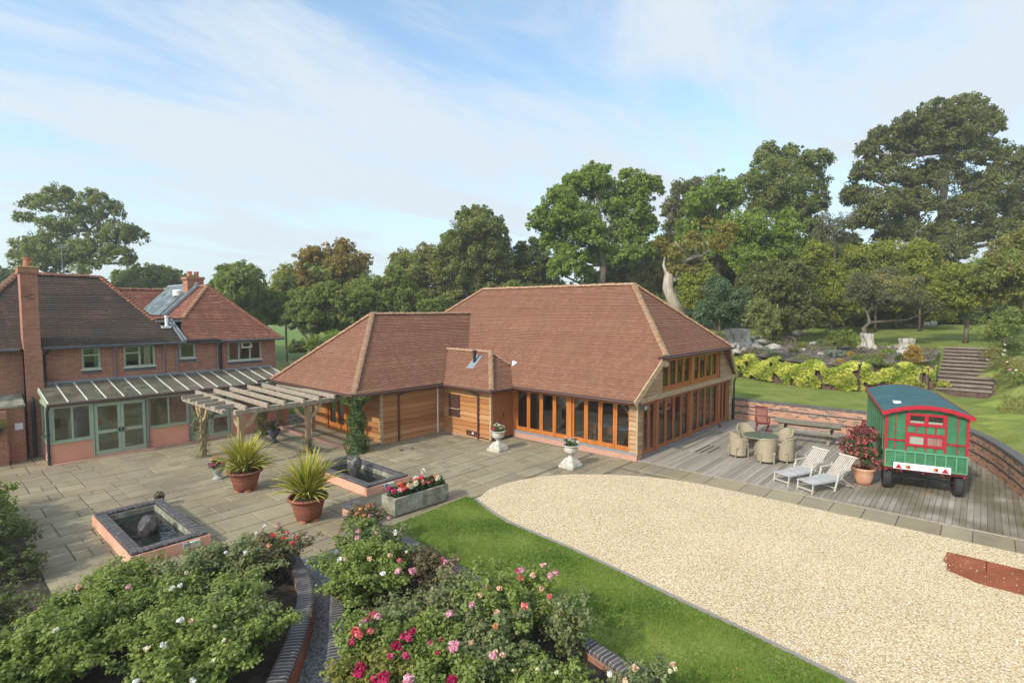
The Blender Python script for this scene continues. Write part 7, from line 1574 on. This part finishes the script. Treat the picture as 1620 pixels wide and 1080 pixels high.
for i, (px, py, rx, ry, mt, lb) in enumerate(((1212, 560, 10, 7, 'lf_silver', 'pale santolina mound left of the mulch'), (1256, 560, 9, 6, 'lf_mid', 'green thyme mound below the heather'), (1300, 548, 9, 7, 'lf_rosegrey', 'greyish lavender left of the round bush'), (1362, 560, 10, 7, 'lf_heather', 'brown dried flower clump right of the round bush'), (1392, 570, 10, 7, 'lf_olive', 'olive cushion between narrow stump and steps'), (1412, 585, 12, 6, 'lf_mid', 'green tuft on the wall top near the golden conifer'), (1180, 570, 12, 6, 'lf_mid', 'green tuft on the wall top by the barn roof'), (1330, 576, 10, 5, 'lf_gold', 'tawny tuft on the wall top below the silver shrub'))): bush(lb, px, py, rx, ry, mt, .075, 1000, .3, 60+i)
# golden ivy hanging over the sleepers: three separate drifts
def ivy(label, ys, seed, holes):
    rng = np.random.default_rng(seed); P = []; O = []
    n = int(abs(ys[1]-ys[0])*2300); y = rng.uniform(min(ys), max(ys), n); u = rng.uniform(0, 1, n)
    x = np.array([interp(SW, a) for a in y]); k = np.sin(y*2.3+seed)*.5+np.sin(y*5.1+seed*2)*.3; lo = 1.08+.15*(k > .35)+.18*np.clip(k, -1, 1); hi = 2.42+.18*np.sin(y*3.3+seed)
    z = lo+(hi-lo)*u**.8; bul = .12+.16*np.sin(math.pi*np.clip(u, 0, 1))*(1+.4*k)+rng.uniform(0, .10, n); back = rng.uniform(0, 1, n)**.5
    keep = np.ones(n, bool)
    gapf = np.sin(y*3.1+seed*1.7+np.sin(z*2.6)*1.2)*.5+np.sin(y*7.3-z*4.1+seed)*.35+np.sin(z*6.1+y*1.3)*.25
    keep &= gapf < (.62-.55*np.clip((1.95-z)/.9, 0, 1)+rng.uniform(-.12, .12, n))
    x2 = x-.15-bul*back; top = u > .93; x2[top] += rng.uniform(.1, .9, top.sum())
    P = np.column_stack([x2, y, z])[keep]; O = np.column_stack([-np.ones(len(P)), np.zeros(len(P)), np.full(len(P), .5)])
    t = thing('golden_ivy', label, 'ivy', (interp(SW, sum(ys)/2)-.3, sum(ys)/2, 1.0), world=True, group='golden ivy on the sleeper wall')
    T = np.clip(.5+.35*np.sin(P[:, 1]*4+P[:, 2]*5)+rng.uniform(-.3, .3, len(P)), 0, 1); leaves('leaves', P, .15, 'lf_ivy', T, t, .3, O, .85, rng=rng)
ivy('golden ivy drift on the sleepers nearest the barn', (4.5, -.8), 1, [(2.2, 1.2, .45)])
ivy('golden ivy drift on the middle of the sleeper wall with dark gaps', (-.9, -4.2), 2, [(-1.15, 1.8, .55), (-2.6, 1.35, .5), (-3.75, 1.6, .5), (-1.7, 1.2, .3)])
ivy('golden ivy drift on the sleepers behind the caravan roof', (-4.4, -7.35), 3, [(-5.4, 1.2, .3)])
bush('spill of golden ivy at the foot of the steps', 1488, 612, 14, 6, 'lf_ivy', .09, 500, .3, 20, name='golden_ivy', cat='ivy', group=None)
# wild flowers and long grass on the bank right of the steps
rng = np.random.default_rng(9); P = []
for i in range(26000):
    x = rng.uniform(14, 31); y = rng.uniform(-17, -9.9)
    if math.sin(x*.9)*math.sin(y*1.1+1)+rng.uniform(-.6, .8) < .1: continue
    P.append((x, y, hz_(x, y)+rng.uniform(0, .22)))
P = np.array(P); o = leaves('long_grass', P, .16, 'lf_olive', rng.uniform(0, 1, len(P)), None, -.1, None, .25, 0, rng); tag(o, 'rough long grass on the bank right of the steps', 'grass', kind='stuff')
for i, (px, py, lb) in enumerate(((1605, 560, 'straggly pink shrub rose on the bank, nearest the bush'), (1585, 585, 'sparse shrub rose halfway up the bank beside the steps'), (1612, 610, 'dry shrub rose on the bank at the right edge'), (1570, 570, 'thin rose briar beside the top steps'))):
    t = bush(lb, px, py, 18, 13, 'lf_olive' if i % 2 else 'lf_mid', .09, 420, .35, 30+i, name='shrub_rose', group='shrub roses on the bank'); q = Vector(t.location)
    for k in range(5): c = q+Vector((rng.uniform(-.6, .6), rng.uniform(-.6, .6), rng.uniform(.3, .9))); cluster('rose_bloom', [c], .06, 14, .07, 'rosepink' if k % 2 else 'whitefl', t, rng=rng)
# bushes left of the barn wing, by the field
bush('dark hedge shrub between the house corner and the wing roof', 470, 562, 16, 14, 'lf_dark', .12, 500, .3, 40, group=None, d=33)
bush('leafy green shrub with yellow tips beside the wing roof edge', 500, 556, 22, 14, 'lf_mid', .12, 480, .3, 41, group=None, d=32)
bush('rounded green shrub above the wing roof hip', 530, 540, 18, 10, 'lf_bright', .12, 480, .3, 42, group=None, d=36)
# left border
def nearbush(name, label, cat, blobs, mat, leaf, dens, clump, seed, loc, extra=None):
    rng = np.random.default_rng(seed+300); t = thing(name, label, cat, loc, world=True)
    P, T, O = crown_points(blobs, dens, clump, rng, .35); leaves('foliage', P, leaf, mat, T, t, .35, O, .6, rng=rng); return t
nearbush('shrub', 'bright green feathery shrub at the left edge by the house', 'shrub', [((-16.5, 10.2, .55), (.75, 1.1, .55), 1), ((-16.6, 9.0, .75), (.8, .9, .6), 1), ((-16.2, 8.2, .5), (.55, .7, .5), 1), ((-17.3, 9.8, .9), (.9, 1, .7), 1)], 'lf_bright', .075, 2000, .28, 1, (-16.5, 9.4, .03))
nearbush('shrub', 'dark green spreading shrub beside the courtyard paving, left', 'shrub', [((-16.3, 6.9, .5), (.6, .8, .55), 1), ((-16.5, 5.9, .6), (.75, .8, .65), 1), ((-16.8, 7.6, .7), (.8, .8, .6), 1), ((-16.2, 5.2, .3), (.55, .5, .35), 1)], 'lf_dark', .065, 2400, .28, 2, (-16.5, 6.4, .03))
# climbers
def climber(label, x, y, hts, r, mat, dens, seed, name='climbing_plant', cat='climber', lf=.06):
    rng = np.random.default_rng(seed+500); n = dens; z = hts[0]+(hts[1]-hts[0])*rng.uniform(0, 1, n); a = rng.uniform(0, 6.283, n); rr = np.array([interp(r, q) for q in z])*rng.uniform(.55, 1.1, n)*(1+.25*np.sin(z*7+a*2))
    P = np.column_stack([x+rr*np.cos(a), y+rr*np.sin(a), z]); O = np.column_stack([np.cos(a), np.sin(a), np.full(n, .3)]); t = thing(name, label, cat, (x, y, 0), world=True); leaves('leaves', P, lf, mat, np.clip(.5+.4*np.sin(z*9+a*3)+rng.uniform(-.3, .3, n), 0, 1), t, .2, O, .8, rng=rng)
    m = M()
    for k in range(4): m.tube([(x+.12*math.cos(q*1.1+k*1.6), y+.12*math.sin(q*1.1+k*1.6), hts[1]*q/8*.95) for q in range(9)], .014, 5)
    m.build('stems', 'bark', t); return t
climber('thick ivy clothing the corner post of the barn porch', -6.06, 8.62, (.0, 2.2), [(0, .42), (.5, .36), (1.4, .26), (1.75, .24), (2.0, .42), (2.25, .5)], 'leafy', 5200, 1, 'ivy_column', 'ivy', .065)
climber('thin climbing rose on the left pergola post', -10.18, 12.43, (.0, 1.8), [(0, .34), (.6, .24), (1.2, .30), (1.8, .36)], 'lf_rosegrey', 620, 2, lf=.055)
climber('dense dark climber on the rear pergola post', -7.2, 14.3, (.0, 1.9), [(0, .3), (1, .26), (2, .3)], 'lf_dark', 1500, 3, lf=.06)
climber('wisp of climber at the foot of the front pergola post', -7.35, 9.92, (.0, .6), [(0, .3), (.6, .16)], 'lf_mid', 260, 4, lf=.05)
t = nearbush('basket_plant', 'sprig of yellow leaves and dark basket on the lower brick wall', 'hanging basket', [((-15.45, 16.3, 1.45), (.35, .25, .2), 1)], 'lf_yellow', .07, 1200, .3, 9, (-15.45, 16.3, 1.3)); m = M(); m.lathe([(.05, -.22), (.18, -.1), (.25, .06), (.22, .06)], 14, (-15.45, 16.33, 1.32)); m.build('basket', 'darkstone', t)
# ================================================================== ROSES
GR1, GR2 = 'rose bushes in the left bed', 'rose bushes in the right bed'
bloomcache = {}
def bloom(par, p, mat, r=.05):
    key = (mat, round(r, 3))
    if key not in bloomcache:
        rng = np.random.default_rng(len(bloomcache)+900); q = rng.normal(size=(46, 3)); q /= np.linalg.norm(q, axis=1)[:, None]; q *= (rng.uniform(.3, 1, 46)**.5)[:, None]*np.array((r, r, r*.75))
        bloomcache[key] = leaves('rose_bloom', q, r*.95, mat, rng.uniform(0, 1, 46), None, .4, q/r, .9, .2, rng); o = bloomcache[key]
    else: o = bloomcache[key].copy(); COL.objects.link(o)
    o.parent = par; o.location = Vector(p)-Vector(par.location); o.rotation_euler = (random.uniform(-.5, .5), random.uniform(-.5, .5), random.uniform(0, 6))
def rosebush(x, y, h, r, mat, label, group, seed, blooms=(), dens=1.0, z0=.2, lf=.056, move=True):
    r *= 1.15; rng = np.random.default_rng(seed+2000)
    blooms = [(*G(px, py, z0+h*rng.uniform(.84, 1.02)), mt, br) for px, py, mt, br in blooms]
    if blooms and move:
        mx_, my_ = sum(b[0] for b in blooms)/len(blooms), sum(b[1] for b in blooms)/len(blooms); x, y = x*.25+mx_*.75, y*.25+my_*.75; r = max(r, min(1.05, 1.1*max(math.hypot(b[0]-x, b[1]-y) for b in blooms)))
    t = thing('rose_bush', label, 'rose bush', (x, y, z0), world=True, group=group); m = M(); P = []; O = []; T = []
    ns = max(9, int(r*30))
    for i in range(ns):                                  # arching canes with pinnate leaves along them
        a = rng.uniform(0, 6.283); lean = r*rng.uniform(.15, 1.0); hh = h*rng.uniform(.62, 1.06)*(1-.25*lean/r); p0 = Vector((x+rng.uniform(-.12, .12), y+rng.uniform(-.12, .12), z0)); tip = Vector((x+math.cos(a)*lean, y+math.sin(a)*lean, z0+hh)); mid = p0.lerp(tip, .55)+Vector((0, 0, hh*.12)); pts = [p0, p0.lerp(mid, .5)+Vector((0, 0, hh*.03)), mid, mid.lerp(tip, .5)+Vector((0, 0, hh*.02)), tip]; m.tube(pts, [.012, .010, .008, .006, .003], 5, False)
        for k in range(int(62*dens)):
            f = rng.uniform(.12, 1)**.8; j = min(3, int(f*4)); c = pts[j].lerp(pts[j+1], f*4-j); dv = Vector(rng.normal(size=3)); dv.z = abs(dv.z)*.3-.05; dv.normalize(); ln = rng.uniform(.08, .17); ct = rng.uniform(0, 1)
            for q in range(5):                             # leaflets
                e = c+dv*ln*(.45+.14*q)+Vector(rng.normal(size=3))*.022; P.append(tuple(e)); O.append(tuple(dv+Vector((0, 0, .8)))); T.append(.25*ct+.45*f+rng.uniform(0, .3))
    leaves('foliage', np.array(P), lf, mat, np.array(T), t, .6, np.array(O), .72, .15, rng); m.build('canes', 'bark', t)
    for (bx, by, bz_, mt, br) in blooms: bloom(t, (bx, by, bz_), mt, br)
    return t
def rb(px, py, d): p = D(px, py, d); return p
def blooms_at(lst):                                      # surveyed positions (x px, y px, distance)
    return [(px, py, mt, r*(.72 if mt in ('whitefl', 'creamy') else .86)) for px, py, d, mt, r in lst]
L_ = GR1
rosebush(-15.75, 2.35, .85, .8, 'lf_rose', 'leafy rose with reddish tips at the top left of the left bed', L_, 1, blooms_at([(124, 928, 10.3, 'peach', .05), (203, 928, 10.4, 'rosepink', .04)]))
rosebush(-14.35, 1.75, .85, .8, 'lf_rose', 'leafy rose below the pond in the left bed', L_, 2, blooms_at([(272, 930, 10.3, 'whitefl', .05), (285, 925, 10.3, 'whitefl', .045)]))
rosebush(-13.05, 1.75, .95, .75, 'lf_rosegrey', 'white flowered rose nearest the pond box in the left bed', L_, 3, blooms_at([(388, 873, 11.6, 'whitefl', .05), (357, 873, 11.6, 'whitefl', .04), (405, 843, 11.8, 'whitefl', .045), (418, 832, 11.9, 'whitefl', .045), (295, 905, 10.9, 'creamy', .045)]))
rosebush(-12.75, 1.2, .95, .5, 'lf_rosered', 'rose with red and orange blooms beside the low wall end', L_, 4, blooms_at([(432, 846, 11.8, 'scarlet', .05), (448, 850, 11.8, 'scarlet', .045), (463, 858, 11.8, 'scarlet', .045), (455, 842, 11.9, 'coral', .045), (440, 828, 11.9, 'rosepink', .05), (426, 862, 11.6, 'orangefl', .045), (470, 849, 11.8, 'coral', .035)]))
rosebush(-15.9, 1.9, 1.05, .9, 'lf_rose', 'dense leafy rose at the far left of the left bed', L_, 5, blooms_at([(88, 996, 9.2, 'whitefl', .045)]))
rosebush(-14.55, .9, 1.1, .9, 'lf_rose', 'dense leafy rose in the middle of the left bed', L_, 6, blooms_at([(286, 980, 9.4, 'whitefl', .06), (301, 983, 9.4, 'peach', .04), (258, 1020, 8.8, 'whitefl', .05), (232, 1026, 8.7, 'creamy', .05)]))
rosebush(-13.45, .55, 1.05, .7, 'lf_rose', 'pale leafed rose leaning over the curved path wall', L_, 7, blooms_at([(355, 1012, 9.2, 'creamy', .035), (340, 990, 9.5, 'creamy', .035)]))
rosebush(-16.2, .2, 1.0, .9, 'lf_rose', 'bushy rose in the bottom left corner of the picture', L_, 8)
rosebush(-15.0, -.7, 1.0, .8, 'lf_rose', 'bushy rose at the bottom of the left bed', L_, 9, blooms_at([(305, 1076, 8.2, 'whitefl', .05), (215, 1078, 8.2, 'whitefl', .045), (338, 1043, 8.7, 'creamy', .035)]))
rosebush(-14.15, -.75, 1.0, .62, 'lf_rosegrey', 'grey green rose by the path at the bottom of the left bed', L_, 10)
rosebush(-16.9, 2.3, .9, .8, 'lf_dark', 'dark shrub rose behind the others at the left edge', L_, 11)
rosebush(-14.9, 1.75, 1.0, .7, 'lf_rose', 'rose filling the gap in the heart of the left bed', L_, 12, (), .9)
rosebush(-13.85, 1.35, .95, .65, 'lf_rosegrey', 'greyish rose between the pond and the path wall', L_, 13, (), .9)
rosebush(-15.1, 1.95, .8, .7, 'lf_rose', 'low rose between two taller ones at upper left of the bed', L_, 14, (), .9)
rosebush(-13.95, -.15, 1.0, .62, 'lf_rose', 'rose leaning on the curved wall above the path bottom', L_, 15, (), .9)
rosebush(-15.55, .75, 1.0, .75, 'lf_rose', 'tangled rose low in the left bed', L_, 16, (), .9)
L_ = GR2
rosebush(-11.7, -.75, .95, .6, 'lf_rose', 'rose behind the dense green one in the right bed', L_, 39, (), .9)
rosebush(-11.15, .5, .95, .5, 'lf_rose', 'rose between the pale pink and the white one', L_, 40, (), .9)
rosebush(-11.95, -5.2, .6, .5, 'lf_rose', 'low rose at the bottom edge of the picture by the lawn wall', L_, 41, (), .9)
rosebush(-12.4, -2.75, .9, .6, 'lf_rosegrey', 'rose amid the crimson and coral ones', L_, 42, (), .9)
rosebush(-10.45, 1.75, .8, .38, 'lf_rosered', 'orange flowered rose on the brick pier corner', L_, 21, blooms_at([(570, 805, 13.4, 'orangefl', .06), (582, 800, 13.4, 'orangefl', .055), (565, 812, 13.3, 'orangefl', .05), (590, 797, 13.4, 'coral', .045), (576, 815, 13.2, 'orangefl', .05), (585, 815, 13.2, 'rosepink', .045)]), 1.0, .25)
rosebush(-10.75, .95, 1.0, .6, 'lf_rosegrey', 'pale pink rose at the head of the right bed', L_, 22, blooms_at([(567, 840, 12.2, 'rosepink', .055), (565, 850, 12.1, 'rosepink', .05), (625, 842, 12.3, 'whitefl', .065), (560, 872, 11.7, 'whitefl', .04), (595, 842, 12.3, 'rosepink', .035), (615, 818, 12.6, 'rosepink', .04)]))
rosebush(-11.55, .1, 1.05, .7, 'lf_rose', 'leafy rose with white blooms overhanging the slate path', L_, 23, blooms_at([(537, 884, 10.9, 'whitefl', .06), (546, 882, 10.9, 'rosepink', .045), (606, 906, 10.5, 'whitefl', .06), (630, 903, 10.6, 'rosepink', .06), (652, 903, 10.6, 'rosepink', .065), (632, 886, 11, 'coral', .05), (617, 878, 11, 'peach', .045), (643, 872, 11.2, 'whitefl', .035), (585, 883, 11, 'peach', .05)]))
rosebush(-10.95, -.35, .8, .4, 'lf_rosered', 'brownish leaved rose beside the lawn wall', L_, 24, blooms_at([(705, 888, 11.2, 'rosepink', .05), (700, 884, 11.2, 'coral', .04)]), .7)
rosebush(-12.2, -.95, 1.05, .72, 'lf_rose', 'dense green rose above the path wall curve', L_, 25)
rosebush(-11.35, -1.4, 1.0, .7, 'lf_rosegrey', 'blue green rose with one pink bloom in mid bed', L_, 26, blooms_at([(711, 970, 9.6, 'rosepink', .06), (746, 957, 9.8, 'rosepink', .055), (760, 940, 10, 'peach', .055), (768, 934, 10.1, 'peach', .045), (774, 943, 10, 'coral', .04), (790, 930, 10.2, 'peach', .045), (770, 929, 10.2, 'magenta', .035)]))
rosebush(-12.75, -1.95, .95, .6, 'lf_rose', 'rose with bright coral clusters beside the path wall', L_, 27, blooms_at([(590, 972, 9.3, 'coral', .07), (580, 980, 9.2, 'magenta', .05), (598, 975, 9.3, 'rosepink', .06), (574, 984, 9.1, 'rosepink', .05), (562, 998, 8.9, 'coral', .07), (568, 1003, 8.9, 'coral', .06), (557, 1015, 8.7, 'magenta', .05), (586, 997, 9, 'coral', .05)]))
rosebush(-12.0, -2.3, .95, .65, 'lf_rose', 'crimson flowered rose in the middle of the right bed', L_, 28, blooms_at([(653, 998, 8.8, 'crimson', .055), (639, 1005, 8.8, 'magenta', .06), (646, 1009, 8.7, 'magenta', .05), (626, 1019, 8.6, 'crimson', .065), (630, 1022, 8.6, 'magenta', .05), (641, 1036, 8.4, 'magenta', .05), (618, 1037, 8.4, 'magenta', .045), (682, 1016, 8.7, 'magenta', .04), (693, 1030, 8.5, 'crimson', .05), (697, 1010, 8.8, 'magenta', .04)]))
rosebush(-13.1, -2.9, .85, .6, 'lf_roseyel', 'yellowing rose with deep crimson blooms by the path', L_, 29, blooms_at([(569, 1061, 8.1, 'crimson', .085), (593, 1073, 8, 'crimson', .06), (607, 1071, 8, 'crimson', .08), (571, 1053, 8.2, 'crimson', .06)]))
rosebush(-12.3, -3.5, .95, .7, 'lf_rose', 'green rose at the bottom of the right bed', L_, 30, blooms_at([(646, 1075, 7.9, 'rosepink', .075), (715, 1075, 7.9, 'crimson', .07), (718, 1022, 8.5, 'rosepink', .075)]))
rosebush(-10.95, -2.35, 1.25, .65, 'lf_rose', 'tall rose with bright pink blooms standing above the lawn wall', L_, 31, blooms_at([(825, 902, 10, 'rosepink', .06), (818, 902, 10, 'magenta', .035), (823, 913, 9.9, 'coral', .045), (843, 909, 10, 'peach', .05), (859, 893, 10.1, 'rosepink', .045), (870, 911, 10, 'rosepink', .055), (879, 905, 10, 'rosepink', .05), (857, 930, 9.8, 'peach', .045), (870, 943, 9.7, 'coral', .045), (830, 958, 9.5, 'coral', .05)]))
rosebush(-11.35, -3.3, 1.0, .7, 'lf_rosegrey', 'rose with faded peach blooms left of the tall pink one', L_, 32, blooms_at([(786, 968, 9.3, 'peach', .05), (784, 990, 9, 'orangefl', .05), (745, 1015, 8.7, 'peach', .04), (780, 1036, 8.4, 'rosepink', .05), (783, 1030, 8.4, 'peach', .04), (795, 1035, 8.4, 'peach', .04), (1000, 1070, 8, 'rosepink', .01)][:-1]))
rosebush(-11.25, -4.0, .8, .45, 'lf_rosegrey', 'grey leaved rose leaning over the lawn wall', L_, 33, (), .9)
rosebush(-11.9, -4.5, .75, .6, 'lf_rose', 'bushy green rose at the bottom right of the bed', L_, 34, blooms_at([(812, 1060, 8.1, 'creamy', .03), (850, 1058, 8.2, 'creamy', .03), (880, 1063, 8.2, 'creamy', .035)]))
rosebush(-10.98, -4.85, 1.2, .4, 'lf_rosegrey', 'tall thin rose shoot rising by the lawn wall', L_, 35, (), .7)
rosebush(-11.1, -6.1, .7, .5, 'lf_rosegrey', 'small rose with cream buds at the end of the lawn wall', L_, 36, blooms_at([(964, 1065, 8.3, 'whitefl', .045), (1005, 1056, 8.5, 'peach', .05), (989, 1076, 8.2, 'peach', .04), (1064, 1050, 8.7, 'peach', .04), (1060, 1060, 8.6, 'creamy', .04), (1068, 1058, 8.6, 'creamy', .035)]), .7)
rosebush(-11.0, -1.9, .65, .4, 'lf_dryrose', 'dry brown rose among the green ones by the lawn wall', L_, 37, (), .5)
rosebush(-11.9, -3.0, .75, .55, 'lf_dryrose', 'dry bronze leaved rose in the heart of the right bed', L_, 38, (), .45)
# ================================================================== GRASS BLADES on the front lawn
rng = np.random.default_rng(77); n = 190000; x = rng.uniform(-11.6, -6.6, n); y = rng.uniform(-9.5, 1.9, n)
def inpoly_v(x, y, P):
    c = np.zeros(len(x), bool)
    for i in range(len(P)):
        (x1, y1), (x2, y2) = P[i], P[i-1]
        if y1 == y2: continue
        c ^= ((y1 > y) != (y2 > y)) & (x < (x2-x1)*(y-y1)/(y2-y1)+x1)
    return c
k = inpoly_v(x, y, lawn); x, y = x[k], y[k]; n = len(x); a = rng.uniform(0, 6.283, n); h = rng.uniform(.018, .042, n)*(1+.3*np.sin(x*3+y*2)); wd = .006; lean = rng.normal(0, .018, (n, 2))
v = np.empty((n, 3, 3), np.float32); v[:, 0] = np.column_stack([x+wd*np.cos(a), y+wd*np.sin(a), np.full(n, .028)]); v[:, 1] = np.column_stack([x-wd*np.cos(a), y-wd*np.sin(a), np.full(n, .028)]); v[:, 2] = np.column_stack([x+lean[:, 0], y+lean[:, 1], .03+h])
me = bpy.data.meshes.new('grass'); me.vertices.add(n*3); me.vertices.foreach_set('co', v.reshape(-1)); me.loops.add(n*3); me.loops.foreach_set('vertex_index', np.arange(n*3, dtype=np.int32)); me.polygons.add(n); me.polygons.foreach_set('loop_start', np.arange(0, n*3, 3, dtype=np.int32))
try: me.polygons.foreach_set('loop_total', np.full(n, 3, dtype=np.int32))
except Exception: pass
lm('lf_grass', [(0.069, 0.144, 0.015), (0.119, 0.213, 0.025), (0.200, 0.275, 0.050)], .25); at = me.attributes.new('tint', 'FLOAT', 'POINT'); tv = np.clip(.5+.26*np.sin(x*1.7+np.sin(y*1.3)*2)+.2*np.sin(y*2.6+x)+.15*np.sin(x*5.1-y*3.3)+rng.normal(0, .22, n), 0, 1); at.data.foreach_set('value', np.repeat(tv.astype(np.float32), 3)); me.materials.append(MT['lf_grass']); me.update(); me.validate()
o = bpy.data.objects.new('grass', me); COL.objects.link(o); tag(o, 'short mown grass blades of the front lawn', 'grass', kind='stuff')

# ================================================================== AIR
hm_, hn, _b = newmat('thin_haze'); hn.nodes.remove(_b); pv = N(hn, 'ShaderNodeVolumePrincipled'); pv.inputs['Density'].default_value = .001; pv.inputs['Color'].default_value = (.9, .92, .93, 1); pv.inputs['Anisotropy'].default_value = .3; L(hn, pv.outputs[0], hn.nodes['Material Output'].inputs['Volume'])
m = M(); m.box(-640, 940, -640, 940, -1.2, 34); tag(m.build('haze', hm_, uv=False), kind='stuff')
scene.cycles.volume_bounces = 1

rng = np.random.default_rng(5); P = np.column_stack([rng.uniform(-11, -7.6, 60), rng.uniform(-9, 1.5, 60), np.full(60, .065)]); k = inpoly_v(P[:, 0], P[:, 1], lawn); o = leaves('fallen_leaves', P[k], .04, 'lf_gold', rng.uniform(0, 1, k.sum()), None, 2, None, .7, .1, rng); tag(o, 'few yellow fallen leaves and weeds on the front lawn', 'leaves', kind='stuff')
